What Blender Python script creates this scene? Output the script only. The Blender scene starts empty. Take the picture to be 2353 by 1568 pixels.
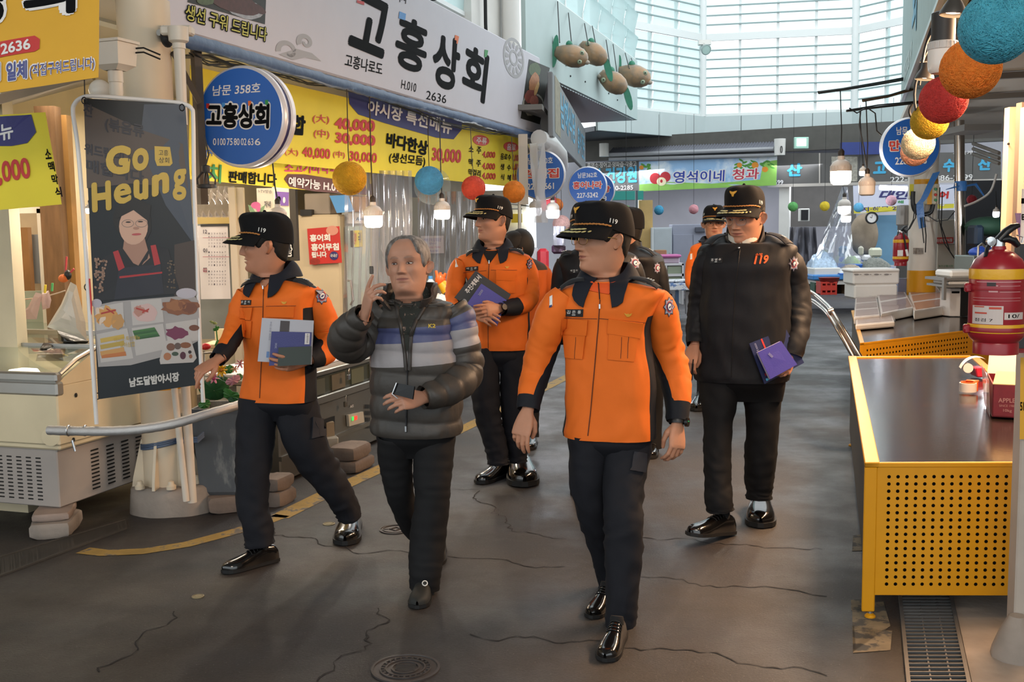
import bpy,bmesh,math,random
from mathutils import Vector as V,Matrix as Mx,noise as NZ
random.seed(7)
SC=bpy.context.scene
COL=SC.collection
PI=math.pi
# ------------------------------------------------------------------ camera
FPX,W,H_=2400.0,2353.0,1568.0
TILT,ROLL,CAMH=math.atan(254/FPX),-0.015,1.6
FWD=V((0,math.cos(TILT),-math.sin(TILT)))
UP0=V((0,math.sin(TILT),math.cos(TILT)))
EX=(V((1,0,0))*math.cos(ROLL)+UP0*math.sin(ROLL)).normalized()
EU=EX.cross(FWD).normalized()
CAM=V((0,0,CAMH))
cd=bpy.data.cameras.new('camera')
cam=bpy.data.objects.new('camera',cd)
COL.objects.link(cam)
cd.sensor_width=36.0
cd.lens=36.0*FPX/W
cd.clip_end=200
cam.matrix_world=Mx(((EX.x,EU.x,-FWD.x,0),(EX.y,EU.y,-FWD.y,0),(EX.z,EU.z,-FWD.z,CAMH),(0,0,0,1)))
SC.camera=cam
# ------------------------------------------------------------------ world, light, exposure
wd=bpy.data.worlds.new('overcast')
SC.world=wd
wd.use_nodes=True
bg=wd.node_tree.nodes['Background']
bg.inputs[0].default_value=(0.90,0.97,1.0,1)
bg.inputs[1].default_value=1.5
SC.view_settings.view_transform='Standard'
SC.view_settings.look='None'
SC.view_settings.exposure=0.5
SC.view_settings.gamma=1.0
SC.view_settings.use_curve_mapping=False
SC.cycles.max_bounces=7
SC.cycles.diffuse_bounces=3
SC.cycles.glossy_bounces=3
SC.cycles.transmission_bounces=4
SC.cycles.transparent_max_bounces=10
SC.cycles.caustics_reflective=False
SC.cycles.caustics_refractive=False
SC.cycles.use_denoising=True
SC.cycles.sample_clamp_indirect=4.0
def light(name,kind,loc,power,col,size=0.1,target=None,sizey=None,cone=None,blend=0.5):
 d=bpy.data.lights.new(name,kind)
 d.energy=power
 d.color=col
 if kind=='AREA':
  d.size=size
  if sizey:
   d.shape='RECTANGLE';d.size_y=sizey
 else:
  d.shadow_soft_size=size
 if kind=='SPOT' and cone:
  d.spot_size=cone;d.spot_blend=blend
 o=bpy.data.objects.new(name,d)
 o.location=loc
 if target is not None:
  o.rotation_euler=(V(target)-V(loc)).to_track_quat('-Z','Y').to_euler()
 COL.objects.link(o)
 return o
WARM=(1.0,0.72,0.45)
COOL=(0.92,0.97,1.0)
# added front fill light for unseen arcade lamps, behind and above the camera
light('front_fill_light','AREA',(0.6,-1.2,4.4),80,(1.0,0.85,0.70),2.0,(0.2,5.5,0.9),1.0)
light('stall_strip_lamp','AREA',(2.75,5.6,2.55),230,(1.0,0.62,0.36),2.8,(2.0,5.6,0.0),0.06)
light('shop_lamp','AREA',(-2.6,8.4,2.75),55,(1.0,0.86,0.70),0.8,(-2.2,8.6,0.0),2.4)
light('corner_shop_lamp','AREA',(-3.3,6.6,2.5),30,(1.0,0.84,0.66),0.7,(-3.2,6.6,0.0),1.2)
light('stall_back_lamp','AREA',(3.0,24.5,2.9),120,(0.90,0.93,1.0),5.0,(3.0,24.4,0.0),1.5)
light('fish_stall_lamp','AREA',(7.6,23.0,2.9),90,(0.88,0.93,1.0),4.0,(7.6,23.0,0.0),1.5)
# ------------------------------------------------------------------ pixel -> world
def ray(px,py):
 return FWD*FPX+EX*(px-W/2)+EU*(H_/2-py)
def P(px,py,Y):
 d=ray(px,py)
 return CAM+d*(Y/d.y)
def Zp(px,py,z):
 d=ray(px,py)
 return CAM+d*((z-CAMH)/d.z)
def G(px,py):
 return Zp(px,py,0.0)
def on_plane(px,py,O,n):
 d=ray(px,py)
 return CAM+d*((V(O)-CAM).dot(n)/d.dot(n))
def mpp(Y):
 return Y/FPX
AD=V((0.3120,0.9501,0)).normalized()
AN=V((AD.y,-AD.x,0))
UPV=V((0,0,1))
# ------------------------------------------------------------------ materials
def lin(c):
 c=c/255.0
 return c/12.92 if c<=0.04045 else((c+0.055)/1.055)**2.4
def rgb(c):
 if isinstance(c,str):
  c=tuple(int(c[i:i+2],16)for i in(0,2,4))
 return(lin(c[0]),lin(c[1]),lin(c[2]),1.0)
MATS={}
def nn(nt,t,**kw):
 n=nt.nodes.new(t)
 for k,v in kw.items():
  setattr(n,k,v)
 return n
def mat(name,col='808080',rough=0.6,metal=0.0,var=0.0,vscale=6.0,bump=0.0,bscale=40.0,emit=None,estr=0.0,
alpha=1.0,trans=0.0,spec=0.5,col2=None,c2scale=3.0,c2lo=0.55,c2hi=0.7,coat=0.0,stretch=None,sub=0.0,ior=1.45):
 if name in MATS:
  return MATS[name]
 m=bpy.data.materials.new(name)
 m.use_nodes=True
 nt=m.node_tree
 b=nt.nodes['Principled BSDF']
 c=rgb(col)
 m.diffuse_color=c
 b.inputs['Base Color'].default_value=c
 b.inputs['Roughness'].default_value=rough
 b.inputs['Metallic'].default_value=metal
 b.inputs['Specular IOR Level'].default_value=spec
 b.inputs['IOR'].default_value=ior
 if coat:
  b.inputs['Coat Weight'].default_value=coat
  b.inputs['Coat Roughness'].default_value=0.08
 if sub:
  b.inputs['Subsurface Weight'].default_value=sub
  b.inputs['Subsurface Radius'].default_value=(0.012,0.005,0.003)
  b.inputs['Subsurface Scale'].default_value=0.6
 if emit:
  b.inputs['Emission Color'].default_value=rgb(emit)
  b.inputs['Emission Strength'].default_value=estr
 if trans:
  b.inputs['Transmission Weight'].default_value=trans
 if alpha<1:
  b.inputs['Alpha'].default_value=alpha
 src=None
 if var or bump or col2:
  tc=nn(nt,'ShaderNodeTexCoord')
  vec=tc.outputs['Object']
  if stretch:
   mp=nn(nt,'ShaderNodeMapping')
   mp.inputs['Scale'].default_value=stretch
   nt.links.new(vec,mp.inputs[0])
   vec=mp.outputs[0]
 if var:
  n=nn(nt,'ShaderNodeTexNoise')
  n.inputs['Scale'].default_value=vscale
  n.inputs['Detail'].default_value=5
  nt.links.new(vec,n.inputs['Vector'])
  mr=nn(nt,'ShaderNodeMapRange')
  mr.inputs[1].default_value=0.25;mr.inputs[2].default_value=0.75
  mr.inputs[3].default_value=1-var;mr.inputs[4].default_value=1+var
  nt.links.new(n.outputs[0],mr.inputs[0])
  mx=nn(nt,'ShaderNodeMix',data_type='RGBA',blend_type='MULTIPLY')
  mx.inputs[0].default_value=1.0
  mx.inputs[6].default_value=c
  nt.links.new(mr.outputs[0],mx.inputs[7])
  src=mx.outputs[2]
 if col2:
  n=nn(nt,'ShaderNodeTexNoise')
  n.inputs['Scale'].default_value=c2scale
  n.inputs['Detail'].default_value=7
  n.inputs['Roughness'].default_value=0.65
  nt.links.new(vec,n.inputs['Vector'])
  mr=nn(nt,'ShaderNodeMapRange')
  mr.inputs[1].default_value=c2lo;mr.inputs[2].default_value=c2hi
  nt.links.new(n.outputs[0],mr.inputs[0])
  mx=nn(nt,'ShaderNodeMix',data_type='RGBA')
  nt.links.new(mr.outputs[0],mx.inputs[0])
  mx.inputs[6].default_value=c
  if src:
   nt.links.new(src,mx.inputs[6])
  mx.inputs[7].default_value=rgb(col2)
  src=mx.outputs[2]
 if src:
  nt.links.new(src,b.inputs['Base Color'])
 if bump:
  n=nn(nt,'ShaderNodeTexNoise')
  n.inputs['Scale'].default_value=bscale
  n.inputs['Detail'].default_value=4
  nt.links.new(vec,n.inputs['Vector'])
  bp=nn(nt,'ShaderNodeBump')
  bp.inputs['Strength'].default_value=bump
  bp.inputs['Distance'].default_value=0.01
  nt.links.new(n.outputs[0],bp.inputs['Height'])
  nt.links.new(bp.outputs[0],b.inputs['Normal'])
 MATS[name]=m
 return m
def mat_sheet(name,col='f4f8f8',opac=0.25,rough=0.15,translucent=0.3,refl=.45):
 """clear plastic film or frosted glass sheet: transparent + glossy + a little scattering"""
 if name in MATS:
  return MATS[name]
 m=bpy.data.materials.new(name);m.use_nodes=True
 nt=m.node_tree
 nt.nodes.remove(nt.nodes['Principled BSDF'])
 out=nt.nodes['Material Output']
 tr=nn(nt,'ShaderNodeBsdfTransparent');tr.inputs[0].default_value=rgb(col)
 df=nn(nt,'ShaderNodeBsdfDiffuse');df.inputs[0].default_value=rgb(col)
 tl=nn(nt,'ShaderNodeBsdfTranslucent');tl.inputs[0].default_value=rgb(col)
 gl=nn(nt,'ShaderNodeBsdfGlossy');gl.inputs['Roughness'].default_value=rough
 a=nn(nt,'ShaderNodeMixShader');a.inputs[0].default_value=translucent
 nt.links.new(df.outputs[0],a.inputs[1]);nt.links.new(tl.outputs[0],a.inputs[2])
 b=nn(nt,'ShaderNodeMixShader');b.inputs[0].default_value=opac
 nt.links.new(tr.outputs[0],b.inputs[1]);nt.links.new(a.outputs[0],b.inputs[2])
 fr0=nn(nt,'ShaderNodeFresnel');fr0.inputs[0].default_value=1.4
 fr=nn(nt,'ShaderNodeMath',operation='MULTIPLY');fr.inputs[1].default_value=refl;nt.links.new(fr0.outputs[0],fr.inputs[0])
 c=nn(nt,'ShaderNodeMixShader')
 nt.links.new(fr.outputs[0],c.inputs[0])
 nt.links.new(b.outputs[0],c.inputs[1]);nt.links.new(gl.outputs[0],c.inputs[2])
 nt.links.new(c.outputs[0],out.inputs[0])
 m.diffuse_color=rgb(col)
 MATS[name]=m
 return m
def mat_cloth(name,cols,rough=0.75,bump=0.12,bscale=350.0,spec=0.25,sheen=0.0):
 """cloth whose panels are told apart by signed per-vertex fields m1, m2, m3 (a panel where the field is positive)"""
 if name in MATS:
  return MATS[name]
 m=bpy.data.materials.new(name);m.use_nodes=True
 nt=m.node_tree
 b=nt.nodes['Principled BSDF']
 b.inputs['Roughness'].default_value=rough
 b.inputs['Specular IOR Level'].default_value=spec
 b.inputs['Sheen Weight'].default_value=sheen
 m.diffuse_color=rgb(cols[0])
 cur=None
 for i,c in enumerate(cols[1:]):
  at=nn(nt,'ShaderNodeAttribute',attribute_name='m%d'%(i+1))
  g=nn(nt,'ShaderNodeMath',operation='GREATER_THAN');g.inputs[1].default_value=0.0
  nt.links.new(at.outputs['Fac'],g.inputs[0])
  mx=nn(nt,'ShaderNodeMix',data_type='RGBA')
  nt.links.new(g.outputs[0],mx.inputs[0])
  if cur is None:
   mx.inputs[6].default_value=rgb(cols[0])
  else:
   nt.links.new(cur,mx.inputs[6])
  mx.inputs[7].default_value=rgb(c)
  cur=mx.outputs[2]
 tc=nn(nt,'ShaderNodeTexCoord')
 n2=nn(nt,'ShaderNodeTexNoise');n2.inputs['Scale'].default_value=9;n2.inputs['Detail'].default_value=4
 nt.links.new(tc.outputs['Object'],n2.inputs['Vector'])
 mr=nn(nt,'ShaderNodeMapRange');mr.inputs[3].default_value=0.88;mr.inputs[4].default_value=1.1
 nt.links.new(n2.outputs[0],mr.inputs[0])
 mx=nn(nt,'ShaderNodeMix',data_type='RGBA',blend_type='MULTIPLY');mx.inputs[0].default_value=1
 if cur is None:
  mx.inputs[6].default_value=rgb(cols[0])
 else:
  nt.links.new(cur,mx.inputs[6])
 nt.links.new(mr.outputs[0],mx.inputs[7])
 nt.links.new(mx.outputs[2],b.inputs['Base Color'])
 n=nn(nt,'ShaderNodeTexNoise');n.inputs['Scale'].default_value=bscale;n.inputs['Detail'].default_value=2
 nt.links.new(tc.outputs['Object'],n.inputs['Vector'])
 bp=nn(nt,'ShaderNodeBump');bp.inputs['Strength'].default_value=bump;bp.inputs['Distance'].default_value=0.004
 nt.links.new(n.outputs[0],bp.inputs['Height']);nt.links.new(bp.outputs[0],b.inputs['Normal'])
 MATS[name]=m
 return m
 # ------------------------------------------------------------------ mesh builder
def frame_of(d,up=UPV):
 d=V(d).normalized()
 x=V(up).cross(d)
 if x.length<1e-5:
  x=V((1,0,0)).cross(d)
 x.normalize()
 return x,d.cross(x).normalized(),d
class MB:
 def __init__(s,m=None):
  s.v=[];s.f=[];s.mi=[];s.ms=[];s.cur=0;s.sm=[];s.smooth=False;s.at={}
  if m:s.use(m)
 def use(s,m):
  if m not in s.ms:s.ms.append(m)
  s.cur=s.ms.index(m)
  return s
 def face(s,idx):
  s.f.append(tuple(idx));s.mi.append(s.cur);s.sm.append(s.smooth)
 def add(s,vs,fs):
  o=len(s.v)
  s.v.extend(V(p)for p in vs)
  for f in fs:
   s.face([i+o for i in f])
  return s
 def quad(s,a,b,c,d):
  return s.add([a,b,c,d],[(0,1,2,3)])
 def obox(s,O,A,B,C,bev=0.0):
  """box from a corner and three edge vectors"""
  O,A,B,C=V(O),V(A),V(B),V(C)
  if A.cross(B).dot(C)<0:A,B=B,A
  if bev<=0:
   vs=[O,O+A,O+A+B,O+B];vs+=[p+C for p in vs]
   return s.add(vs,[(3,2,1,0),(4,5,6,7),(0,1,5,4),(1,2,6,5),(2,3,7,6),(3,0,4,7)])
  L=[A.length,B.length,C.length]
  bev=min(bev,0.45*min(L))
  ax=[A/L[0],B/L[1],C/L[2]]
  ctr=O+(A+B+C)/2
  vs=[];ix={}
  for sx in(-1,1):
   for sy in(-1,1):
    for sz in(-1,1):
     for k in range(3):
      e=[sx*(L[0]/2-bev),sy*(L[1]/2-bev),sz*(L[2]/2-bev)]
      e[k]=(sx,sy,sz)[k]*L[k]/2
      ix[(sx,sy,sz,k)]=len(vs)
      vs.append(ctr+ax[0]*e[0]+ax[1]*e[1]+ax[2]*e[2])
  fs=[]
  def put(ids):
   c=sum((vs[i]for i in ids),V((0,0,0)))/len(ids)
   n=(vs[ids[1]]-vs[ids[0]]).cross(vs[ids[2]]-vs[ids[0]])
   fs.append(tuple(ids)if n.dot(c-ctr)>0 else tuple(reversed(ids)))
  for k in range(3):
   i,j=[q for q in range(3)if q!=k]
   for sg in(-1,1):
    ids=[]
    for a,b in((-1,-1),(1,-1),(1,1),(-1,1)):
     t=[0,0,0];t[k]=sg;t[i]=a;t[j]=b
     ids.append(ix[(*t,k)])
    put(ids)
   for a in(-1,1):
    for b in(-1,1):
     t0=[0,0,0];t0[i]=a;t0[j]=b;t0[k]=-1
     t1=list(t0);t1[k]=1
     put([ix[(*t0,i)],ix[(*t0,j)],ix[(*t1,j)],ix[(*t1,i)]])
  for sx in(-1,1):
   for sy in(-1,1):
    for sz in(-1,1):
     put([ix[(sx,sy,sz,0)],ix[(sx,sy,sz,1)],ix[(sx,sy,sz,2)]])
  return s.add(vs,fs)
 def box(s,c,size,R=None,bev=0.0):
  R=R or Mx.Identity(3)
  a,b,d=(R@V((size[0],0,0)),R@V((0,size[1],0)),R@V((0,0,size[2])))
  return s.obox(V(c)-(a+b+d)/2,a,b,d,bev)
 def tube(s,pts,r,n=8,cap=True,up=UPV,flat=1.0):
  pts=[V(p)for p in pts]
  rs=r if isinstance(r,(list,tuple))else[r]*len(pts)
  o=len(s.v);k=len(pts)
  px=None
  sm=s.smooth;s.smooth=True
  for i,p in enumerate(pts):
   d=(pts[min(i+1,k-1)]-pts[max(i-1,0)])
   if d.length<1e-9:d=V((0,0,1))
   d.normalize()
   if px is None:
    x,y,_=frame_of(d,up)
   else:
    x=(px-d*px.dot(d))
    x=x.normalized()if x.length>1e-6 else frame_of(d,up)[0]
    y=d.cross(x)
   px=x
   for j in range(n):
    a=2*PI*j/n
    s.v.append(p+x*(math.cos(a)*rs[i])+y*(math.sin(a)*rs[i]*flat))
  for i in range(k-1):
   for j in range(n):
    j2=(j+1)%n
    s.face((o+i*n+j,o+i*n+j2,o+(i+1)*n+j2,o+(i+1)*n+j))
  if cap:
   s.smooth=False
   s.face([o+j for j in reversed(range(n))])
   s.face([o+(k-1)*n+j for j in range(n)])
  s.smooth=sm
  return s
 def lathe(s,prof,n=24,M=None,cap=False):
  """profile [(r, z)] spun round z, then carried by M"""
  M=M or Mx.Identity(4)
  o=len(s.v);k=len(prof)
  sm=s.smooth;s.smooth=True
  for r,z in prof:
   for j in range(n):
    a=2*PI*j/n
    s.v.append(M@V((r*math.cos(a),r*math.sin(a),z)))
  for i in range(k-1):
   for j in range(n):
    j2=(j+1)%n
    s.face((o+i*n+j,o+i*n+j2,o+(i+1)*n+j2,o+(i+1)*n+j))
  if cap:
   s.smooth=False
   s.face([o+j for j in reversed(range(n))])
   s.face([o+(k-1)*n+j for j in range(n)])
  s.smooth=sm
  return s
 def ball(s,c,r,n=16,m=10,R=None):
  r=r if isinstance(r,(tuple,list))else(r,r,r)
  M=Mx.Translation(V(c))@(R.to_4x4()if R else Mx.Identity(4))@Mx.Diagonal((*r,1))
  return s.lathe([(max(1e-4,math.sin(PI*i/m)),-math.cos(PI*i/m))for i in range(m+1)],n,M)
 def grid(s,fn,nu,nv,closed=False):
  """fn(i, j) -> point; i over nu columns, j over nv rows"""
  o=len(s.v)
  sm=s.smooth;s.smooth=True
  for j in range(nv):
   for i in range(nu):
    s.v.append(V(fn(i,j)))
  for j in range(nv-1):
   for i in range(nu if closed else nu-1):
    i2=(i+1)%nu
    s.face((o+j*nu+i,o+j*nu+i2,o+(j+1)*nu+i2,o+(j+1)*nu+i))
  s.smooth=sm
  return o
 def poly(s,pts,off=None):
  """flat polygon; with off it becomes a plate of that thickness"""
  pts=[V(p)for p in pts];n=len(pts)
  if off is None:
   return s.add(pts,[tuple(range(n))])
  off=V(off)
  vs=pts+[p+off for p in pts]
  fs=[tuple(reversed(range(n))),tuple(range(n,2*n))]
  fs+=[(i,(i+1)%n,n+(i+1)%n,n+i)for i in range(n)]
  return s.add(vs,fs)
 def sheet(s,fn,nu,nv,th):
  """a thin sheet with two faces and rims; fn(u,v in 0..1) -> (point, normal)"""
  a=[[fn(i/(nu-1),j/(nv-1))for i in range(nu)]for j in range(nv)]
  o1=s.grid(lambda i,j:V(a[j][i][0])+V(a[j][i][1])*th/2,nu,nv)
  o2=len(s.v)
  for j in range(nv):
   for i in range(nu):
    s.v.append(V(a[j][i][0])-V(a[j][i][1])*th/2)
  sm=s.smooth;s.smooth=True
  for j in range(nv-1):
   for i in range(nu-1):
    q=[o2+j*nu+i,o2+j*nu+i+1,o2+(j+1)*nu+i+1,o2+(j+1)*nu+i]
    s.face(q[::-1])
  s.smooth=False
  rim=[j*nu for j in range(nv)][::-1]+list(range(1,nu))+[j*nu+nu-1 for j in range(1,nv)]+[(nv-1)*nu+i for i in range(nu-2,-1,-1)]
  for k in range(len(rim)-1):
   p,q=rim[k],rim[k+1]
   s.face((o1+p,o2+p,o2+q,o1+q))
  s.smooth=sm
  return s
 def disc(s,c,n,r,seg=24,up=UPV,ry=None):
  x,y,_=frame_of(n,up)
  ry=ry or r
  return s.poly([V(c)+x*(r*math.cos(2*PI*i/seg))+y*(ry*math.sin(2*PI*i/seg))for i in range(seg)])
 def text(s,txt,place,w=1.0,h=1.0,bold=0.0,shear=0.0,keep=False):
  """glyph outlines fitted to a w x h box; place(x, y) carries box coordinates into space"""
  vs,fs=glyphs(txt,bold,shear)
  x0=min(p[0]for p in vs);x1=max(p[0]for p in vs)
  y0=min(p[1]for p in vs);y1=max(p[1]for p in vs)
  sx=w/max(1e-6,x1-x0);sy=h/max(1e-6,y1-y0)
  if keep:sx=sy=min(sx,sy)
  o=place(0,0);n=(place(w,0)-o).cross(place(0,h)-o)
  n=n.normalized()if n.length>1e-9 else V((0,-1,0))
  if n.dot(CAM-o)<0:n=-n
  return s.add([place((p[0]-x0)*sx,(p[1]-y0)*sy)+n*p[2]for p in vs],fs)
 def build(s,name,parent=None,inv=None,angle=40,data=None):
  me=bpy.data.meshes.new(name)
  vs=[inv@p for p in s.v]if inv is not None else s.v
  me.from_pydata([tuple(p)for p in vs],[],s.f)
  for m in s.ms:
   me.materials.append(m)
  me.polygons.foreach_set('material_index',s.mi)
  me.polygons.foreach_set('use_smooth',s.sm)
  for k,a in s.at.items():
   at=me.attributes.new(k,'FLOAT','POINT')
   at.data.foreach_set('value',a+[0.0]*(len(s.v)-len(a)))
  me.update()
  if any(s.sm)and angle:
   me.set_sharp_from_angle(angle=math.radians(angle))
  o=bpy.data.objects.new(name,me)
  COL.objects.link(o)
  if parent is not None:
   o.parent=parent
  return o
GC={}
_tc=bpy.data.curves.new('glyph_source','FONT')
_to=bpy.data.objects.new('glyph_source',_tc)
COL.objects.link(_to)
def glyphs(txt,bold=0.0,shear=0.0):
 """flat outlines; a bold of .03 or more thickens the strokes with rounded ends"""
 k=(txt,bold,shear)
 if k not in GC:
  _tc.body=txt;_tc.resolution_u=4;_tc.shear=shear
  _tc.offset=bold if bold<.02 else 0.0
  me=_to.to_mesh()
  vs=[tuple(v.co)for v in me.vertices];fs=[tuple(p.vertices)for p in me.polygons]
  _to.to_mesh_clear()
  if bold>=.02 and vs:
   n=len(vs);V2,F2=[],[]
   for q in range(8 if bold<.06 else 12):
    a=2*PI*q/(8 if bold<.06 else 12)
    dx,dy=bold*math.cos(a),bold*math.sin(a);o=len(V2)
    V2+=[(x+dx,y+dy,(q+1)*1e-4)for x,y,_ in vs];F2+=[tuple(i+o for i in f)for f in fs]
   o=len(V2);V2+=[(x,y,14e-4)for x,y,_ in vs];F2+=[tuple(i+o for i in f)for f in fs]
   vs,fs=V2,F2
  GC[k]=(vs,fs)
  if not GC[k][0]:
   GC[k]=([(0,0,0),(1,0,0),(1,1,0)],[(0,1,2)])
 return GC[k]
 # ------------------------------------------------------------------ things and parts
def tag(o,label=None,cat=None,group=None,kind=None):
 if label:o['label']=label
 if cat:o['category']=cat
 if group:o['group']=group
 if kind:o['kind']=kind
 return o
class Thing:
 def __init__(s,name,label,cat,loc=(0,0,0),rz=0.0,group=None,R=None,kind=None):
  s.o=bpy.data.objects.new(name,None)
  s.o.empty_display_size=0.05
  COL.objects.link(s.o)
  s.M=Mx.Translation(V(loc))@(R.to_4x4()if R else Mx.Rotation(rz,4,'Z'))
  s.o.matrix_world=s.M
  s.I=s.M.inverted()
  tag(s.o,label,cat,group,kind)
 def part(s,name,mb,parent=None,world=True,label=None,kind=None,angle=40):
  o=mb.build(name,parent or s.o,s.I if world else None,angle)
  if label:o['label']=label
  if kind:o['kind']=kind
  return o
def solo(name,mb,label,cat,loc=None,group=None,kind=None,angle=40):
 """a thing that is one mesh, its verts in world space, origin moved to loc"""
 loc=V(loc)if loc is not None else sum((p for p in mb.v),V((0,0,0)))/len(mb.v)
 o=mb.build(name,None,Mx.Translation(-loc),angle)
 o.location=loc
 return tag(o,label,cat,group,kind)
def struct(name,mb,parent=None,angle=40):
 o=mb.build(name,parent,None,angle)
 if parent is None:o['kind']='structure'
 return o
def copy_tree(o,parent=None):
 c=o.copy();COL.objects.link(c)
 if parent is not None:c.parent=parent
 for ch in list(o.children):
  copy_tree(ch,c)
 return c
class Face:
 """a flat printed face: pixel corners are carried onto the plane, print sits a hair above it"""
 def __init__(s,O,n,lift=0.0014):
  s.O,s.n,s.lift=V(O),V(n).normalized(),lift
  s.k=1
 def at(s,px,py,k=None):
  return on_plane(px,py,s.O,s.n)+s.n*(s.lift*(k or s.k))
 def rect(s,mb,pts,k=1):
  return mb.poly([s.at(x,y,k)for x,y in pts])
 def text(s,mb,txt,bl,br,tl,bold=0.0,k=2,shear=0.0):
  o=s.at(*bl,k);u=s.at(*br,k)-o;v=s.at(*tl,k)-o
  return mb.text(txt,lambda x,y:o+u*x+v*y,1,1,bold,shear)
def sag(a,b,drop,n=10):
 a,b=V(a),V(b)
 return[a.lerp(b,i/n)-V((0,0,drop*4*(i/n)*(1-i/n)))for i in range(n+1)]
def wob(pts,amp,seed=0.0):
 return[p+V((NZ.noise(p*3+V((seed,0,0))),NZ.noise(p*3+V((0,seed+5,0))),NZ.noise(p*3+V((0,9,seed)))))*amp for p in pts]
def smoothstep(a,b,x):
 t=max(0.0,min(1.0,(x-a)/(b-a)))if a!=b else float(x>a)
 return t*t*(3-2*t)
def crom(vals,t):
 """Catmull-Rom through equally spaced values"""
 n=len(vals)-1
 x=max(0.0,min(1.0,t))*n
 i=min(int(x),n-1);f=x-i
 p0=vals[max(i-1,0)];p1=vals[i];p2=vals[i+1];p3=vals[min(i+2,n)]
 return(p1*2+(p2-p0)*f+(p0*2-p1*5+p2*4-p3)*(f*f)+(p1*3-p0-p2*3+p3)*(f*f*f))*0.5
 # ------------------------------------------------------------------ the setting
def pbox(mb,x0,y0,x1,y1,Y,d,yaw=0.0,bev=0.0,back=True):
 """box whose front fills a pixel rectangle at depth Y; d metres deep; yaw turns it"""
 u=mpp(Y)
 X=V((math.cos(math.radians(yaw)),math.sin(math.radians(yaw)),0));N=V((-X.y,X.x,0))
 O=P(x0,y1,Y)
 w=(x1-x0)*u/max(.3,X.x)
 return mb.obox(O,X*w,N*d,UPV*((y1-y0)*u),bev)
CREAM=mat('cream_paint','cbbd9f',.55,var=.08,vscale=4,bump=.05)
CREAMR=mat('cream_rusty','d0c2a2',.5,var=.10,vscale=3,bump=.08,bscale=20,col2='6b4a30',c2scale=5,c2lo=.66,c2hi=.74)
WHITEP=mat('white_paint','d6d4cf',.5,var=.05,vscale=5)
TEALP=mat('pale_teal_panel','aebfbe',.5,var=.05,vscale=2)
TEALP2=mat('grey_teal_band','bcc8c8',.5,var=.04,vscale=2)
DARK=mat('dark_metal','2c2d2f',.5)
BLK=mat('black_plastic','131314',.45)
GREYW=mat('grey_wall','a7a6ae',.7,var=.06,vscale=2)
YEL=mat('yellow_coat','c88a10',.42,var=.05,vscale=8,spec=.4)
CONC=mat('concrete','8b8178',.85,var=.2,vscale=7,bump=.3,bscale=30)
ALU=mat('aluminium','a9a8a4',.38,.85,var=.05)
CABLE=mat('cable_black','101011',.5)
WOOD=mat('old_wood','6b5138',.7,var=.25,vscale=5,bump=.15,bscale=60,stretch=(6,6,1))
def pane_mat(name,col,opac=.6,tl=.75):
 return mat_sheet(name,col,opac,.3,tl)
 # --- floor: asphalt
def asphalt():
 m=bpy.data.materials.new('asphalt');m.use_nodes=True
 nt=m.node_tree;b=nt.nodes['Principled BSDF'];L=nt.links
 tc=nn(nt,'ShaderNodeTexCoord');v=tc.outputs['Object']
 def noise(sc,det=6,rough=.6):
  n=nn(nt,'ShaderNodeTexNoise');n.inputs['Scale'].default_value=sc;n.inputs['Detail'].default_value=det;n.inputs['Roughness'].default_value=rough
  L.new(v,n.inputs['Vector']);return n.outputs[0]
 def rng(s,a,b_,c,d):
  r=nn(nt,'ShaderNodeMapRange');r.inputs[1].default_value=a;r.inputs[2].default_value=b_;r.inputs[3].default_value=c;r.inputs[4].default_value=d
  L.new(s,r.inputs[0]);return r.outputs[0]
 def mix(f,a,c,mode='MIX'):
  x=nn(nt,'ShaderNodeMix',data_type='RGBA',blend_type=mode)
  if isinstance(f,float):x.inputs[0].default_value=f
  else:L.new(f,x.inputs[0])
  for k,s in((6,a),(7,c)):
   if isinstance(s,tuple):x.inputs[k].default_value=s
   else:L.new(s,x.inputs[k])
  return x.outputs[2]
 c=mix(rng(noise(.8),.38,.62,0,1),rgb('272628'),rgb('322d29'))
 c=mix(rng(noise(3.5),.56,.70,0,.6),c,rgb('28282a'))
 g=rng(noise(105,4,.85),.32,.68,.40,1.6)
 c=mix(1.0,c,g,'MULTIPLY')
 vo=nn(nt,'ShaderNodeTexVoronoi');vo.inputs['Scale'].default_value=42;L.new(v,vo.inputs['Vector'])
 c=mix(rng(vo.outputs['Distance'],.060,.045,0,.75),c,rgb('a59f98'))
 L.new(c,b.inputs['Base Color'])
 L.new(rng(noise(1.1),.42,.64,.62,.34),b.inputs['Roughness'])
 bp=nn(nt,'ShaderNodeBump');bp.inputs['Strength'].default_value=.55;bp.inputs['Distance'].default_value=.006
 L.new(noise(90,5,.75),bp.inputs['Height']);L.new(bp.outputs[0],b.inputs['Normal'])
 b.inputs['Specular IOR Level'].default_value=.45
 return m
fb=MB(asphalt());fb.quad((-14,-6,0),(26,-6,0),(26,40,0),(-14,40,0))
floor=struct('floor',fb)
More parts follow.
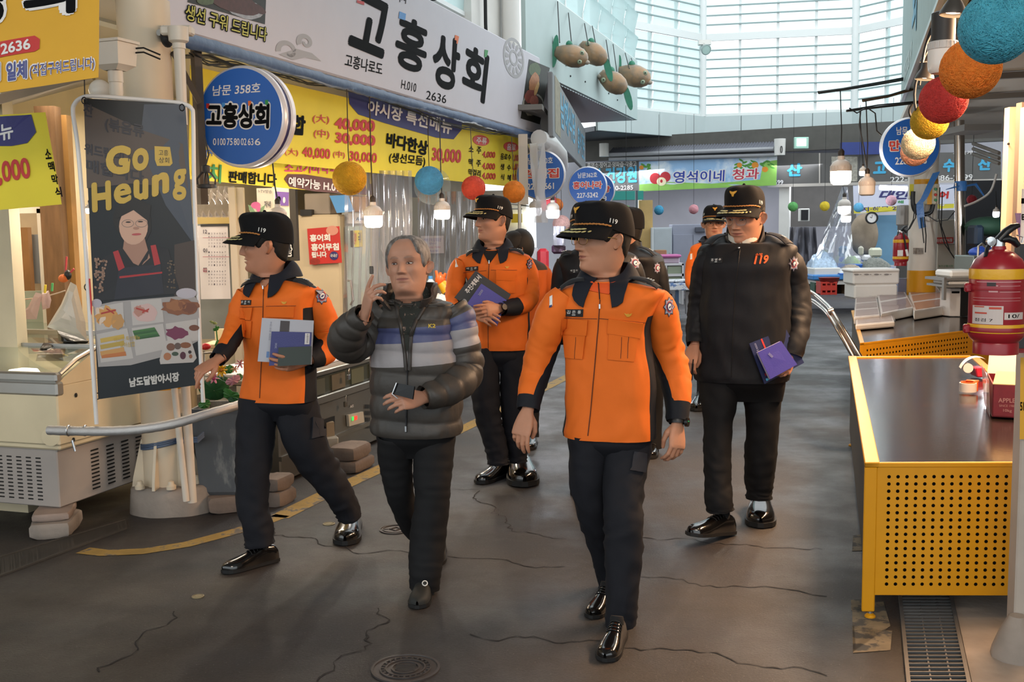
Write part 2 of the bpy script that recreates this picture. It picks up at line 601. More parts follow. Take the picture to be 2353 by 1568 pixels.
# painted line and its loop round the pillar, cracks, worn paint
paint=mat('worn_yellow_paint','8f7436',.75,var=.25,vscale=9,col2='55504b',c2scale=9,c2lo=.52,c2hi=.60,bump=.3,bscale=60)
def ribbon(mb,pts,w,z=.002,jit=0.0):
 g=[G(x,y)for x,y in pts]
 dens=[]
 for i in range(len(g)-1):
  n=max(2,int((g[i+1]-g[i]).length/(.03 if jit else.12)))
  dens+=[g[i].lerp(g[i+1],k/n)for k in range(n)]
 dens.append(g[-1])
 L,R=[],[]
 for i,p in enumerate(dens):
  d=(dens[min(i+1,len(dens)-1)]-dens[max(i-1,0)]).normalized();s=V((-d.y,d.x,0))
  j=jit*(NZ.noise(p*6)+.3*NZ.noise(p*30));ww=w*(1+(1.4*NZ.noise(p*22)if jit else 0))
  q=p+s*j+V((0,0,z));L.append(q+s*ww/2);R.append(q-s*ww/2)
 for i in range(len(dens)-1):
  mb.add([R[i],R[i+1],L[i+1],L[i]],[(0,1,2,3)])
pm=MB(paint)
ribbon(pm,[(640,1190),(740,1140),(870,1080),(960,1036),(1080,978),(1150,944),(1300,868),(1420,808)],.13)
ribbon(pm,[(650,1185),(590,1208),(520,1228),(430,1252),(330,1268),(240,1272),(190,1266)],.10)
struct('painted_line',pm,floor)
pm=MB(mat('worn_tan_paint','776a55',.85,var=.3,vscale=12,col2='45433f',c2scale=11,c2lo=.48,c2hi=.56))
for q in([(1958,1390),(2030,1384),(2046,1440),(1960,1500)],[(1955,1380),(1996,1376),(1996,1408),(1956,1404)],[(1960,1232),(1990,1228),(1992,1266),(1958,1268)],[(1958,1440),(2050,1452),(2046,1496),(1960,1502)]):
 pm.poly([G(x,y)+V((0,0,.002))for x,y in q][::-1])
struct('worn_marking',pm,floor)
ck=MB(mat('crack_dark','211f1f',.95))
for pts in([(600,1212),(690,1238),(760,1262),(860,1268),(960,1272),(1060,1285),(1180,1292),(1300,1300)],[(1470,1236),(1580,1240),(1700,1252),(1890,1264)],[(1470,1328),(1600,1340),(1720,1352),(1900,1372)],
[(1080,1458),(1280,1470),(1460,1486),(1660,1514),(1900,1556)],[(230,1545),(320,1470),(420,1408)],[(740,1568),(800,1500),(890,1400)],[(1090,1130),(1130,1170),(1180,1220),(1300,1240)],[(1020,1124),(1100,1128)]):
 ribbon(ck,pts,.006,.0022,.10)
struct('crack',ck,floor)
cp=MB(CONC)
cp.poly([G(x,y)+V((0,0,.003))for x,y in((2190,1372),(2353,1372),(2353,1600),(2240,1600))][::-1])
struct('concrete_strip',cp,floor)
# --- left upper wall over the shop, its window, the pale boxed fascia and the far window bay
L0=Zp(385,65,2.75)
def LP(t):return L0+AN*t
def lpl(px,py,t):return on_plane(px,py,LP(t),AN)
PANE=pane_mat('pane_frosted','eef8f8',.30,.9)
PANE2=pane_mat('pane_teal','e0eded',.45,.9)
FRM=mat('window_frame_white','dfe3e2',.5)
def along(s,t,z):return LP(t)+AD*s+V((0,0,z-2.75))
ub=MB(mat('upper_wall_white','c9cccb',.6,var=.05))
wq=on_plane(1136,76,LP(-.62),AN);ws=(wq-LP(-.62)).dot(AD)
pq=on_plane(1209,100,LP(-.4),AN);pse=(pq-LP(-.4)).dot(AD);pq0=on_plane(1148,100,LP(-.3),AN);ps=(pq0-LP(-.3)).dot(AD)
ub.obox(along(-2.0,-.70,2.9),AD*(pse+2.0),-AN*.1,UPV*(wq.z-2.9))
struct('wall_left',ub)
# windows above: bays of tilted panes
def window_run(name,s0,s1,t,z0,z1,nb,nr,tilt=.05,m=PANE2):
 fr=MB(FRM)
 for i in range(nb+1):
  s=s0+(s1-s0)*i/nb
  fr.obox(along(s-.025,t,z0),AD*.05,-AN*.08,UPV*(z1-z0))
 for z in(z0,(z0+z1)/2,z1-.05):
  fr.obox(along(s0,t-.01,z),AD*(s1-s0),-AN*.06,UPV*.05)
 w=struct(name,fr);k=0
 proto=None
 dz=(z1-z0)/nr
 for i in range(nb):
  for j in range(nr):
   O=along(s0+(s1-s0)*i/nb+.03,t-.03,z0+dz*j+.012)
   A=AD*((s1-s0)/nb-.06);B=UPV*(dz-.02)+AN*tilt
   if proto is None:
    pb=MB(m);pb.obox(V((0,0,0)),A,B,-AN*.008);proto=pb.build('pane',w);proto.location=O
   else:
    c=proto.copy();COL.objects.link(c);c.location=O
 return w
window_run('window_1',ws-7.6,ws,-.62,wq.z+.02,wq.z+1.8,8,3)
wm=MB(WHITEP)
wm.obox(along(ps-.25,-.55,2.95),AD*(pse-ps+.2),-AN*.3,UPV*5)
struct('trim_1',wm)
wm=MB(mat('downpipe_white','dcdad6',.45));a=along((ps+pse)/2+.12,-.42,2.95);wm.tube([a,a+UPV*5],.11,16)
wm.use(CABLE);wm.tube(wob([along(ps+.03,-.48,2.95+.35*i)for i in range(14)],.03),.022,6)
struct('trim_2',wm)
# boxed fascia with corrugated underside
FZ=3.69
f0,f1=Zp(1283,188,FZ),Zp(1463,276,FZ)
fx0=on_plane(1209,150,f0,AN);fs=(fx0-f0).dot(AD)
fb=MB(TEALP)
ftop=1.12
fO=f0+AD*fs
fl=(f1-fO).length
fb.obox(fO,AD*fl,-AN*.06,UPV*ftop)
fb.obox(f1-AD*.06,AD*.06,-AN*2.0,UPV*ftop)
fasc=struct('trim_3',fb)
sb=MB(mat('corrugated_soffit','bfb4bc',.32,.3))
for i in range(46):
 a=fO+AD*(i*fl/46)-AN*.06
 sb.add([a,a+AD*(fl/92)-UPV*.012,a+AD*(fl/92)-UPV*.012-AN*2.0,a-AN*2.0,a+AD*(fl/46),a+AD*(fl/46)-AN*2.0],[(3,2,1,0),(2,5,4,1)])
struct('soffit',sb,fasc)
sc=MB(DARK)
for x,y in((1398,215),(1344,188),(1300,150),(1418,230),(1380,170),(1310,175)):
 q=on_plane(x,y,f0,AN);sc.tube([q,q+AN*.015],.014,8)
struct('fixing',sc,fasc)
n0=(along(0,0,0)-fO).dot(AD)
tF=(fO-LP(0)).dot(AN);sF=(fO-LP(0)).dot(AD)
window_run('window_2',sF+.1,sF+fl,tF-.04,FZ+ftop,FZ+ftop+2.2,7,5,.10)
# far window bay: three faces of louvred glass above a panelled band
zB=4.18
c0=Zp(1366,243,zB);c1=Zp(1614,269,zB);c2=Zp(1962,257,zB);c3=Zp(2110,238,zB)
zt=8.4
def bay(name,a,b,nb,skip0=0):
 d=(b-a);n=V((d.y,-d.x,0)).normalized()
 L=d.length;X=d/L
 fr=MB(FRM)
 for i in range(nb+1):
  fr.obox(a+X*(L*i/nb-.03),X*.06,-n*.08,UPV*(zt-zB))
 fr.obox(a,X*L,n*.05,UPV*.06)
 fr.obox(a+UPV*1.72,X*L,n*.06,UPV*.16)
 w=struct(name,fr)
 lb=MB(mat('louvre_edge','8fa3a3',.5))
 for za,zb_,nr in((.06,1.72,8),(1.88,4.2,11)):
  for j in range(1,nr):lb.obox(a+UPV*(za+(zb_-za)*j/nr-.012)+n*.03,X*L,-n*.05,UPV*.026)
 lb.build('louvre_bars',w)
 proto=None
 for seg,(za,zb_,nr)in enumerate(((.06,1.72,8),(1.88,4.2,11))):
  for i in range(nb):
   for j in range(nr):
    dz=(zb_-za)/nr
    O=a+X*(L*i/nb+.04)+UPV*(za+dz*j+.008)
    if proto is None:
     pb=MB(PANE);pb.obox(V((0,0,0)),X*(L/nb-.08),UPV*(dz-.030)+n*.045,-n*.01);proto=pb.build('pane',w);proto.location=O
    else:
     c=proto.copy();COL.objects.link(c);c.location=O
 return w,n
w3,nA=bay('window_3',c0,c1,4)
w4,nB=bay('window_4',c1,c2,4)
w5,nC=bay('window_5',c2,c3,2)
for k,(c,n)in enumerate(((c1,nB),(c2,nB))):
 cb=MB(FRM);cb.tube([c+n*.08,c+n*.08+UPV*4.2],.085,14);struct('trim_%d'%(4+k),cb)
 # band of pale panels under it
zb0=3.66
def band(a,b,cuts,par):
 d=b-a
 n=V((d.y,-d.x,0)).normalized()
 for i in range(len(cuts)-1):
  pb=MB(TEALP2)
  O=a+d*cuts[i]+n*.12
  pb.obox(V((O.x,O.y,zb0))+d.normalized()*.006,d*(cuts[i+1]-cuts[i])-d.normalized()*.012,-n*.05,UPV*(zB-zb0),.006)
  pb.build('panel',par)
bb=MB(mat('band_joint','66706f',.7))
for a,b in((c0,c1),(c1,c2),(c2,c3)):
 d=b-a;n=V((d.y,-d.x,0)).normalized();bb.obox(V((a.x,a.y,zb0))+n*.08,d,-n*.05,UPV*(zB-zb0-.01))
bw=struct('wall_far',bb)
band(c0,c1,[0,.28,.54,.79,1],bw);band(c1,c2,[0,.26,.46,.535,.73,1],bw);band(c2,c3,[0,.5,1],bw)
# slab behind the band
so=MB(mat('soffit_grey','55575c',.6))
so.poly([V((p.x,p.y,zb0))for p in(c0,c1,c2,c3)]+[V((c3.x+3,c3.y+6,zb0)),V((c0.x-3,c0.y+6,zb0))],V((0,0,.1)))
struct('ceiling',so)
# back stalls: the row of signs stands on this plane
BX=V((.878,-.479,0)).normalized();BN=V((-BX.y*-1,0,0));BN=V((BX.y,-BX.x,0))
B0=Zp(1467,440,2.45)
def bpl(px,py,back=0.0):return on_plane(px,py,B0-BN*back,BN)
wb=MB(GREYW)
k=B0-BN*3.6
wb.obox(V((k.x,k.y,0))-BX*4.5,BX*17,-BN*.1,UPV*3.7)
struct('wall_back',wb)
wb=MB(mat('dark_beam','55534f',.7,var=.1))
wb.obox(V((B0.x,B0.y,3.20))-BX*3.5-BN*.1,BX*13,-BN*.2,UPV*.5)
struct('trim_6',wb)
for i,(px,w)in enumerate(((1585-120,.10),(1800,.22),(2300,.2))):
 q=bpl(px,600,.15);cbm=MB(WHITEP);cbm.obox(V((q.x,q.y,0))-BX*w/2,BX*w,-BN*.15,UPV*2.6);struct('trim_%d'%(7+i),cbm)
 # side walls of the place, out of sight lines but closing the rooms
wl=MB(CREAM)
wl.obox(along(-2.6,-2.6,0),AD*15,-AN*.1,UPV*3.4)
struct('wall_inner',wl)
wl=MB(CREAM);wl.obox(along(-.3,-2.6,0),AD*.08,AN*1.7,UPV*2.6);struct('wall_side',wl)
cl=MB(mat('shop_ceiling','b9b3a8',.7));cl.obox(along(-2.6,-2.6,2.92),AD*9.5,AN*2.5,UPV*.08);struct('ceiling',cl)
RB=Zp(2070,236,2.75)
def RP(s,t,z):return V((RB.x,RB.y,z))+AD*s+AN*t
wr=MB(mat('stall_wall','8d8a86',.7,var=.06));wr.obox(RP(-9,3.0,0),AD*18,AN*.1,UPV*3.6);struct('wall_right',wr)
cr=MB(mat('stall_ceiling','cfc9bf',.6));cr.obox(RP(-4.7,.12,2.86),AD*11.2,AN*2.9,UPV*.06);struct('ceiling',cr)
# frontage of the right-hand side beyond, and walls that close the alley's ends
wr=MB(mat('upper_wall_right','b7c1c0',.6));wr.obox(RP(-9,.6,3.5),AD*9.5,AN*.1,UPV*5);struct('wall_right',wr)
ra=MB(mat('arcade_roof','8d8f90',.7));ra.obox((-9,-6,6.3),(19,0,0),(0,14.5,0),(0,0,.1));struct('ceiling',ra)
for q,Y,lab in(((1806,424,1966,522),24.4,0),((2060,486,2204,640),23.0,0)):  # dark boards that paint in the gloom at the back of the far stall
 gb=MB(mat('painted_gloom','45423f',.7,var=.1));pbox(gb,*q,Y,.05);struct('wall_board',gb)
 # ------------------------------------------------------------------ people: builders
from mathutils.bvhtree import BVHTree
def hermite(tab,x):
 """table [(x, v0, v1, ...)] sorted by x, smooth between rows"""
 n=len(tab)
 if x<=tab[0][0]:return tab[0][1:]
 if x>=tab[-1][0]:return tab[-1][1:]
 i=0
 while tab[i+1][0]<x:i+=1
 x0,x1=tab[i][0],tab[i+1][0]
 h=x1-x0;t=(x-x0)/h
 out=[]
 for k in range(1,len(tab[0])):
  def sl(j):
   a,b=max(j-1,0),min(j+1,n-1)
   return(tab[b][k]-tab[a][k])/(tab[b][0]-tab[a][0])
  m0,m1=sl(i)*h,sl(i+1)*h
  y0,y1=tab[i][k],tab[i+1][k]
  t2,t3=t*t,t*t*t
  out.append((2*t3-3*t2+1)*y0+(t3-2*t2+t)*m0+(-2*t3+3*t2)*y1+(t3-t2)*m1)
 return out
def mat_skin(name,col,lip='a8685e',brow='2a211d',rough=0.5):
 if name in MATS:return MATS[name]
 m=mat(name,col,rough,var=0.10,vscale=14,bump=0.05,bscale=260,spec=0.35,sub=0.12)
 nt=m.node_tree;b=nt.nodes['Principled BSDF']
 src=b.inputs['Base Color'].links[0].from_socket
 for an,c in(('lip',lip),('brow',brow)):
  at=nn(nt,'ShaderNodeAttribute',attribute_name=an)
  mx=nn(nt,'ShaderNodeMix',data_type='RGBA')
  nt.links.new(at.outputs['Fac'],mx.inputs[0]);nt.links.new(src,mx.inputs[6])
  mx.inputs[7].default_value=rgb(c);src=mx.outputs[2]
 nt.links.new(src,b.inputs['Base Color'])
 return m
 #        z      front  back   halfw  expo
HT=[(-.150,.040,.062,.054,2.0),(-.128,.046,.064,.055,2.0),(-.1175,.066,.066,.053,1.9),(-.110,.080,.068,.055,1.85),
(-.095,.0845,.071,.060,1.85),(-.075,.0850,.077,.0645,1.95),(-.055,.0865,.083,.0675,2.05),(-.030,.0880,.090,.0710,2.15),(0.0,.0880,.0965,.0735,2.3),
(.030,.0915,.1000,.0755,2.35),(.060,.0870,.0985,.0735,2.3),(.085,.0720,.0880,.0640,2.2),(.102,.0500,.0660,.0480,2.1),
(.112,.0240,.0340,.0250,2.0),(.1150,.001,.001,.001,2.0)]
def ga(x,s):return math.exp(-(x/s)**2)
def face_disp(x,z,f):
 ax=abs(x);d=0.0
 if-.048<z<.03:
  t=smoothstep(.022,-.034,z)
  d+=(.003+.0205*t)*ga(x,.0085+.0035*t)*smoothstep(-.0475,-.038,z)*smoothstep(.03,.012,z)*f.get('nose',1.0)
 d+=.0085*ga(ax-.0125,.0062)*ga(z+.0385,.0068)
 d-=.0105*ga(ax-.0310,.0150)*ga(z-.001,.0100)
 d+=.0050*ga(ax-.0300,.0240)*ga(z-.0200,.0080)
 d+=.0050*ga(ax-.0460,.0170)*ga(z+.0260,.0150)
 d-=.0035*ga(ax-.0440,.0140)*ga(z+.0600,.0170)
 d+=.0060*ga(x,.0190)*ga(z+.0590,.0052)
 d+=.0065*ga(x,.0170)*ga(z+.0705,.0056)
 d-=(.0048+f.get('open',0)*.01)*ga(x,.0210)*ga(z+.0648,.0018+f.get('open',0)*.0022)
 d-=.0030*ga(x,.0160)*ga(z+.0810,.0055)
 d+=.0055*ga(x,.0170)*ga(z+.0985,.0110)
 d-=.0016*ga(ax-.0270-(-.04-z)*.35,.0030)*smoothstep(-.034,-.044,z)*smoothstep(-.082,-.066,z)*f.get('age',1)
 if f.get('age',0)>1:
  d+=.0007*math.sin(z*900)*smoothstep(.035,.045,z)*smoothstep(.085,.07,z)*ga(x,.035)
 return d
NTH=80
def head_rows():
 zs=[]
 z=-.135
 while z<.1149:
  zs.append(z)
  z+=.0021 if-.085<z<.012 else(.0035 if z<.04 else.005)
 return zs+[.1149]
def head_th(i):
 ph=-PI+2*PI*i/NTH
 return ph-0.5*math.sin(ph)
def head_pt(th,z,f,off=0.0):
 fr,bk,w,ex=hermite(HT,z)
 s_,c_=math.sin(th),math.cos(th)
 x=w*f.get('wide',1.0)*math.copysign(abs(s_)**(2/ex),s_)
 y=-(fr if c_>0 else bk)*math.copysign(abs(c_)**(2/ex),c_)
 if c_>0:
  y-=face_disp(x,z,f)*smoothstep(.05,.5,c_)
 p=V((x,y,z))
 if off:
  p+=V((x/.075*.9,y/.095,max(0,z)/.1*.8)).normalized()*off
 return p
def hairline(th,f):
 a=abs(math.degrees(th))
 t=[(0,f.get('hl',.075)),(28,f.get('hl',.075)+f.get('hr',-.004)),(44,.042),(58,.030),(66,-.004),(75,-.016),(82,-.008),(92,.014),(103,.008),(116,-.040),(140,-.066),(180,-.078)]
 return hermite(t,a)[0]
class Person:
 def __init__(s,label,base,Y,yaw,skin='skin',group=None):
  s.Y=Y;s.yaw=math.radians(yaw)
  s.t=Thing('person',label,'person',base,group=group)
  s.R=V((math.cos(s.yaw),math.sin(s.yaw),0));s.F=V((math.sin(s.yaw),-math.cos(s.yaw),0))
  s.body=MB(MATS[skin]);s.body.smooth=True
  s.body.at={'lip':[],'brow':[]}
  s.skins=[]
  s.sk=skin
 def p(s,px,py,dy=0.0):return P(px,py,s.Y+dy)
 def bodypad(s):
  for k in('lip','brow'):
   s.body.at[k]+=[0.0]*(len(s.body.v)-len(s.body.at[k]))
   # ---- head
 def head(s,cx,cy,sc,yaw,pitch=0,roll=0,dy=0.0,f=None,neck=None,neckw=None,hair='hair_black'):
  f=f or{};s.f=f;s.hs=sc
  c=s.p(cx,cy,dy)
  R=Mx.Rotation(math.radians(yaw),3,'Z')@Mx.Rotation(math.radians(-pitch),3,'X')@Mx.Rotation(math.radians(roll),3,'Y')
  s.HM=Mx.Translation(c)@(R.to_4x4()@Mx.Scale(sc,4))
  s.hyaw=math.radians(yaw)
  b=s.body;zs=head_rows();th=[head_th(i)for i in range(NTH)]
  lip,br=[],[]
  pts=[]
  for z in zs:
   row=[]
   for t in th:
    p=head_pt(t,z,f);row.append(s.HM@p)
    x=p.x;ax=abs(x);front=math.cos(t)>.15
    lp=0.0
    if front:
     ctr=-.0648+.0015*(ax/.02)**2
     up=.0072*max(0,1-(ax/.0255)**2)**.6
     lp=smoothstep(0,.0018,up-abs(z-ctr))*smoothstep(.0255,.022,ax)*.85
    lip.append(lp)
    bw=0.0
    if front and.012<ax<.052:
     bz=.0195+.004*smoothstep(.012,.034,ax)-.006*smoothstep(.036,.052,ax)
     th_=.0042*smoothstep(.053,.040,ax)*smoothstep(.010,.018,ax)+.0005
     bw=smoothstep(th_+.0015,th_-.001,abs(z-bz))*f.get('brow',.8)
    br.append(bw)
   pts.append(row)
   # neck rows carry the head down into the body
  nb,nw=s.p(*neck),neckw*mpp(s.Y)/2
  base=pts[0]
  nrows=[]
  k=9
  ny=(s.yaw+s.hyaw)/2
  Rn,Fn=V((math.cos(ny),math.sin(ny),0)),V((math.sin(ny),-math.cos(ny),0))
  for j in range(k,0,-1):
   t=j/k
   row=[]
   for i,a in enumerate(th):
    q=nb+Rn*(math.sin(a)*nw)+Fn*(math.cos(a)*nw*.95)
    e=base[i].lerp(q,t)
    cen=s.HM@V((0,.005,-.14))
    row.append(e+(e-cen.lerp(nb,t))*(-.10*math.sin(PI*t)))
   nrows.append(row)
  allr=nrows+pts
  lip=[0.0]*(k*NTH)+lip;br=[0.0]*(k*NTH)+br
  s.bodypad()
  b.grid(lambda i,j:allr[j][i],NTH,len(allr),True)
  b.at['lip']+=lip;b.at['brow']+=br
  for sd in(-1,1):s.ear(sd)
  s.eyes(f)
  if hair:s.hair(hair,f,zs,th)
 def ear(s,sd):
  M=s.HM@Mx.Translation(V((sd*s.f.get('wide',1)*.0700,.010,-.010)))@Mx.Rotation(sd*math.radians(-28),4,'Z')@Mx.Rotation(math.radians(-10),4,'X')
  # in M: x outwards, y back, z up
  def fn(i,j):
   a=2*PI*i/20;r=j/6
   ry,rz=.0175,.0315*(1 if math.sin(a)>0 else.95)
   lob=.78 if math.sin(a)<-.3 else 1.0
   y=math.cos(a)*ry*r*lob+.006+.004*math.sin(a);z=math.sin(a)*rz*r
   h=.0035+.0075*smoothstep(.45,.85,r)*smoothstep(1.02,.9,r)*(.45+.55*smoothstep(-.9,.1,math.cos(a)+.5*math.sin(a)))
   h+=-.006*ga(y-.001,.008)*ga(z+.006,.010)
   h+=.010*smoothstep(-.012,.022,y)
   if j==6:h-=.012
   return M@V((sd*h,y,z))
  def g(i,j):return fn(i,j)if sd>0 else fn(i,j)
  s.body.grid(g,20,7,True)
 def surf_face(s,x,z,lift=0.0):
  fr,bk,w,ex=hermite(HT,z)
  w*=s.f.get('wide',1.0)
  sn=min(.98,abs(x)/w)**(ex/2)
  th=math.copysign(math.asin(sn),x)
  p=head_pt(th,z,s.f);p.y-=lift;p.x=x
  return p
 def eyes(s,f):
  if f.get('noeyes'):return
  s.later=[]
  op=f.get('eye',.0036)
  gz=f.get('gaze',0.0)
  for sd in(-1,1):
   ew=MB(mat('eye_white','cfc6bd',.25));ei=MB(mat('iris_dark','1d1410',.15));el=MB(mat('lid_line','4a3128',.6))
   xs=[.0185+.0255*i/10 for i in range(11)]
   def edge(t,up):
    h=op*(math.sin(PI*t)**.8)*(1.0 if up else-.62)
    return-.001+h+.0016*(t-.5)
   top=[s.HM@s.surf_face(sd*x,edge(i/10,True),.0042)for i,x in enumerate(xs)]
   bot=[s.HM@s.surf_face(sd*x,edge(i/10,False),.0042)for i,x in enumerate(xs)]
   mid=[s.HM@s.surf_face(sd*x,(edge(i/10,True)+edge(i/10,False))/2,.0056)for i,x in enumerate(xs)]
   rows=[bot,mid,top]
   ew.grid(lambda i,j:rows[j][i],11,3)
   cx=sd*(.0312)+gz
   pts=[]
   for k in range(12):
    a=2*PI*k/12
    x=cx+.0050*math.cos(a);t=(abs(x)-.0185)/.0255
    t=max(.05,min(.95,t))
    z=max(edge(t,False),min(edge(t,True),.0004+.0050*math.sin(a)))
    pts.append(s.HM@s.surf_face(x,z,.0066))
   ei.poly(pts)
   el.tube([s.HM@s.surf_face(sd*x,edge(i/10,True)+.0003,.0052)for i,x in enumerate(xs)],.0011*s.hs,5)
   el.tube([s.HM@s.surf_face(sd*x,edge(i/10,True)+.0040,.0022)for i,x in enumerate(xs)],.0006*s.hs,4)
   el.tube([s.HM@s.surf_face(sd*x,edge(i/10,False)-.0004,.0044)for i,x in enumerate(xs)],.0005*s.hs,4)
   s.later+=[('eye_white',ew),('iris',ei),('eyelids',el)]
  if f.get('teeth'):
   tm=MB(mat('teeth','d8cfc0',.3))
   tm.grid(lambda i,j:s.HM@s.surf_face(-.013+.026*i/8,-.0640-.0030*j*(1-((i-4)/4.6)**2),-.0015),9,2)
   s.later.append(('teeth',tm))
 def hair(s,m,f,zs,th):
  h=MB(MATS[m]);h.smooth=True
  zz=[z for z in zs if z>-.09]
  idx={};o=0
  def pt(i,j):
   t,z=th[i],zz[j]
   d=z-hairline(t,f)
   off=(f.get('hairt',.0035)+.006)*smoothstep(-.007,.014,d)-.0045
   p=head_pt(t,z,f,off)
   p+=V((0,0,1))*.0015*NZ.noise(p*120)
   return s.HM@p
  for j in range(len(zz)-1):
   for i in range(NTH):
    i2=(i+1)%NTH
    q=[(i,j),(i2,j),(i2,j+1),(i,j+1)]
    if any(zz[b]>hairline(th[a],f)-.004 for a,b in q):
     for k in q:
      if k not in idx:
       idx[k]=len(h.v);h.v.append(pt(*k))
     h.face([idx[k]for k in q])
  s.later=getattr(s,'later',[])+[('hair',h)]
  # ---- cap
 def cap(s,pitch=0,tall=1.0,leaves=True,peak=1.0,cords=True,side=True):
  M=s.HM@Mx.Rotation(math.radians(-pitch),4,'X')
  blk=mat('cap_black','0e0e10',.85,bump=.15,bscale=500,spec=.2)
  # t: 0 band .. 1 crown centre
  prof=[(0,1.0,0.0),(.14,1.005,.022),(.30,.985,.044),(.46,.94,.064),(.60,.86,.080),(.72,.73,.0905),(.82,.54,.0975),(.92,.27,.1015),(1.0,.002,.1025)]
  def S(th,t,off=0.0):
   k,h=hermite(prof,t)
   c_,s_=math.cos(th),math.sin(th)
   fr=smoothstep(-.2,1,c_)
   x=.0860*s_*k;y=-(.1010 if c_>0 else.1165)*c_*k
   z0=.004+.040*smoothstep(-1,.75,c_)
   z=z0+(max(.1285,.044+.1025*tall)-z0)*(h/.1025)*(1+.09*fr*peak*smoothstep(0,.5,t)*smoothstep(1.0,.55,t))
   y-=.010*fr*peak*smoothstep(.1,.55,t)*smoothstep(1.0,.6,t)
   # soft panels: slight dents between the seams
   dn=.0022*math.cos(th*6)*smoothstep(.1,.5,t)*smoothstep(1,.7,t)+.003*NZ.noise(V((x*14,y*14,z*14+s.Y)))
   p=V((x,y,z))
   n=V((x/.083,y/.10,.25+1.6*smoothstep(.5,1,t))).normalized()
   return M@(p+n*(off+dn))
  cb=MB(blk)
  nt_,nv=56,18
  cb.grid(lambda i,j:S(2*PI*i/nt_,j/(nv-1)),nt_,nv,True)
  cb.grid(lambda i,j:S(2*PI*i/nt_,.0,-.004*j),nt_,2,True)
  co=s.t.part('cap',cb)
  def vis(u,v,lift=0.0):
   th=math.radians(-82+164*u)
   ang=th*.94
   b0=S(th,.0,.001)
   ext=.074*max(0.0,math.cos(ang))**.62
   arch=-.020*math.sin(ang)**2
   d=V((math.sin(th)*.34,-1.0,-.30))
   loc=V((0,0,arch*v-.010*v*v))+d*(ext*v)
   p=b0+(M.to_3x3()@loc)
   n=(M.to_3x3()@V((math.sin(th)*.35,-.28,.9))).normalized()
   return p+n*lift,n
  vb=MB(blk);vb.sheet(lambda u,v:vis(u,v),33,9,.0035*s.hs)
  s.t.part('visor',vb,co)
  gold=mat('gold_thread','c8932e',.45,.35,bump=.4,bscale=700)
  pale=mat('pale_gold_thread','c9bd84',.5,.2,bump=.4,bscale=700)
  if cords:
   g=MB(mat('rope_gold','b97a3c',.5,.2,bump=.5,bscale=500))
   n=60
   pts=[S(math.radians(-80+160*i/n),.055+.005*math.sin(i*1.9),.003)for i in range(n+1)]
   g.tube(pts,[(.0031+.0009*math.sin(i*2.6))*s.hs for i in range(n+1)],6)
   s.t.part('cord',g,co)
   # eagle
  e=MB(gold)
  half=[(0,.012),(.0035,.009),(.008,.0125),(.0235,.0155),(.019,.010),(.0205,.0085),(.014,.004),(.0150,.0025),(.008,-.001),(.0055,-.009),(.0035,-.0135),(0,-.0115)]
  ol=half+[(-x,y)for x,y in reversed(half[1:-1])]
  cz=.42
  ee=[S(x/.098,cz+y/.15,.0035)for x,y in ol]
  cpt=S(0,cz,.0045)
  for i in range(len(ee)):
   e.add([cpt,ee[(i+1)%len(ee)],ee[i]],[(0,1,2)])
  s.t.part('eagle_emblem',e,co)
  if leaves:
   lv=MB(pale);lv.smooth=True
   spots=[]
   for sd in(-1,1):
    for k in range(6):
     t=k/5
     spots.append((.5+sd*(.045+.27*t),.74-.10*t-.05*(t*2-1)**2,.0105-.003*t,sd*(.25+.7*t)))
    for k in range(4):
     t=k/3
     spots.append((.5+sd*(.08+.14*t),.48-.08*t,.0085,sd*(-.4+.6*t)))
   for u,v,r,a in spots:
    p,n=vis(u,v,.004)
    q,_=vis(u+.01,v,.004)
    ex=(q-p).normalized();ey=n.cross(ex)
    X=ex*math.cos(a)+ey*math.sin(a);Yv=n.cross(X)
    Rm=Mx((X,Yv,n)).transposed()
    lv.ball(p,(r*1.35*s.hs,r*.62*s.hs,.0024),8,5,Rm)
   s.t.part('oak_leaf_embroidery',lv,co)
  if side:
   for sd in(-1,1):
    w=MB(mat('white_thread','d8d8d4',.6))
    w.text('119',lambda x,y:S(sd*1.33+x,.13+y,.003),.30,.12,.01,.25)
    s.t.part('side_lettering',w,co)
  bt=MB(blk);bt.ball(S(0,1.0),.0075*s.hs,8,6)
  s.t.part('crown_button',bt,co)
  return S
 def glasses(s,col='3a3a3e',r=.0007,w=.027,h=.0185,mtl=1.0,rim=True):
  g=MB(mat('frame_'+col,col,.3,mtl))
  for sd in(-1,1):
   c=(sd*.0325,-.002)
   pts=[]
   for i in range(17):
    a=2*PI*i/16
    x,z=math.copysign(abs(math.cos(a))**.7,math.cos(a))*w*.93,math.copysign(abs(math.sin(a))**.7,math.sin(a))*h
    pts.append(s.HM@V((c[0]+x*.95,-.104+abs(c[0]+x)*.16,c[1]+z-.002)))
   g.tube(pts,r*1.6*s.hs,5)
   g.tube([s.HM@V((sd*.0575,-.094,.004)),s.HM@V((sd*.0745,-.075,.006)),s.HM@V((sd*.0785,.0,.003)),s.HM@V((sd*.077,.02,-.006))],r*1.8*s.hs,5)
  g.tube([s.HM@V((-.007,-.1035,.004)),s.HM@V((0,-.1055,.006)),s.HM@V((.007,-.1035,.004))],r*1.7*s.hs,5)
  s.t.part('glasses',g)
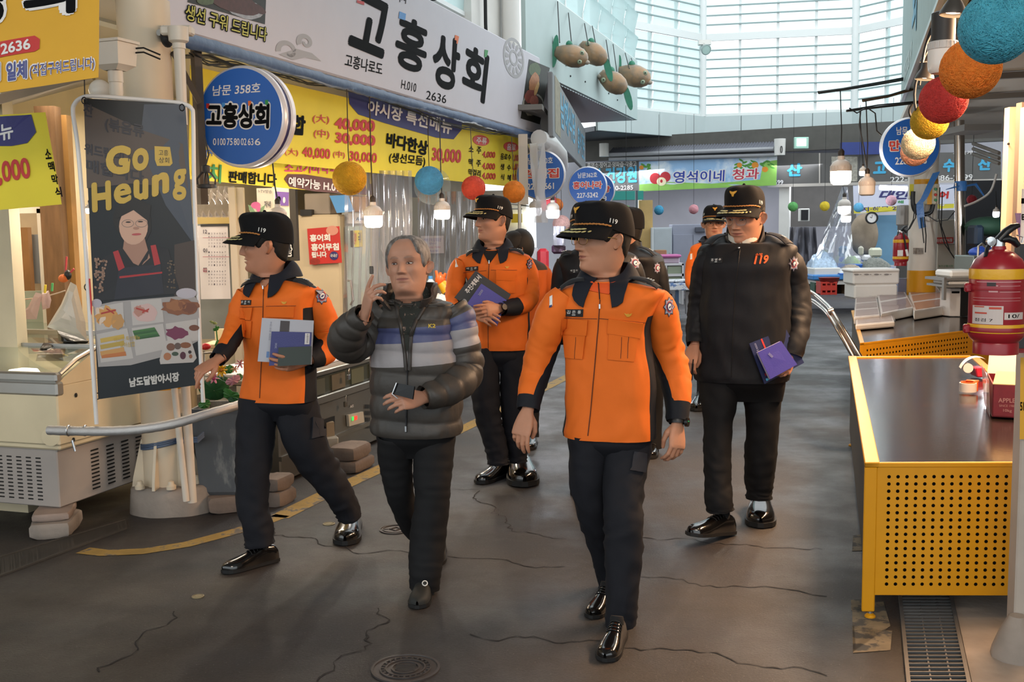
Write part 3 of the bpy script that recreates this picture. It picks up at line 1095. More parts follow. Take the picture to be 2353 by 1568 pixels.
  # ---- clothes
 def torso(s,rows,m,seed=0.0,k=.64,fold=.006,m1=None,m2=None,m3=None,name='jacket',quilt=None,ny=80,nx=72,ex=2.35,dip=.025):
  """rows: (py, xl, xr[, depth ratio][, dy]) from the hem up"""
  u=mpp(s.Y)
  cs,A,D=[],[],[]
  for r in rows:
   py,xl,xr=r[:3]
   kk=r[3]if len(r)>3 and r[3]else k
   dy=r[4]if len(r)>4 else 0.0
   w=(xr-xl)/2*u
   a=w/math.sqrt(math.cos(s.yaw)**2+(kk*math.sin(s.yaw))**2)
   cs.append(s.p((xl+xr)/2,py,dy));A.append(a);D.append(a*kk)
  def S(th,t):
   c,a,d=crom(cs,t),max(.004,crom(A,t)),max(.004,crom(D,t))
   s_,c_=math.sin(th),math.cos(th)
   e=2/ex
   x=a*math.copysign(abs(s_)**e,s_);y=d*math.copysign(abs(c_)**e,c_)
   n=(s.R*(s_/a)+s.F*(c_/d)).normalized()
   q=V((math.sin(th)*1.6+seed,math.cos(th)*1.6,t*3.2))
   w=fold*(NZ.noise(q)*1.1+.6*(1-abs(NZ.noise(q*2.3+V((3,1,seed))))*2.4)*smoothstep(.9,.6,t))
   w+=fold*.9*math.sin(t*42+3*NZ.noise(q*1.4))*smoothstep(.30,.05,t)*smoothstep(0,.03,t)*(.5+.5*NZ.noise(q*1.1+V((7,7,7))))
   if quilt:
    w+=quilt(th,t)
   return c+s.R*x+s.F*y+n*w*smoothstep(1.0,.86,t)-V((0,0,dip*smoothstep(.72,1.0,t)*max(0.0,c_)))
  b=MB(m)
  f={'m1':[],'m2':[],'m3':[]}
  def fn(i,j):
   th,t=-PI+2*PI*i/nx,j/(ny-1)
   for kx,fu in(('m1',m1),('m2',m2),('m3',m3)):
    f[kx].append(fu(th,t)if fu else-1.0)
   return S(th,t)
  b.grid(fn,nx,ny,True)
  # turned-in hem
  def hem(i,j):
   p=S(-PI+2*PI*i/nx,0)
   for kx in f:f[kx].append(f[kx][i])
   return p.lerp(cs[0],.04+.10*j)+V((0,0,.004+.03*j))if j else p
  b.grid(hem,nx,3,True)
  b.at=f
  o=s.t.part(name,b,angle=75)
  s.skins.append((b.v[:],b.f[:]))
  s.S=S;s.jk=o;s.rows=cs
  return o
 def limb(s,pts,m,seed=0.0,fold=.004,m1=None,m2=None,m3=None,n=26,nv=54,bend=None,quilt=None,flat=1.0,hem=True):
  """pts: (px, py, width in px, dy) down the limb; returns an MB"""
  cs=[s.p(q[0],q[1],q[3])for q in pts];rs=[q[2]*mpp(s.Y+q[3])/2 for q in pts]
  b=MB(m);f={'m1':[],'m2':[],'m3':[]}
  rows=[]
  for j in range(nv):
   t=j/(nv-1)
   p=crom(cs,t);r=crom(rs,t)
   d=(crom(cs,min(1,t+.02))-crom(cs,max(0,t-.02))).normalized()
   c=(CAM-p);c=(c-d*c.dot(d)).normalized();x=c.cross(d)
   row=[]
   for i in range(n):
    a=-PI+2*PI*i/n
    q=V((math.cos(a)*1.1+seed,math.sin(a)*1.1,t*7))
    w=fold*(NZ.noise(q*.8)+.8*(1-abs(NZ.noise(q*1.5+V((5,seed,2))))*2.6))
    for bt,bw,ba in(bend or[]):
     w+=ba*.95*(1-1.7*abs(math.sin((t-bt)*PI/(bw*.5)+1.6*math.sin(a+seed)+2.6*NZ.noise(q*.7))))*(.5+NZ.noise(q*.6+V((3,3,3))))*math.exp(-((t-bt)/bw)**2)*(.6+.4*math.cos(a+seed*3))
    if quilt:w+=quilt(a,t)
    row.append(p+c*(math.cos(a)*(r*flat+w))+x*(math.sin(a)*(r+w)))
    ad=math.degrees(a)
    for kx,fu in(('m1',m1),('m2',m2),('m3',m3)):
     f[kx].append(fu(ad,t)if fu else-1.0)
   rows.append(row)
  b.grid(lambda i,j:rows[j][i],n,nv,True)
  if hem:
   last=rows[-1];cc=cs[-1];dl=(cs[-1]-crom(cs,.95)).normalized()
   for kx in f:
    f[kx]+=f[kx][-n:]*2
   b.grid(lambda i,j:last[i].lerp(cc,.03+.16*j)-dl*(.012*j),n,2,True)
  b.at=f
  s.skins.append((b.v[:],b.f[:]))
  return b
 def sleeve(s,pts,m,name='sleeve',**kw):
  return s.t.part(name,s.limb(pts,m,**kw),s.jk,angle=75)
 def legs(s,pelvis,la,lb,m,seed=0.0,**kw):
  """trousers as one garment: pelvis rows and two legs"""
  a=s.limb(la,m,seed,**kw);b=s.limb(lb,m,seed+2.3,**kw)
  nb=MB(m)
  u=mpp(s.Y)
  s.ankles=[s.p(q[-1][0],q[-1][1],q[-1][3])for q in(la,lb)]
  cs=[s.p((r[1]+r[2])/2,r[0])for r in pelvis];A=[(r[2]-r[1])/2*u for r in pelvis]
  nb.grid(lambda i,j:crom(cs,j/11)+s.R*(crom(A,j/11)*math.sin(2*PI*i/32))+s.F*(crom(A,j/11)*(.30+.36*smoothstep(0,6,j))*math.cos(2*PI*i/32)),32,12,True)
  for q in(a,b):
   o=len(nb.v);nb.v+=q.v;nb.f+=[tuple(i+o for i in fc)for fc in q.f];nb.mi+=q.mi;nb.sm+=q.sm
  return s.t.part('trousers',nb,angle=75)
  # ---- decals raycast on to the clothes
 def skin(s,only=None):
  vs,fs=[],[]
  for v,f in(s.skins if only is None else[s.skins[i]for i in only]):
   o=len(vs);vs+=v;fs+=[tuple(i+o for i in q)for q in f]
  s.bvh=BVHTree.FromPolygons(vs,fs)
 def hit(s,px,py,lift=.003):
  d=ray(px,py).normalized()
  h,n,_,_=s.bvh.ray_cast(CAM,d)
  if h is None or abs(h.y-s.Y)>.8:
   h,n,_,_=s.bvh.find_nearest(s.p(px,py,-.1))
  if n.dot(d)>0:n=-n
  return h+n*lift,n
 def patch(s,name,quad,m,th=.004,lift=.003,nu=8,nv=6,parent=None,label=None):
  """cloth patch over a pixel quad bl, br, tr, tl"""
  bl,br,tr,tl=[V(q)for q in quad]
  b=MB(m)
  def fn(u,v):
   q=(bl*(1-u)+br*u)*(1-v)+(tl*(1-u)+tr*u)*v
   return s.hit(q.x,q.y,lift)
  b.sheet(fn,nu,nv,th)
  return s.t.part(name,b,parent or s.jk,label=label)
 def line(s,name,pts,m,r=.0015,lift=.001,parent=None,n=5):
  b=MB(m)
  dens=[]
  for i in range(len(pts)-1):
   for k in range(6):dens.append(V(pts[i]).lerp(V(pts[i+1]),k/6))
  dens.append(V(pts[-1]))
  b.tube([s.hit(q.x,q.y,lift)[0]for q in dens],r,n)
  return s.t.part(name,b,parent or s.jk)
 def shape(s,b,cx,cy,pts,lift):
  """fan-filled pixel outline laid on the cloth"""
  c=s.hit(cx,cy,lift)[0];q=[s.hit(cx+x,cy+y,lift)[0]for x,y in pts]
  for i in range(len(q)):
   b.add([c,q[i],q[(i+1)%len(q)]],[(0,1,2)])
 def badge(s,cx,cy,rx,ry,dark=True,rot=0.0,parent=None):
  """eight-pointed service patch"""
  b=MB(mat('badge_edge_dark' if dark else 'badge_edge_pale','1c2033' if dark else '77768a',.6))
  def star(k,inner,n=8):
   out=[]
   for i in range(2*n):
    a=PI*i/n+rot;r=k if i%2==0 else k*inner
    out.append((rx*r*math.sin(a),-ry*r*math.cos(a)))
   return out
  def circ(k,n=20):return[(rx*k*math.sin(2*PI*i/n),-ry*k*math.cos(2*PI*i/n))for i in range(n)]
  s.shape(b,cx,cy,star(1.0,.72),.004)
  b.use(mat('badge_silver','8d93a6' if dark else '595b74',.5));s.shape(b,cx,cy,star(.84,.74),.0055)
  b.use(mat('badge_red','b5412f',.6));s.shape(b,cx,cy,star(.60,.80,12),.007)
  b.use(mat('badge_navy','27305c',.6));s.shape(b,cx,cy,circ(.44),.0085)
  b.use(mat('badge_white','d9d7d2',.6));s.shape(b,cx,cy,circ(.31),.010)
  b.use(mat('badge_navy','27305c',.6));s.shape(b,cx,cy,[(-.16*rx,.05*ry),(.14*rx,-.14*ry),(.18*rx,.02*ry),(-.02*rx,.18*ry)],.0115)
  return s.t.part('service_patch',b,parent or s.jk)
 def nametag(s,quad,txt,parent=None):
  o=s.patch('name_tag',quad,mat('tag_black','121214',.6),.003,.003,5,3,parent)
  b=MB(mat('tag_white','d0d0cc',.6))
  bl,br,tr,tl=[V(q)for q in quad]
  def pl(x,y):
   q=(bl*(1-x)+br*x)*(1-y)+(tl*(1-x)+tr*x)*y
   return s.hit(q.x,q.y,.006)[0]
  for i,ch in enumerate(txt):
   b.text(ch,lambda x,y:pl(.10+.30*i+x,.42+y),.2,.44,.01)
  b.poly([pl(.4,.2),pl(.6,.2),pl(.6,.3),pl(.4,.3)])
  s.t.part('lettering',b,s.jk)
 def collar(s,c,r,m,h=.045,tip=.085,back=.055,gap=14,drop=.03,spread=.8,tr=1.0):
  """folded collar: ring of radius r round c, wings pointing down at the front"""
  b=MB(m)
  c=s.p(*c)
  def fn(u,v):
   th=math.radians(gap+(360-2*gap)*u)
   c_,s_=math.cos(th),math.sin(th)
   fr=smoothstep(-.2,1.0,c_)
   near=smoothstep(.55,1.0,c_)
   base=c+s.R*(r*s_)+s.F*(r*.98*c_)-V((0,0,drop*fr))
   out=(s.R*s_+s.F*c_*(1+.2*fr))
   top=base+V((0,0,h*(1-.55*fr)))+out*.002
   edge=base+out*(back*spread)+V((0,0,-.012-(tip-.02)*near*1.0))+out*(.018*near)+s.R*(s_*.05*near*tr)
   mid=top.lerp(edge,.35)+V((0,0,.012))+out*.010
   p=top*(1-v)**2+mid*(2*v*(1-v))+edge*v*v
   if v>.3:
    lo,no,_,_=s.bvh.find_nearest(p)
    lf=.009+.006*smoothstep(.3,1,v)
    if lo is not None and(p-lo).dot(no)<lf:p=lo+no*lf
   return p,(out*.7+V((0,0,.6))).normalized()
  b.sheet(fn,49,8,.004)
  return s.t.part('collar',b,s.jk)
 def epaulette(s,a,bq,w=.045,m=None,marks=True,lift=.012):
  """shoulder strap between two pixel points"""
  m=m or mat('strap_black','15161a',.7)
  pa,na=s.hit(*a,lift);pb,nb_=s.hit(*bq,lift)
  d=(pb-pa).normalized();n=((na+nb_)/2+V((0,0,.8))).normalized()
  x=d.cross(n).normalized()
  b=MB(m)
  b.sheet(lambda u,v:(pa.lerp(pb,v)+x*((u-.5)*w)+n*(.012*math.sin(PI*v)+.006*math.sin(PI*u)),n),5,9,.005)
  o=s.t.part('epaulette',b,s.jk)
  if marks:
   k=MB(mat('tag_white','d0d0cc',.6));ctr=pa.lerp(pb,.66)+n*.022
   for i in range(3):
    k.ball(ctr+d*(.012*(i-1)),(.0055,.0055,.0025),8,5)
   s.t.part('rank_marks',k,s.jk)
   # ---- hands and shoes
 def hand(s,wrist,tipdir,back,left=False,curl=(.35,.45,.5,.55),thumb=.5,sc=1.0,spread=.06,index=None,two=(1.0,1.1,.7)):
  """wrist (px,py,dy); tipdir (px,py,dy) towards the knuckles; back = direction of the back of the hand"""
  w=s.p(*wrist);k=s.p(*tipdir)
  X=(k-w).normalized()
  Z=V(back);Z=(Z-X*Z.dot(X)).normalized()
  Yv=Z.cross(X)
  if left:Yv=-Yv
  h=MB(MATS[s.sk])
  # palm
  prof=[(-.035,.023,.019),(0,.0255,.0185),(.03,.035,.0170),(.062,.0405,.0150),(.088,.041,.0125),(.100,.038,.0085)]
  n=14
  def ring(i,j):
   x,a,b_=prof[j];t=2*PI*i/n
   return V((x,a*math.cos(t),b_*math.sin(t)))
  o=h.grid(ring,n,len(prof),True)
  h.face([o+i for i in range(n)][::-1]);h.face([o+(len(prof)-1)*n+i for i in range(n)])
  fing=[(.0915,.0285,.073,.0085),(.096,.0095,.080,.0088),(.0925,-.0105,.075,.0083),(.085,-.0285,.060,.0074)]
  for i,(bx,by,L,r)in enumerate(fing):
   c=curl[i]
   if i==0 and index is not None:c=index
   ang=0.0;p=V((bx-.016,by,-.001));pts=[p.copy()];p=V((bx,by,0));pts.append(p.copy())
   sp=(1.5-i)*spread
   for q,(seg,kk)in enumerate(zip((.46,.30,.24),two)):
    ang+=c*kk
    d=V((math.cos(ang)*math.cos(sp),math.sin(sp)*math.cos(ang),-math.sin(ang)))
    p=p+d*(L*seg);pts.append(p.copy())
   rr=[r*1.1,r*1.08,r*1.02,r*.95,r*.72]
   h.tube(pts,rr,10)
   for q in(2,3,4):h.ball(pts[q],rr[q]*(1.03 if q<4 else 1.0),10,8)
  tp=[V((.018,.016,-.006)),V((.040,.034,-.010-.010*thumb)),V((.068,.049-.012*thumb,-.014-.022*thumb)),V((.090,.052-.026*thumb,-.018-.034*thumb))]
  h.tube(tp,[.0135,.0125,.0102,.0078],10)
  h.ball(tp[2],.0103,10,8);h.ball(tp[3],.0079,10,8);h.ball(tp[1],.0124,10,8)
  me=bpy.data.meshes.new('hand_form');me.from_pydata([tuple(q)for q in h.v],[],h.f)
  ob=bpy.data.objects.new('hand_form',me);COL.objects.link(ob)
  md=ob.modifiers.new('r','REMESH');md.mode='VOXEL';md.voxel_size=.0030
  sm=ob.modifiers.new('s','SMOOTH');sm.iterations=3;sm.factor=.5
  dg=bpy.context.evaluated_depsgraph_get();dg.update()
  ev=ob.evaluated_get(dg).data
  T=lambda c:w+X*(c[0]*sc)+Yv*(c[1]*sc)+Z*(c[2]*sc)
  vs=[T(v.co)for v in ev.vertices];fs=[tuple(q.vertices)for q in ev.polygons]
  if left:fs=[q[::-1]for q in fs]
  bpy.data.objects.remove(ob);bpy.data.meshes.remove(me)
  s.body.add(vs,fs)
  s.T=T
  s.handframe=(w,X,Yv,Z)
  return T
 def shoe(s,heel,toe,m,sc=1.0,z0=None,pitch=0.0,roll=0.0,croc=False):
  """heel and toe as world points on the ground (or raised)"""
  heel,toe=V(heel),V(toe)
  d=toe-heel;L=d.length;X=d/L
  an=min(s.ankles,key=lambda q:(V((q.x,q.y,0))-V((heel.x,heel.y,0))).length)
  sh=V((an.x-heel.x,an.y-heel.y,0))-V((X.x,X.y,0))*(.082*L/.29)
  if sh.length<.09:heel=heel+sh;toe=toe+sh
  Yv=UPV.cross(X).normalized();Z=X.cross(Yv)
  tab=[(0.0,.026,.052),(.04,.031,.070),(.16,.035,.082),(.30,.036,.088),(.42,.038,.074),(.56,.043,.058),(.70,.048,.048),(.84,.046,.040),(.94,.034,.033),(1.0,.006,.022)]
  k=L/.29
  b=MB(m)
  def up(i,j):
   t=j/22;w,h=hermite(tab,t)
   a=PI*i/14
   return heel+X*(L*t)+Yv*(w*k*math.copysign(abs(math.cos(a))**.75,math.cos(a)))+Z*((.016+h*math.sin(a)**.8)*k)
  b.grid(up,15,23)
  so=MB(mat('sole_black','0b0b0c',.6))
  ol=[]
  for t,sd in[(q/16,1)for q in range(17)]+[(q/16,-1)for q in range(16,-1,-1)]:
   w,h=hermite(tab,t)
   ol.append(heel+X*(L*(t*1.02-.008))+Yv*(sd*(w+.004)*k))
  so.poly([p+Z*(.004*k)for p in ol],Z*(.016*k))
  hb=heel+X*(.015*k)
  so.obox(hb-Yv*(.031*k),X*(.075*k),Yv*(.062*k),Z*(.010*k),.004)
  b.use(mat('sock_black','101012',.9));b.tube([heel+X*(.075*k)+Z*(.05*k),heel+X*(.070*k)+Z*(.10*k),heel+X*(.066*k)+Z*(.112*k)],[.030*k,.030*k,.026*k],14)
  o=s.t.part('shoe',b,angle=70)
  s.t.part('sole',so,o)
  if not croc:
   lc=MB(mat('lace_black','050505',.6))
   for q in range(4):
    t=.34+.055*q;w,h=hermite(tab,t)
    pts=[]
    for a in(50,70,90,110,130):
     r_=math.radians(a)
     pts.append(heel+X*(L*t)+Yv*(w*k*math.copysign(abs(math.cos(r_))**.75,math.cos(r_)))+Z*((.019+h*math.sin(r_)**.8)*k))
    lc.tube(pts,.0022,5)
   s.t.part('laces',lc,o)
  return o
 def trunk(s,pts):
  """the body under the clothes: tapered tubes (px,py,w,dy)"""
  for i,q in enumerate(pts):
   if i>2:
    a,c=q[-2],q[-1];q=q[:-1]+[tuple(a[k]+(c[k]-a[k])*.8 for k in range(4))]
   s.body.tube([s.p(a[0],a[1],a[3])for a in q],[a[2]*mpp(s.Y)/2 for a in q],10)
 def finish(s):
  s.bodypad()
  s.bo=s.t.part('body',s.body,angle=80)
  for n,b in getattr(s,'later',[]):
   s.t.part(n,b,s.bo if n!='hair' else None,angle=80)
   # ------------------------------------------------------------------ the people
mat_skin('skin','ab7a60','8c5449')
mat_skin('skin_warm','a8745a','864f45')
mat_skin('skin_old','a87c66','8a5a52',brow='4a423c')
HB=mat('hair_black','14110e',.6,bump=.25,bscale=700,spec=.3)
HG=mat('hair_grey','4d4844',.6,bump=.35,bscale=600,col2='86817d',c2scale=70,c2lo=.40,c2hi=.66,stretch=(1,1,.25))
ORG=mat_cloth('jacket_orange',['d8671e','14161c'],.72)
BLKJ=mat_cloth('jacket_black',['121215'],.62,spec=.25)
TRO=mat_cloth('trousers_navy',['14151b'],.8)
TROB=mat_cloth('trousers_black',['0f0f11'],.75)
ORP=mat('orange_flap','d5651d',.72,bump=.12,bscale=350,spec=.25)
NAVC=mat('collar_navy','1b1e26',.75,bump=.12,bscale=350,spec=.25)
SHO=mat('shoe_leather','0b0a0a',.16,bump=.05,bscale=30,coat=.6)
ZIP=mat('zip_dark','53270f',.6)
STEEL=mat('steel','b9bbbd',.28,1.0)
def adist(a,b):return abs((a-b+180)%360-180)
def panel(ts,t_arm=.58,hw=30,yoke=.69,yk=0.0):
 """side panels and shoulder yoke of the two-tone jacket"""
 def f(th,t):
  a=math.degrees(th)
  w=hw+12*smoothstep(.45,.15,t)*0
  sd=(w-adist(abs(a),103))/60
  sd=min(sd,(t_arm-t)*6)
  return max(sd,(t-yoke-.34*max(0.0,math.cos(th)))*7)
 return f
def cuffed(center,h0=18,h1=78,t0=.18,cuff=.87):
 def f(a,t):
  hw=h0+(h1-h0)*smoothstep(t0,.85,t)
  return max(min((hw-adist(a,center))/60,(t-t0)*5),(t-cuff)*8)
 return f
FS='thing'
# ---- the officer in front
def officer_front():
 Y=4.3
 b=G(1405,1440);p=Person('man in orange jacket and black cap walking in front, head turned to the left',(b.x,Y,0),Y,-20)
 p.torso([(1003,1296,1504),(940,1300,1503),(870,1302,1504),(800,1298,1494),(748,1290,1492),(702,1280,1508),(670,1280,1522,.5),(654,1316,1484,.62),(641,1346,1446,.9),(632,1352,1440,1.0)],
 ORG,1.0,m1=panel(p,.50,34,.68))
 # image-left arm is his right
 p.sleeve([(1300,678,58,0),(1281,705,76,0),(1262,750,78,.02),(1246,800,74,.05),(1231,860,66,.05),(1219,905,58,.0),(1213,942,50,-.03)],ORG,seed=3.1,
 m1=cuffed(100,20,84),bend=[(.55,.16,.009),(.30,.12,.004)])
 p.sleeve([(1500,682,58,0),(1516,708,74,0),(1524,750,76,.03),(1534,800,72,.06),(1549,860,72,.05),(1557,915,60,.0),(1556,968,50,-.04)],ORG,seed=5.7,
 m1=cuffed(-100,20,74),bend=[(.55,.18,.010),(.72,.10,.006)])
 p.skin()
 p.collar((1397,632,.02),.082,NAVC,h=.05,tip=.105,back=.062,gap=17,drop=.03)
 p.patch('undershirt',[(1352,668),(1400,678),(1420,640),(1348,645)],mat('undershirt_orange','d2501c',.8),.003,.004,10,8)
 p.line('undershirt_zip',[(1376,650),(1379,690)],mat('zip_black','141416',.5),.0025,.008)
 p.line('zipper',[(1379,690),(1374,760),(1366,850),(1357,950),(1351,1002)],ZIP,.0022,.002)
 z=MB(STEEL);h,n=p.hit(1379,705,.008);z.box(h,(.006,.006,.018));p.t.part('zip_pull',z,p.jk)
 p.patch('pocket_flap',[(1288,768),(1349,771),(1352,735),(1291,731)],ORP,.006,.007)
 p.patch('pocket_flap',[(1396,766),(1470,778),(1475,742),(1399,732)],ORP,.006,.007)
 p.patch('pocket',[(1301,822),(1340,826),(1347,768),(1296,765)],ORP,.005,.005)
 p.patch('pocket',[(1397,826),(1456,832),(1466,776),(1400,764)],ORP,.005,.005)
 for x in(1325,1428,1443):p.line('pocket_seam',[(x,774),(x-2,824)],ZIP,.0012,.008)
 for q in([(1296,731),(1372,733)],[(1376,732),(1482,742)]):p.line('chest_seam',q,ZIP,.0013,.002)
 p.nametag([(1299,727),(1340,728),(1341,711),(1301,711)],'김은용')
 e=MB(mat('gold_thread','c8932e'));p.shape(e,1443,723,[(-9,-4),(-3,-1),(0,-3),(3,-1),(9,-4),(6,2),(2,5),(-3,5),(-6,1)],.004);p.t.part('chest_emblem',e,p.jk)
 p.badge(1536,706,13,24)
 w=MB(mat('badge_white','d9d7d2',.6));p.shape(w,1266,693,[(-3,14),(4,10),(4,-14),(-2,-10)],.004);w.use(mat('badge_navy','27305c'));p.shape(w,1266,702,[(-3,6),(3,4),(3,-1),(-3,1)],.006)
 p.t.part('sleeve_flash',w,p.jk)
 p.epaulette((1449,645),(1512,668));p.epaulette((1345,648),(1292,668),marks=False)
 p.hand((1212,944,-.04),(1203,976,-.06),(-.45,-.9,.1),curl=(.35,.42,.48,.55),sc=1.08,thumb=.8)
 p.hand((1556,972,-.05),(1556,1006,-.07),(.55,-.85,.1),left=True,curl=(.5,.55,.55,.5),sc=1.08,thumb=.9)
 wr,X,Yv,Z=p.handframe
 wt=MB(mat('watch_black','0c0c0d',.4));wt.lathe([(.034,-.009),(.036,0),(.034,.009)],20,Mx.Translation(wr-X*.005)@X.to_track_quat('Z','Y').to_matrix().to_4x4())
 fc=wr-X*.005+V((.032,-.012,0));wt.tube([fc,fc+V((.012,-.006,0))],.019,14)
 wo=p.t.part('wristwatch',wt)
 g=MB(mat('watch_glow','102018',.3,emit='27d07a',estr=.8));g.box(fc+V((.0125,-.0075,.004)),(.002,.004,.004));p.t.part('watch_light',g,wo)
 p.head(1386,549,1.17,-65,2,f={'noeyes':False,'hl':.05,'brow':.6,'eye':.0030},neck=(1396,640,.03),neckw=92)
 p.cap(-2,.86)
 p.glasses('c9a45c',r=.0006)
 p.legs([(1062,1318,1486),(1030,1306,1496),(1000,1305,1497),(960,1312,1494)],
 [(1446,1000,106,0),(1440,1050,104,-.03),(1434,1110,97,-.08),(1431,1180,88,-.14),(1433,1240,88,-.16),(1432,1320,82,-.18),(1428,1390,74,-.2),(1423,1444,68,-.2)],
 [(1354,1000,98,0),(1352,1050,92,.0),(1350,1110,80,.0),(1367,1180,76,.03),(1382,1240,68,.1),(1394,1300,60,.17),(1403,1350,54,.22),(1405,1380,50,.24)],TRO,2.0,bend=[(.52,.16,.014),(.93,.09,.013)],fold=.008)
 p.skin()
 k=p.patch('cargo_pocket',[(1448,1082),(1480,1086),(1484,1042),(1456,1038)],mat('cargo_navy','1a1c24',.8),.008,.006,parent=p.t.o)
 p.shoe(G(1426,1462),G(1390,1524),SHO);p.shoe(G(1404,1378),G(1358,1424),SHO)
 p.trunk([[(1396,640,90,.02),(1400,700,80,.02),(1400,960,80,.03)],[(1300,690,18,.02),(1250,800,18,.05),(1213,940,20,-.03)],[(1500,690,18,.02),(1534,800,18,.06),(1556,970,20,-.04)],
 [(1440,1000,60,0),(1430,1240,50,-.15),(1424,1440,40,-.2)],[(1352,1000,60,0),(1370,1200,44,.05),(1403,1370,36,.23)]])
 p.finish()
 # ---- the old man in the quilted jacket
def elder():
 Y=4.6
 b=G(985,1350);p=Person('grey-haired old man in charcoal quilted jacket with white and blue stripes, hand raised',(b.x,Y,0),Y,-8,'skin_old')
 PUF=mat_cloth('puffer',['37332f','42486e','8f8b8d'],.52,bump=.25,bscale=60,spec=.45)
 def qt(n,off=0.0,amp=.011):
  def f(a,t):
   x=t*n+off+.08*math.sin(a*2 if abs(a)<7 else math.radians(a)*2)
   return amp*(abs(math.sin(PI*x))**.55-.6)+.0022*math.sin(a*23+5*math.floor(x))*abs(math.sin(PI*x))
  return f
  # bands by height: t of the stripes on the torso
 def band(lo,hi):return lambda th,t:min(t-lo-.012*math.sin(th*1),hi+.012*math.sin(th*1)-t)*8
 p.torso([(996,856,1061),(950,853,1062),(890,852,1060),(830,853,1056),(780,852,1048),(740,858,1046),(705,872,1046,.56),(693,888,1022,.66),(687,900,1000,.9),(683,906,992,1.0)],
 PUF,7.0,fold=.004,quilt=qt(10,.1),m1=band(.44,.535),m2=band(.325,.44),k=.72,ny=120,ex=2.2)
 p.sleeve([(888,712,70,.02),(862,738,92,.02),(832,770,98,-.02),(806,788,94,-.08),(797,778,84,-.14),(806,756,74,-.2),(823,735,60,-.24),(838,720,46,-.27)],PUF,seed=2.2,fold=.003,quilt=qt(8,.3,.009),nv=90,bend=[(.55,.2,.006)])
 sl2=lambda lo,hi:(lambda a,t:min(t-lo,hi-t)*8)
 p.sleeve([(1036,706,66,.0),(1050,730,80,.0),(1058,770,82,.0),(1066,815,84,.0),(1068,856,84,-.02),(1048,884,78,-.1),(1012,903,68,-.17),(972,914,54,-.22)],PUF,seed=4.2,fold=.003,quilt=qt(9,.2,.010),nv=90,bend=[(.6,.2,.006)],
 m1=sl2(.12,.235),m2=sl2(.235,.36))
 p.skin()
 dk=mat('zip_black','141416',.5)
 # open front showing a dark checked shirt
 p.patch('shirt_front',[(930,806),(940,806),(972,700),(910,690)],mat('check_shirt','20231f',.8,col2='8d7568',c2scale=45,c2lo=.60,c2hi=.68),.004,.006,8,14)
 pe=mat('puffer_edge','322e2b',.45)
 p.line('front_edge',[(941,850),(943,800),(945,764),(957,737),(978,704),(990,690)],pe,.0085,.006,n=8)
 p.line('front_edge',[(934,850),(930,800),(924,764),(918,730),(909,688),(906,676)],pe,.0085,.006,n=8)
 p.line('zipper',[(937,840),(934,920),(934,994)],dk,.004,.004)
 z=MB(STEEL);h,n=p.hit(934,986,.01);z.box(h,(.007,.006,.024));p.t.part('zip_pull',z,p.jk)
 yl=MB(mat('yellow_print','c3a83a',.6))
 yl.text('K2',lambda x,y:p.hit(984+16*x,754-8.5*y-0*x,.004)[0],1,1,.03)
 p.t.part('chest_lettering',yl,p.jk)
 # stand collar fallen open
 cb=MB(mat('puffer_collar','3b3633',.42,bump=.3,bscale=60));c=p.p(944,690,.02)
 def cf(u,v):
  th=math.radians(26+308*u);c_,s_=math.cos(th),math.sin(th);fr=smoothstep(-.1,1,c_)
  near=smoothstep(.3,.95,c_)
  base=c+p.R*(.098*s_)+p.F*(.098*c_)-V((0,0,.050*fr+.01))
  out=p.R*s_+p.F*c_
  q=base+V((0,0,(.085-.015*fr)*v))+out*((.014+.050*near)*v)+p.R*(s_*.03*near*v)
  return q+out*(.006*math.sin(PI*v)),out
 cb.sheet(cf,49,8,.016);p.t.part('collar',cb,p.jk)
 sc_=MB(mat('check_shirt','20231f'));c2=p.p(944,684,.02)
 def sf(u,v):
  th=math.radians(14+332*u);c_,s_=math.cos(th),math.sin(th);fr=smoothstep(-.1,1,c_)
  base=c2+p.R*(.070*s_)+p.F*(.072*c_)-V((0,0,.042*fr))
  out=p.R*s_+p.F*c_
  return base+V((0,0,.045*(1-v)-.03*v*fr))+out*(.022*v),out
 sc_.sheet(sf,41,5,.004);p.t.part('shirt_collar',sc_,p.jk)
 # raised right hand, index finger up
 p.hand((838,726,-.28),(845,692,-.31),(-.85,-.5,.15),curl=(.05,.55,.72,.85),index=.10,thumb=.2,sc=1.05,spread=.05)
 p.hand((972,914,-.22),(938,918,-.27),(.2,-.92,.45),left=True,curl=(.5,.55,.6,.65),thumb=.2,sc=1.12)
 p.head(938,611,1.10,-12,9,-3,f={'age':2,'wide':1.04,'hl':.099,'hr':-.006,'brow':.45,'eye':.0034,'hairt':.007,'gaze':-.002,'nose':1.0},neck=(944,700,.03),neckw=94,hair='hair_grey')
 p.legs([(1050,872,1040),(1020,866,1046),(990,866,1048),(950,870,1046)],
 [(998,1000,96,0),(996,1060,92,-.02),(994,1110,84,-.04),(993,1150,78,-.05),(985,1220,82,-.06),(980,1280,80,-.08),(977,1320,72,-.1),(975,1352,66,-.1)],
 [(910,1000,90,0),(909,1060,76,.02),(914,1110,66,.04),(926,1160,58,.09),(950,1210,54,.18),(978,1240,52,.27),(996,1262,48,.33)],TROB,3.0,bend=[(.5,.14,.006),(.93,.09,.008)],quilt=lambda a,t:.0025*abs(math.sin(t*46)))
 crc=mat('rubber_shoe','1d1f1e',.7)
 p.shoe(G(980,1362),G(957,1414),crc,croc=True);p.shoe(G(1012,1262),G(1000,1302),crc,croc=True)
 st=MB(mat('badge_white','d9d7d2'));q=G(980,1375)+V((0,-.06,.088));st.disc(q,V((.1,-.7,.6)),.013,14);st.use(crc);st.disc(q+V((0,-.0015,.001)),V((.1,-.7,.6)),.009,12)
 p.t.part('shoe_stud',st)
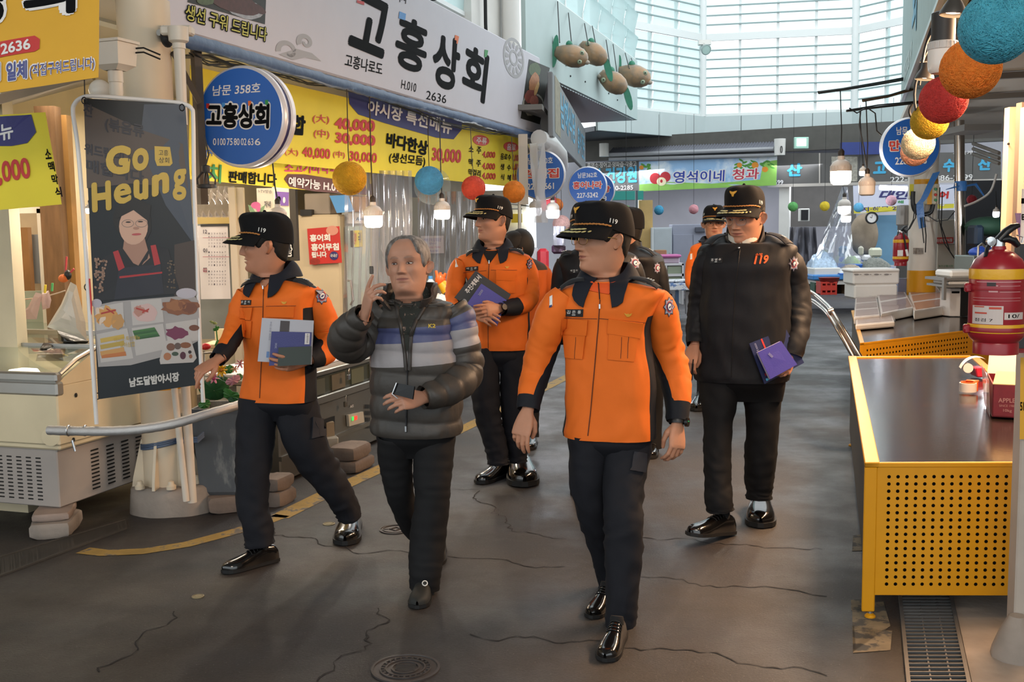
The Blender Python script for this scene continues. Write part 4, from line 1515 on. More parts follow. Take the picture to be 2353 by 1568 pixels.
 p.trunk([[(944,700,90,.02),(955,760,80,.03),(955,960,80,.03)],[(885,712,34,0),(805,785,34,-.08),(838,722,26,-.27)],[(1040,710,34,0),(1068,850,34,-.02),(972,914,26,-.22)],
 [(996,1000,60,0),(990,1160,46,-.05),(976,1350,36,-.1)],[(910,1000,60,0),(925,1160,40,.09),(996,1258,32,.33)]])
 p.finish()
 # ---- the officer on the left, pointing down
def officer_left():
 Y=5.05
 b=G(640,1290);p=Person('man in orange jacket and black cap striding left in profile, pointing down',(b.x,Y,0),Y,-22,'skin_warm')
 p.torso([(918,548,728),(870,556,728),(820,560,726),(770,556,722),(725,552,722),(688,545,726),(664,549,731,.5),(650,577,706,.62),(638,594,676,.9),(630,598,670,1.0)],
 ORG,11.0,m1=panel(p,.50,34,.68))
 p.sleeve([(566,672,42,0),(556,700,52,0),(546,735,50,-.02),(536,768,46,-.08),(520,800,42,-.16),(500,826,38,-.24)],ORG,seed=1.1,m1=cuffed(80,20,90,cuff=.84),bend=[(.55,.15,.007)])
 p.sleeve([(712,672,44,0),(730,698,58,0),(744,735,62,.02),(752,770,62,.02),(752,800,60,-.03),(735,818,50,-.1),(708,827,42,-.16)],ORG,seed=6.1,m1=cuffed(-100,18,60,cuff=.86),bend=[(.6,.18,.009),(.8,.08,.008)])
 p.skin()
 p.collar((634,630,.02),.082,NAVC,h=.062,tip=.085,back=.058,gap=16,drop=.03)
 p.line('zipper',[(606,664),(604,740),(601,830),(597,915)],ZIP,.0022,.002)
 z=MB(STEEL);h,n=p.hit(606,662,.008);z.box(h,(.006,.006,.016));p.t.part('zip_pull',z,p.jk)
 p.patch('pocket_flap',[(550,734),(578,736),(582,706),(552,708)],ORP,.006,.007)
 p.patch('pocket_flap',[(612,728),(674,730),(676,704),(614,704)],ORP,.006,.007)
 p.patch('pocket',[(557,774),(577,778),(580,738),(553,736)],ORP,.005,.005)
 p.line('chest_seam',[(612,704),(680,703)],ZIP,.0013,.002);p.line('chest_seam',[(552,706),(603,705)],ZIP,.0013,.002)
 p.patch('open_neck',[(602,660),(611,660),(634,632),(592,632)],MATS['skin_warm'],.003,.004,8,8)
 p.nametag([(553,701),(577,701),(578,690),(555,690)],'윤준석')
 e=MB(mat('gold_thread','c8932e'));p.shape(e,653,696,[(-7,-3),(0,-2),(7,-3),(3,3),(-3,3)],.004);p.t.part('chest_emblem',e,p.jk)
 p.badge(739,682,15,19)
 p.epaulette((678,622),(722,646),.045);p.epaulette((592,640),(562,660),.04)
 p.hand((499,828,-.25),(478,841,-.28),(-.25,-.55,.85),curl=(.28,.75,.85,.9),index=.42,thumb=.7,sc=1.05,two=(1.0,.8,.4))
 p.hand((705,828,-.17),(672,834,-.23),(.25,-.85,-.35),left=True,curl=(.35,.35,.4,.4),thumb=-.2,sc=1.1)
 p.head(611,563,1.14,-80,0,f={'hl':.05,'open':.7,'brow':.6,'eye':.0028,'teeth':True},neck=(634,636,.03),neckw=76)
 p.cap(0,.93)
 p.legs([(965,560,722),(940,553,727),(915,552,728),(880,560,722)],
 [(596,920,92,0),(588,980,88,-.02),(583,1050,82,-.05),(580,1110,76,-.08),(582,1170,70,-.1),(592,1215,68,-.1),(600,1252,66,-.1)],
 [(678,920,96,0),(690,980,100,.0),(714,1040,90,.02),(748,1090,78,.06),(778,1135,66,.1),(795,1165,58,.13),(804,1190,54,.15)],TRO,5.0,bend=[(.5,.16,.014),(.92,.09,.013)],fold=.008)
 p.skin()
 p.patch('cargo_pocket',[(715,1008),(752,1000),(748,965),(718,958)],mat('cargo_navy','1a1c24'),.008,.006,parent=p.t.o)
 p.shoe(G(634,1283),G(510,1313),SHO);p.shoe(G(812,1205),G(793,1256),SHO)
 p.trunk([[(634,636,74,.02),(640,700,66,.03),(640,880,66,.03)],[(566,680,26,0),(540,765,26,-.05),(500,827,22,-.24)],[(712,680,26,0),(752,790,26,0),(706,828,22,-.17)],
 [(596,920,50,0),(582,1110,40,-.08),(602,1262,34,-.1)],[(680,920,50,0),(745,1090,40,.06),(806,1205,32,.16)]])
 p.finish()
 # ---- the officer with folders
def officer_folders():
 Y=6.45
 b=G(1165,1105);p=Person('man in orange jacket holding black folder and blue notebook against chest',(b.x,Y,0),Y,-6)
 p.torso([(803,1096,1214),(765,1092,1216),(725,1088,1216),(690,1084,1216),(655,1078,1214),(620,1066,1214),(592,1052,1218,.5),(580,1076,1196,.62),(571,1100,1168,.9),(565,1104,1164,1.0)],
 ORG,21.0,m1=panel(p,.50,30,.69))
 p.sleeve([(1062,600,32,0),(1053,620,42,0),(1047,655,44,.0),(1046,688,42,-.05),(1062,708,36,-.14),(1090,716,30,-.22)],ORG,seed=1.7,m1=cuffed(80,10,60,cuff=.86),bend=[(.55,.15,.007)])
 p.sleeve([(1204,600,34,0),(1212,620,44,0),(1216,655,46,.0),(1212,690,46,-.05),(1188,704,40,-.14),(1154,709,34,-.22)],ORG,seed=7.1,m1=cuffed(170,10,50,cuff=.80),bend=[(.6,.16,.008)])
 p.skin()
 p.collar((1133,566,.02),.080,NAVC,h=.05,tip=.085,back=.058,gap=18,drop=.03)
 p.patch('undershirt',[(1122,604),(1127,604),(1152,570),(1104,570)],mat('tee_black','101012',.9),.003,.004,6,6)
 p.line('zipper',[(1124,604),(1122,660),(1121,730),(1122,802)],ZIP,.0022,.002)
 z=MB(STEEL);h,n=p.hit(1124,603,.008);z.box(h,(.006,.006,.02));p.t.part('zip_pull',z,p.jk)
 p.patch('pocket_flap',[(1140,643),(1184,645),(1185,622),(1140,621)],ORP,.006,.007)
 p.patch('pocket',[(1141,672),(1183,674),(1184,645),(1140,643)],ORP,.005,.005)
 p.line('chest_seam',[(1128,621),(1188,621)],ZIP,.0013,.002);p.line('chest_seam',[(1064,627),(1118,622)],ZIP,.0013,.002)
 p.nametag([(1071,623),(1099,622),(1099,612),(1071,614)],'박수훈')
 e=MB(mat('gold_thread','c8932e'));p.shape(e,1165,614,[(-5,-2),(0,-1),(5,-2),(2,3),(-2,3)],.004);p.t.part('chest_emblem',e,p.jk)
 p.badge(1216,607,8,14)
 w=MB(mat('badge_white','d9d7d2'));p.shape(w,1049,605,[(-3,10),(4,8),(4,-10),(-2,-8)],.004);p.t.part('sleeve_flash',w,p.jk)
 p.epaulette((1172,566),(1206,580),.045);p.epaulette((1098,568),(1066,580),.04)
 p.hand((1086,716,-.24),(1108,724,-.28),(.15,-.92,.3),curl=(.25,.3,.35,.4),thumb=.1,sc=1.08)
 p.hand((1148,709,-.24),(1122,712,-.30),(.1,-.95,.2),left=True,curl=(.25,.3,.4,.5),thumb=.1,sc=1.05)
 wr,X,Yv,Z=p.handframe
 wt=MB(mat('watch_black','0c0c0d'));wt.lathe([(.033,-.010),(.035,0),(.033,.010)],18,Mx.Translation(wr-X*.008)@X.to_track_quat('Z','Y').to_matrix().to_4x4());q=wr-X*.008+Z*.030;wt.tube([q,q+Z*.010],.019,14);p.t.part('wristwatch',wt)
 p.head(1133,504,1.12,-58,2,f={'hl':.05,'brow':.7,'eye':.003},neck=(1133,572,.03),neckw=58)
 p.cap(0,.84)
 p.legs([(850,1100,1208),(830,1100,1208),(812,1102,1208),(800,1110,1202)],
 [(1122,800,58,0),(1114,860,66,-.02),(1116,920,64,-.03),(1126,970,58,-.03),(1138,1015,54,-.03),(1143,1045,50,-.03),(1144,1066,49,-.03)],
 [(1184,800,60,0),(1180,860,62,.0),(1180,920,60,.0),(1184,980,58,.01),(1188,1020,50,.02),(1190,1048,42,.02),(1191,1062,40,.02)],TRO,8.0,bend=[(.52,.14,.010),(.92,.09,.012)],fold=.007)
 p.shoe(G(1168,1090),G(1098,1114),SHO);p.shoe(G(1190,1074),G(1206,1122),SHO)
 p.trunk([[(1133,572,56,.02),(1148,620,54,.02),(1152,780,54,.03)],[(1062,605,20,0),(1046,680,20,-.04),(1088,716,18,-.23)],[(1204,605,20,0),(1214,690,20,-.05),(1150,709,18,-.23)],
 [(1122,800,36,0),(1126,960,28,-.03),(1144,1070,24,-.03)],[(1184,800,36,0),(1184,960,28,0),(1191,1068,24,.02)]])
 p.finish()
 # ---- the officer in black on the right
def officer_black():
 Y=5.4
 b=G(1690,1215);p=Person('man with glasses in black uniform jacket with orange 119 on the chest, looking down',(b.x,Y,0),Y,-16)
 p.torso([(872,1600,1806),(820,1602,1812),(760,1604,1816),(700,1606,1814),(650,1608,1812),(605,1606,1818),(570,1612,1824,.52),(555,1634,1794,.60,.02),(541,1658,1768,.8,.05),(534,1666,1760,.9,.06)],
 BLKJ,31.0,fold=.009,k=.68,dip=.075)
 p.sleeve([(1630,585,44,0),(1620,610,52,0),(1612,660,52,.03),(1605,710,48,.05),(1599,755,44,.02),(1597,792,42,-.02)],BLKJ,seed=1.9,bend=[(.5,.18,.007),(.8,.12,.007)],fold=.006)
 p.sleeve([(1804,585,50,0),(1818,612,62,0),(1826,655,64,.02),(1831,705,64,.0),(1831,750,60,-.05),(1825,790,54,-.1),(1818,818,48,-.12)],BLKJ,seed=8.9,bend=[(.6,.2,.010),(.82,.10,.008)],fold=.006)
 p.skin()
 # stand collar
 cb=MB(mat('collar_black','19191c',.55,bump=.12,bscale=300));c=p.p(1712,545,.02)
 def cf(u,v):
  th=math.radians(12+336*u);c_,s_=math.cos(th),math.sin(th);fr=smoothstep(-.3,1,c_)
  out=p.R*s_+p.F*c_
  return c+p.R*(.105*s_)+p.F*(.100*c_)+V((0,0,-.065*fr-.045+(.105-.045*fr)*v))-out*(.014*v),out
 cb.sheet(cf,49,7,.006);p.t.part('collar',cb,p.jk)
 sh=MB(mat('shirt_white','b9b4a8',.8));c3=p.p(1708,545,.01)
 sh.sheet(lambda u,v:(c3+p.R*(.078*math.sin(6.2*u))+p.F*(.080*math.cos(6.2*u))+V((0,0,.03*v-.035*math.cos(6.2*u))),p.F),25,3,.003);p.t.part('shirt_collar',sh,p.jk)
 p.line('front_placket',[(1700,575),(1690,660),(1684,760),(1680,868)],mat('seam_black','0a0a0b',.7),.0022,.002)
 st=MB(STEEL);h,n=p.hit(1698,572,.006);st.ball(h,.006,8,6);p.t.part('snap',st,p.jk)
 o=MB(mat('orange_print','d5581c',.6))
 def pl(x,y):return p.hit(1732+34*x,608-19*y-2*x,.004)[0]
 o.text('119',pl,1,1,.04,.25);o.text('소방',lambda x,y:p.hit(1736+16*x,589-6*y,.004)[0],1,1,.02)
 p.t.part('chest_lettering',o,p.jk)
 p.nametag([(1632,606),(1660,605),(1660,593),(1633,594)],'문영수')
 p.badge(1823,606,12,18,dark=False)
 p.epaulette((1768,542),(1812,566),.05);p.epaulette((1660,545),(1628,566),.05,marks=False)
 p.hand((1596,794,-.02),(1586,824,-.05),(-.5,-.85,.1),curl=(.6,.65,.65,.6),thumb=.9,sc=1.05)
 pn=MB(mat('pen_black','0d0d0e',.3));pn.tube([p.p(1592,836,-.13),p.p(1589,874,-.12)],.005,8);pn.tube([p.p(1593,826,-.13),p.p(1592,836,-.13)],.0035,8)
 solo('pen',pn,'black pen held in the hand of the man in black','pen')
 p.hand((1820,820,-.12),(1806,846,-.20),(.75,-.55,.25),left=True,curl=(.55,.6,.65,.7),thumb=.5,sc=1.1)
 p.head(1711,499,1.12,-40,-9,f={'wide':1.06,'hl':.05,'brow':.8,'eye':.0028},neck=(1714,556,.02),neckw=84)
 p.cap(6,1.0);p.glasses('6d6a6c')
 p.legs([(920,1616,1796),(890,1608,1802),(860,1606,1804),(820,1610,1804)],
 [(1656,860,100,0),(1652,920,84,-.02),(1651,980,66,-.05),(1648,1050,62,-.08),(1650,1110,62,-.1),(1652,1150,62,-.12),(1654,1172,64,-.12)],
 [(1752,860,100,0),(1752,920,84,.02),(1752,980,74,.03),(1748,1050,72,.05),(1745,1100,66,.07),(1744,1128,60,.08),(1744,1146,58,.08)],TROB,9.0,bend=[(.5,.14,.010),(.94,.07,.010)],fold=.006)
 hl=G(1680,1222);tp=G(1584,1250)
 p.shoe(hl,tp+V((0,0,.05)),SHO);p.shoe(G(1746,1164),G(1748,1216),SHO)
 p.trunk([[(1714,556,80,.02),(1710,610,70,.03),(1706,840,70,.03)],[(1630,590,26,0),(1605,710,26,.04),(1597,794,22,-.02)],[(1804,590,26,0),(1831,740,26,-.03),(1819,820,22,-.12)],
 [(1656,860,50,0),(1648,1040,40,-.07),(1655,1185,34,-.12)],[(1752,860,50,0),(1748,1040,40,.05),(1744,1160,32,.08)]])
 p.finish()
 # ---- those half hidden behind
def simple_person(label,base,Y,yaw,torso,arms,legs,pelvis,head,m,tm,neck,cap=True,skin='skin',cm=None,shoes=(),seed=50,m1=None,collar=None,glasses=None,hair='hair_black',capk={},am=None):
 p=Person(label,base,Y,yaw,skin)
 p.torso(torso,m,seed,m1=m1,ny=50,nx=48)
 for i,a in enumerate(arms):p.sleeve(a,am or m,seed=seed+i,n=18,nv=32,bend=[(.55,.16,.006)],m1=cuffed(90 if i==0 else-90,10,60)if m is ORG else None)
 p.skin()
 if collar:p.collar(*collar)
 p.head(*head,neck=neck[0],neckw=neck[1],hair=hair)
 if cap:p.cap(0,1.0,**capk)
 if glasses:p.glasses(glasses)
 p.legs(pelvis,legs[0],legs[1],tm,seed,n=16,nv=30)
 for h,t in shoes:p.shoe(h,t,SHO)
 return p
def others():
# officer in black, mostly behind the front officer
 p=simple_person('man in black uniform jacket and cap hidden behind the front officer',(G(1385,1135).x,6.3,0),6.3,4,
 [(830,1300,1440),(760,1300,1442),(700,1298,1446),(650,1292,1456),(615,1284,1462),(590,1286,1462,.5),(574,1318,1430,.62),(562,1346,1402,.9),(548,1350,1398,1)],
 [[(1300,600,40,0),(1292,630,46,0),(1288,690,44,.03),(1286,740,40,.03),(1284,790,36,0)],[(1446,600,40,0),(1458,630,46,0),(1466,690,44,.03),(1468,740,40,.03),(1468,790,36,0)]],
 [[(1340,820,66,0),(1336,900,60,0),(1334,980,54,0),(1334,1060,46,-.05),(1334,1118,44,-.05)],[(1406,820,66,0),(1410,900,60,0),(1412,980,54,0),(1414,1060,46,0),(1414,1105,44,0)]],
 [(860,1308,1438),(830,1302,1444),(790,1304,1444)],(1347,528,1.12,0,0,0,0.0,{'hl':.05}),BLKJ,TROB,((1374,572,.02),52),seed=61,
 shoes=[(G(1338,1112),G(1330,1142)),(G(1414,1102),G(1418,1132))])
 p.badge(1458,605,13,16,dark=False);p.nametag([(1310,628),(1330,627),(1330,618),(1310,619)],'박인수');p.epaulette((1310,572),(1292,590),.045)
 p.finish()
 # second officer in black behind him, facing away
 p=simple_person('man in black uniform and cap facing away behind the front officer',(G(1460,1060).x,7.3,0),7.3,-100+360-190,
 [(800,1424,1520),(740,1424,1522),(690,1424,1524),(650,1420,1526),(615,1414,1528),(590,1414,1524,.5),(575,1424,1496,.62),(563,1432,1478,.9),(548,1436,1474,1)],
 [[(1424,600,34,0),(1420,640,38,0),(1418,700,36,.03),(1418,770,30,0)],[(1508,605,36,-.05),(1516,640,40,-.06),(1520,700,38,-.04),(1520,770,30,-.05)]],
 [[(1450,790,56,0),(1448,870,50,0),(1448,950,44,0),(1448,1040,40,0)],[(1498,790,56,0),(1500,870,50,0),(1500,950,44,.05),(1500,1030,40,.05)]],
 [(830,1428,1520),(800,1424,1522),(770,1426,1520)],(1440,528,1.08,-112,0,0,0.0,{'hl':.05,'noeyes':True}),BLKJ,TROB,((1455,572,.02),48),seed=71,
 shoes=[(G(1452,1040),G(1440,1062)),(G(1502,1034),G(1492,1054))],capk={'leaves':True})
 p.badge(1509,616,8,13,dark=False);p.epaulette((1470,572),(1502,590),.05)
 p.finish()
 # orange officer with glasses far behind
 p=simple_person('man in orange jacket with glasses standing far behind the man in black',(G(1625,930).x,9.3,0),9.3,-6,
 [(745,1604,1676),(715,1602,1676),(680,1598,1676),(650,1596,1678),(615,1590,1680),(588,1588,1684),(568,1588,1684,.5),(558,1604,1668,.62),(550,1622,1652,.9),(540,1624,1650,1)],
 [[(1598,580,24,0),(1592,600,28,0),(1588,628,28,0),(1590,652,26,-.06),(1606,664,22,-.15),(1624,668,18,-.2)],[(1676,580,24,0),(1684,605,28,0),(1688,640,26,0),(1684,668,22,-.06),(1668,676,18,-.15)]],
 [[(1622,740,36,0),(1620,800,32,0),(1616,860,28,0),(1612,925,24,0)],[(1658,740,36,0),(1658,800,32,0),(1658,860,28,0),(1658,920,24,0)]],
 [(770,1606,1674),(745,1604,1676),(715,1606,1674)],(1640,514,1.12,-6,2,0,0.0,{'hl':.05,'eye':.0034}),ORG,TRO,((1638,556,.02),32),seed=81,m1=panel(None,.55,28,.69),
 collar=((1638,554,.02),.078,NAVC),glasses='4a4a50',shoes=[(G(1614,926),G(1598,944)),(G(1660,922),G(1662,938))])
 p.nametag([(1600,606),(1610,606),(1610,599),(1600,599)],'이정훈')
 w=MB(mat('badge_white','d9d7d2'));p.shape(w,1588,590,[(-2,7),(3,6),(3,-7),(-1,-6)],.004);p.t.part('sleeve_flash',w,p.jk)
 p.trunk([[(1638,556,26,.02),(1640,600,30,.02),(1640,720,30,.03)],[(1600,590,9,0),(1590,650,9,-.05),(1624,668,9,-.2)],[(1640,580,12,.02),(1600,590,9,.0)]])
 p.hand((1622,668,-.2),(1634,670,-.24),(.1,-.9,.3),curl=(.5,.5,.5,.5),sc=1.0)
 p.finish()
 # woman with dark hair behind the officer with folders
 BRN=mat_cloth('jacket_brown',['a8501a','3b332f'],.8)
 p=simple_person('person with dark hair in brown and rust orange jacket behind the folder man',(G(1215,1030).x,7.5,0),7.5,-30,
 [(790,1160,1252),(745,1158,1254),(700,1158,1254),(660,1156,1254),(630,1154,1256),(612,1158,1252,.5),(600,1168,1236,.62),(592,1182,1220,.9),(582,1184,1216,1)],
 [[(1166,618,30,0),(1160,650,34,0),(1156,700,32,0),(1158,750,26,-.05)],[(1238,616,34,0),(1252,640,42,0),(1256,685,42,.02),(1246,735,38,0),(1230,770,30,-.05)]],
 [[(1186,780,48,0),(1184,850,42,0),(1184,930,36,0),(1184,1005,32,0)],[(1226,780,48,0),(1224,850,42,0),(1222,930,36,0),(1222,1005,32,-.05)]],
 [(810,1166,1248),(790,1162,1252),(760,1162,1250)],(1186,572,1.02,-75,0,0,0.0,{'hl':.078,'noeyes':True,'hairt':.014}),BRN,TROB,((1200,600,.02),40),cap=False,seed=91,
 m1=lambda th,t:max((t-.56)*7,.3-abs(math.sin(th))-t),shoes=[(G(1226,1018),G(1214,1036)),(G(1188,1012),G(1176,1030))])
 hb=MB(HB);hb.smooth=True
 hb.ball(p.HM@V((0,.035,.02)),(.098,.10,.125),20,14);p.t.part('hair_back',hb)
 p.finish()
officer_front();elder();officer_left();officer_folders();officer_black();others()
# ------------------------------------------------------------------ left: the corner shop
INK=mat('print_black','0c0d0f',.75,spec=.12);RED=mat('print_red','b92c28',.55);WHT=mat('print_white','dcd9d6',.55)
NAVY=mat('print_navy','2b2a66',.55);BLUE=mat('sign_blue','1f5cb0',.4);YBAN=mat('banner_yellow','d8c52c',.6,var=.05,vscale=4)
YBAN2=mat('banner_amber','cf9c22',.6,var=.06,vscale=4);GRN=mat('print_green','2f8a45',.55);PINK=mat('print_pink','d0427a',.55)
SGREY=mat('sign_grey_print','a3a1a3',.55);SIGNW=mat('sign_face_white','c3c0c8',.5,var=.02);ORP_=mat('print_orange','d9692c',.55);LBL=mat('print_sky','3f86c6',.5)
def poly_sign(name,label,cat,quad,O,n,m,th=.02,group=None,back=None):
 """a flat board from a pixel outline on a plane, with its own thickness"""
 F=Face(O,n)
 c=F.at(*quad[0])
 t=Thing(name,label,cat,sum((F.at(*q)for q in quad),V((0,0,0)))/len(quad),group=group)
 b=MB(m);b.poly([on_plane(x,y,O,n)-F.n*th for x,y in quad],F.n*th)
 t.part('board',b)
 return t,F
 # big white sign
O=L0;F=Face(O,AN)
t=Thing('shop_sign','long white shop sign with large black lettering above the blue valance','sign',along(3.2,0,3.1))
q=[(405,-60),(1267,150),(1243,312),(388,64)]
bl,br=on_plane(388,64,O,AN),on_plane(1243,312,O,AN)
Lw=(br-bl).dot(AD)
b=MB(SIGNW);b.obox(bl,AD*Lw,-AN*.22,UPV*.92,.012);t.part('case',b)
b=MB(mat('sign_edge','e4e2e2',.5));b.obox(bl-AD*.03,AD*.03,-AN*.20,UPV*.92,.008);t.part('side_panel',b)
b=MB(INK)
F.text(b,'고',(798,103),(880,137),(822,-28),.035,2)
F.text(b,'흥',(903,150),(975,175),(916,28),.035,2)
F.text(b,'상',(990,195),(1052,215),(998,66),.035,2)
F.text(b,'회',(1058,212),(1113,240),(1071,95),.035,2)
F.text(b,'고흥나로도',(791,153),(877,174),(794,122),.012,2)
F.text(b,'H.010',(921,203),(955,212),(923,183),0,2);F.text(b,'2636',(978,228),(1024,238),(980,208),0,2)
F.text(b,'어시',(908,2),(932,9),(910,-22),.01,2)
t.part('lettering',b)
for nme,m,qd in(('red_tip',RED,[(819,0),(836,4),(836,12),(819,6)]),('blue_tip',LBL,[(917,26),(932,32),(930,47),(915,42)]),('orange_tip',ORP_,[(1045,80),(1054,84),(1051,101),(1043,99)]),('green_tip',GRN,[(1113,114),(1121,116),(1118,132),(1112,131)])):
 bb_=MB(m);F.rect(bb_,qd[::-1],3);t.part(nme,bb_)
b=MB(SGREY)
def swirl(F,b,cx,cy,r,turns,w,k=2,a0=0.0,sx=1.0):
 n=int(26*turns)
 for i in range(n):
  p=[]
  for u,ww in((i/n,1),((i+1)/n,1),((i+1)/n,-1),(i/n,-1)):
   a=a0+u*turns*2*PI;rr=r*(1-.75*u)+ww*w*(1-.5*u)
   p.append(F.at(cx+sx*rr*math.cos(a),cy+.25*sx*rr*math.cos(a)+rr*math.sin(a),k))
  b.poly(p)
swirl(F,b,702,97,17,1.1,6,a0=2.6);swirl(F,b,662,118,24,.9,6,a0=2.9)
F.rect(b,[(640,125),(680,112),(716,122),(738,141),(700,132),(672,138)],2)
t.part('cloud_emblem',b)
b=MB(SGREY);c=(1180,133)
for rr,w in((27,2.4),(10,2.0)):
 for i in range(28):
  p=[]
  for a,r_ in((i,rr+w),(i+1,rr+w),(i+1,rr-w),(i,rr-w)):
   a=a*2*PI/28;x=r_*.82*math.cos(a);p.append(F.at(c[0]+x,c[1]+.42*x+1.55*r_*math.sin(a),2))
  b.poly(p)
for i in range(12):
 a=2*PI*i/12;p=[]
 for da,r_ in((-.13,14),(-.17,22),(0,25),(.17,22),(.13,14)):
  x=r_*.82*math.cos(a+da);p.append(F.at(c[0]+x,c[1]+.42*x+1.55*r_*math.sin(a+da),2))
 b.poly(p)
t.part('flower_emblem',b)
# food prints at both ends
def blobs(F,b,items,k):
 for cx,cy,rx,ry,m,rot in items:
  b.use(m);pts=[]
  for i in range(18):
   a=2*PI*i/18;r=1+.16*NZ.noise(V((cx*.1,cy*.1,i*.7)))
   x,y=rx*r*math.cos(a),ry*r*math.sin(a)
   pts.append(F.at(cx+x*math.cos(rot)-y*math.sin(rot),cy+x*math.sin(rot)+y*math.cos(rot),k))
  b.poly(pts);k+=.25
M_=lambda n,c:mat('food_'+n,c,.55,var=.25,vscale=30)
b=MB(M_('dark','26251f'));F.rect(b,[(1215,136),(1263,156),(1240,286),(1196,272)],2)
blobs(F,b,[(1228,160,14,16,M_('herb','4c5b3c'),0),(1224,240,24,26,M_('plate','8d8b80'),.3),(1225,240,21,21,M_('deep','3a2b24'),0),(1226,190,11,24,M_('stew','a96f45'),.2),(1218,222,14,16,M_('meat','7c3b32'),.3),(1226,232,10,12,M_('meat2','99594a'),0),(1232,204,4,16,M_('noodle','c39a62'),.3)],3)
t.part('food_print',b)
b=MB(M_('dark','26251f'));F.rect(b,[(440,-40),(611,-10),(608,56),(430,5)],2)
blobs(F,b,[(560,20,45,22,M_('plate2','9ba0a8'),.3),(540,8,60,22,M_('fish','4b2c26'),.3),(590,20,22,9,M_('fish',''),.5),(470,2,20,10,M_('herb',''),0)],3)
t.part('food_print',b)
b=MB(mat('print_black',''));tw='생선 구워 드립니다'
F.text(b,tw,(421,47),(612,99),(424,6),.10,3);b.use(mat('print_lemon','b7b341',.5));F.text(b,tw,(423,45),(610,96),(426,9),.012,4.5)
t.part('offer_lettering',b)
# rolled blue valance below it
t=Thing('rolled_awning','rolled blue tarpaulin awning under the long white shop sign','awning',along(3.2,.05,2.68))
vb=MB(mat('tarp_blue','3f5678',.42,var=.12,vscale=10,bump=.4,bscale=18))
s0,s1=-.08,Lw-.2
def roll(i,j):
 s=s0+(s1-s0)*i/90;a=2*PI*j/12
 r=.038+.007*NZ.noise(V((s*3,j*.8,1)))+.003*math.sin(s*30+j)
 return along(s,.03,2.705-.01*math.sin(PI*i/90))+AN*(r*.8*math.cos(a))+UPV*(r*1.1*math.sin(a))
vb.smooth=True;vb.grid(lambda j,i:roll(i,j),12,91,True)
vb.use(mat('tarp_dark','14151a',.6));
t.part('tarpaulin',vb)
pb=MB(ALU);a=along(s0,.03,2.705);pb.tube([a-AD*.04,along(s1,.03,2.705)+AD*.04],.018,10);t.part('roller',pb)
# bundles of cable under the valance
cb=MB(CABLE)
for k in range(4):
 pts=[lpl(x,y+2*k-6,-.02-.02*k)for x,y in((440,125),(480,150),(545,150),(610,165),(690,190),(760,200),(850,222),(960,262),(1040,290),(1130,306),(1190,310))]
 cb.tube(wob([crom(pts,i/40)for i in range(41)],.03,k*3.0),.0045,5)
solo('cable_bundle',cb,'tangle of black cables strung below the long white shop sign','cable')
# yellow menu banners
def cloth_banner(name,label,quad,O,n,m,group=None,wav=.005,nu=30,nv=10,seed=0.0):
 """hanging cloth: quad tl, tr, br, bl in pixels on a plane"""
 tl,tr,br,bl=[on_plane(x,y,O,n)for x,y in quad]
 t=Thing(name,label,'banner',(tl+tr+br+bl)/4,group=group)
 n=V(n).normalized()
 def S(u,v):
  p=(bl*(1-u)+br*u)*(1-v)+(tl*(1-u)+tr*u)*v
  return p+n*(wav*(NZ.noise(V((u*5+seed,v*2,seed)))+.5*math.sin(u*16+v*2+seed)))
 b=MB(m);b.sheet(lambda u,v:(S(u,v),n),nu,nv,.003);t.part('cloth',b)
 def inv(px,py):
  p=on_plane(px,py,O,n)
  # affine inverse over the banner's rectangle
  ex,ey=br-bl,tl-bl
  d=p-bl
  G11,G12,G22=ex.dot(ex),ex.dot(ey),ey.dot(ey)
  r1,r2=d.dot(ex),d.dot(ey);det=G11*G22-G12*G12
  return(r1*G22-r2*G12)/det,(r2*G11-r1*G12)/det
 class FF:
  pass
 f=FF()
 f.inv,f.S,f.n=inv,S,n
 f.at=lambda px,py,k=1:S(*inv(px,py))+n*(.0040+.0016*k)
 def rect(mb,pts,k=1):
  c=(sum(p[0]for p in pts)/len(pts),sum(p[1]for p in pts)/len(pts))
  dens=[]
  for i in range(len(pts)):
   a,b2=V(pts[i]),V(pts[(i+1)%len(pts)])
   m_=max(1,int((b2-a).length/18))
   dens+=[a.lerp(b2,j/m_)for j in range(m_)]
  q=[f.at(p.x,p.y,k)for p in dens];cc=f.at(c[0],c[1],k)
  for i in range(len(q)):mb.add([cc,q[i],q[(i+1)%len(q)]],[(0,1,2)])
 f.rect=rect
 def text(mb,txt,bl_,br_,tl_,bold=0.0,k=2,shear=0.0):
  bl_,br_,tl_=V(bl_),V(br_),V(tl_)
  def pl(x,y):
   q=bl_+(br_-bl_)*x+(tl_-bl_)*y
   return f.at(q.x,q.y,k)
  mb.text(txt,pl,1,1,bold,shear)
 f.text=text
 return t,f
def ell(cx,cy,rx,ry,n=24,rot=0.0):
 return[(cx+rx*math.cos(2*PI*i/n),cy+ry*math.sin(2*PI*i/n)+rot*rx*math.cos(2*PI*i/n))for i in range(n)]
t,f=cloth_banner('menu_banner','yellow menu banner with dark blue heading and red prices under the long sign',[(600,178),(1194,318),(1192,431),(604,372)],LP(-.16),AN,YBAN,seed=1)
b=MB(NAVY);f.rect(b,[(797,208),(1058,270),(1058,300),(1040,322),(1000,318),(880,284),(820,264),(800,240)],1);t.part('heading_ground',b)
b=MB(WHT);f.text(b,'야시장 특선메뉴',(840,262),(1034,312),(843,230),.03,2.5);t.part('heading_lettering',b)
b=MB(INK);f.text(b,'합',(668,310),(699,312),(670,264),.05);t.part('item',b)
b=MB(INK);f.text(b,'바다한상',(884,338),(980,360),(886,304),.045);t.part('item',b)
b=MB(INK);f.text(b,'(생선모듬)',(891,376),(974,386),(893,350),.02);t.part('item',b)
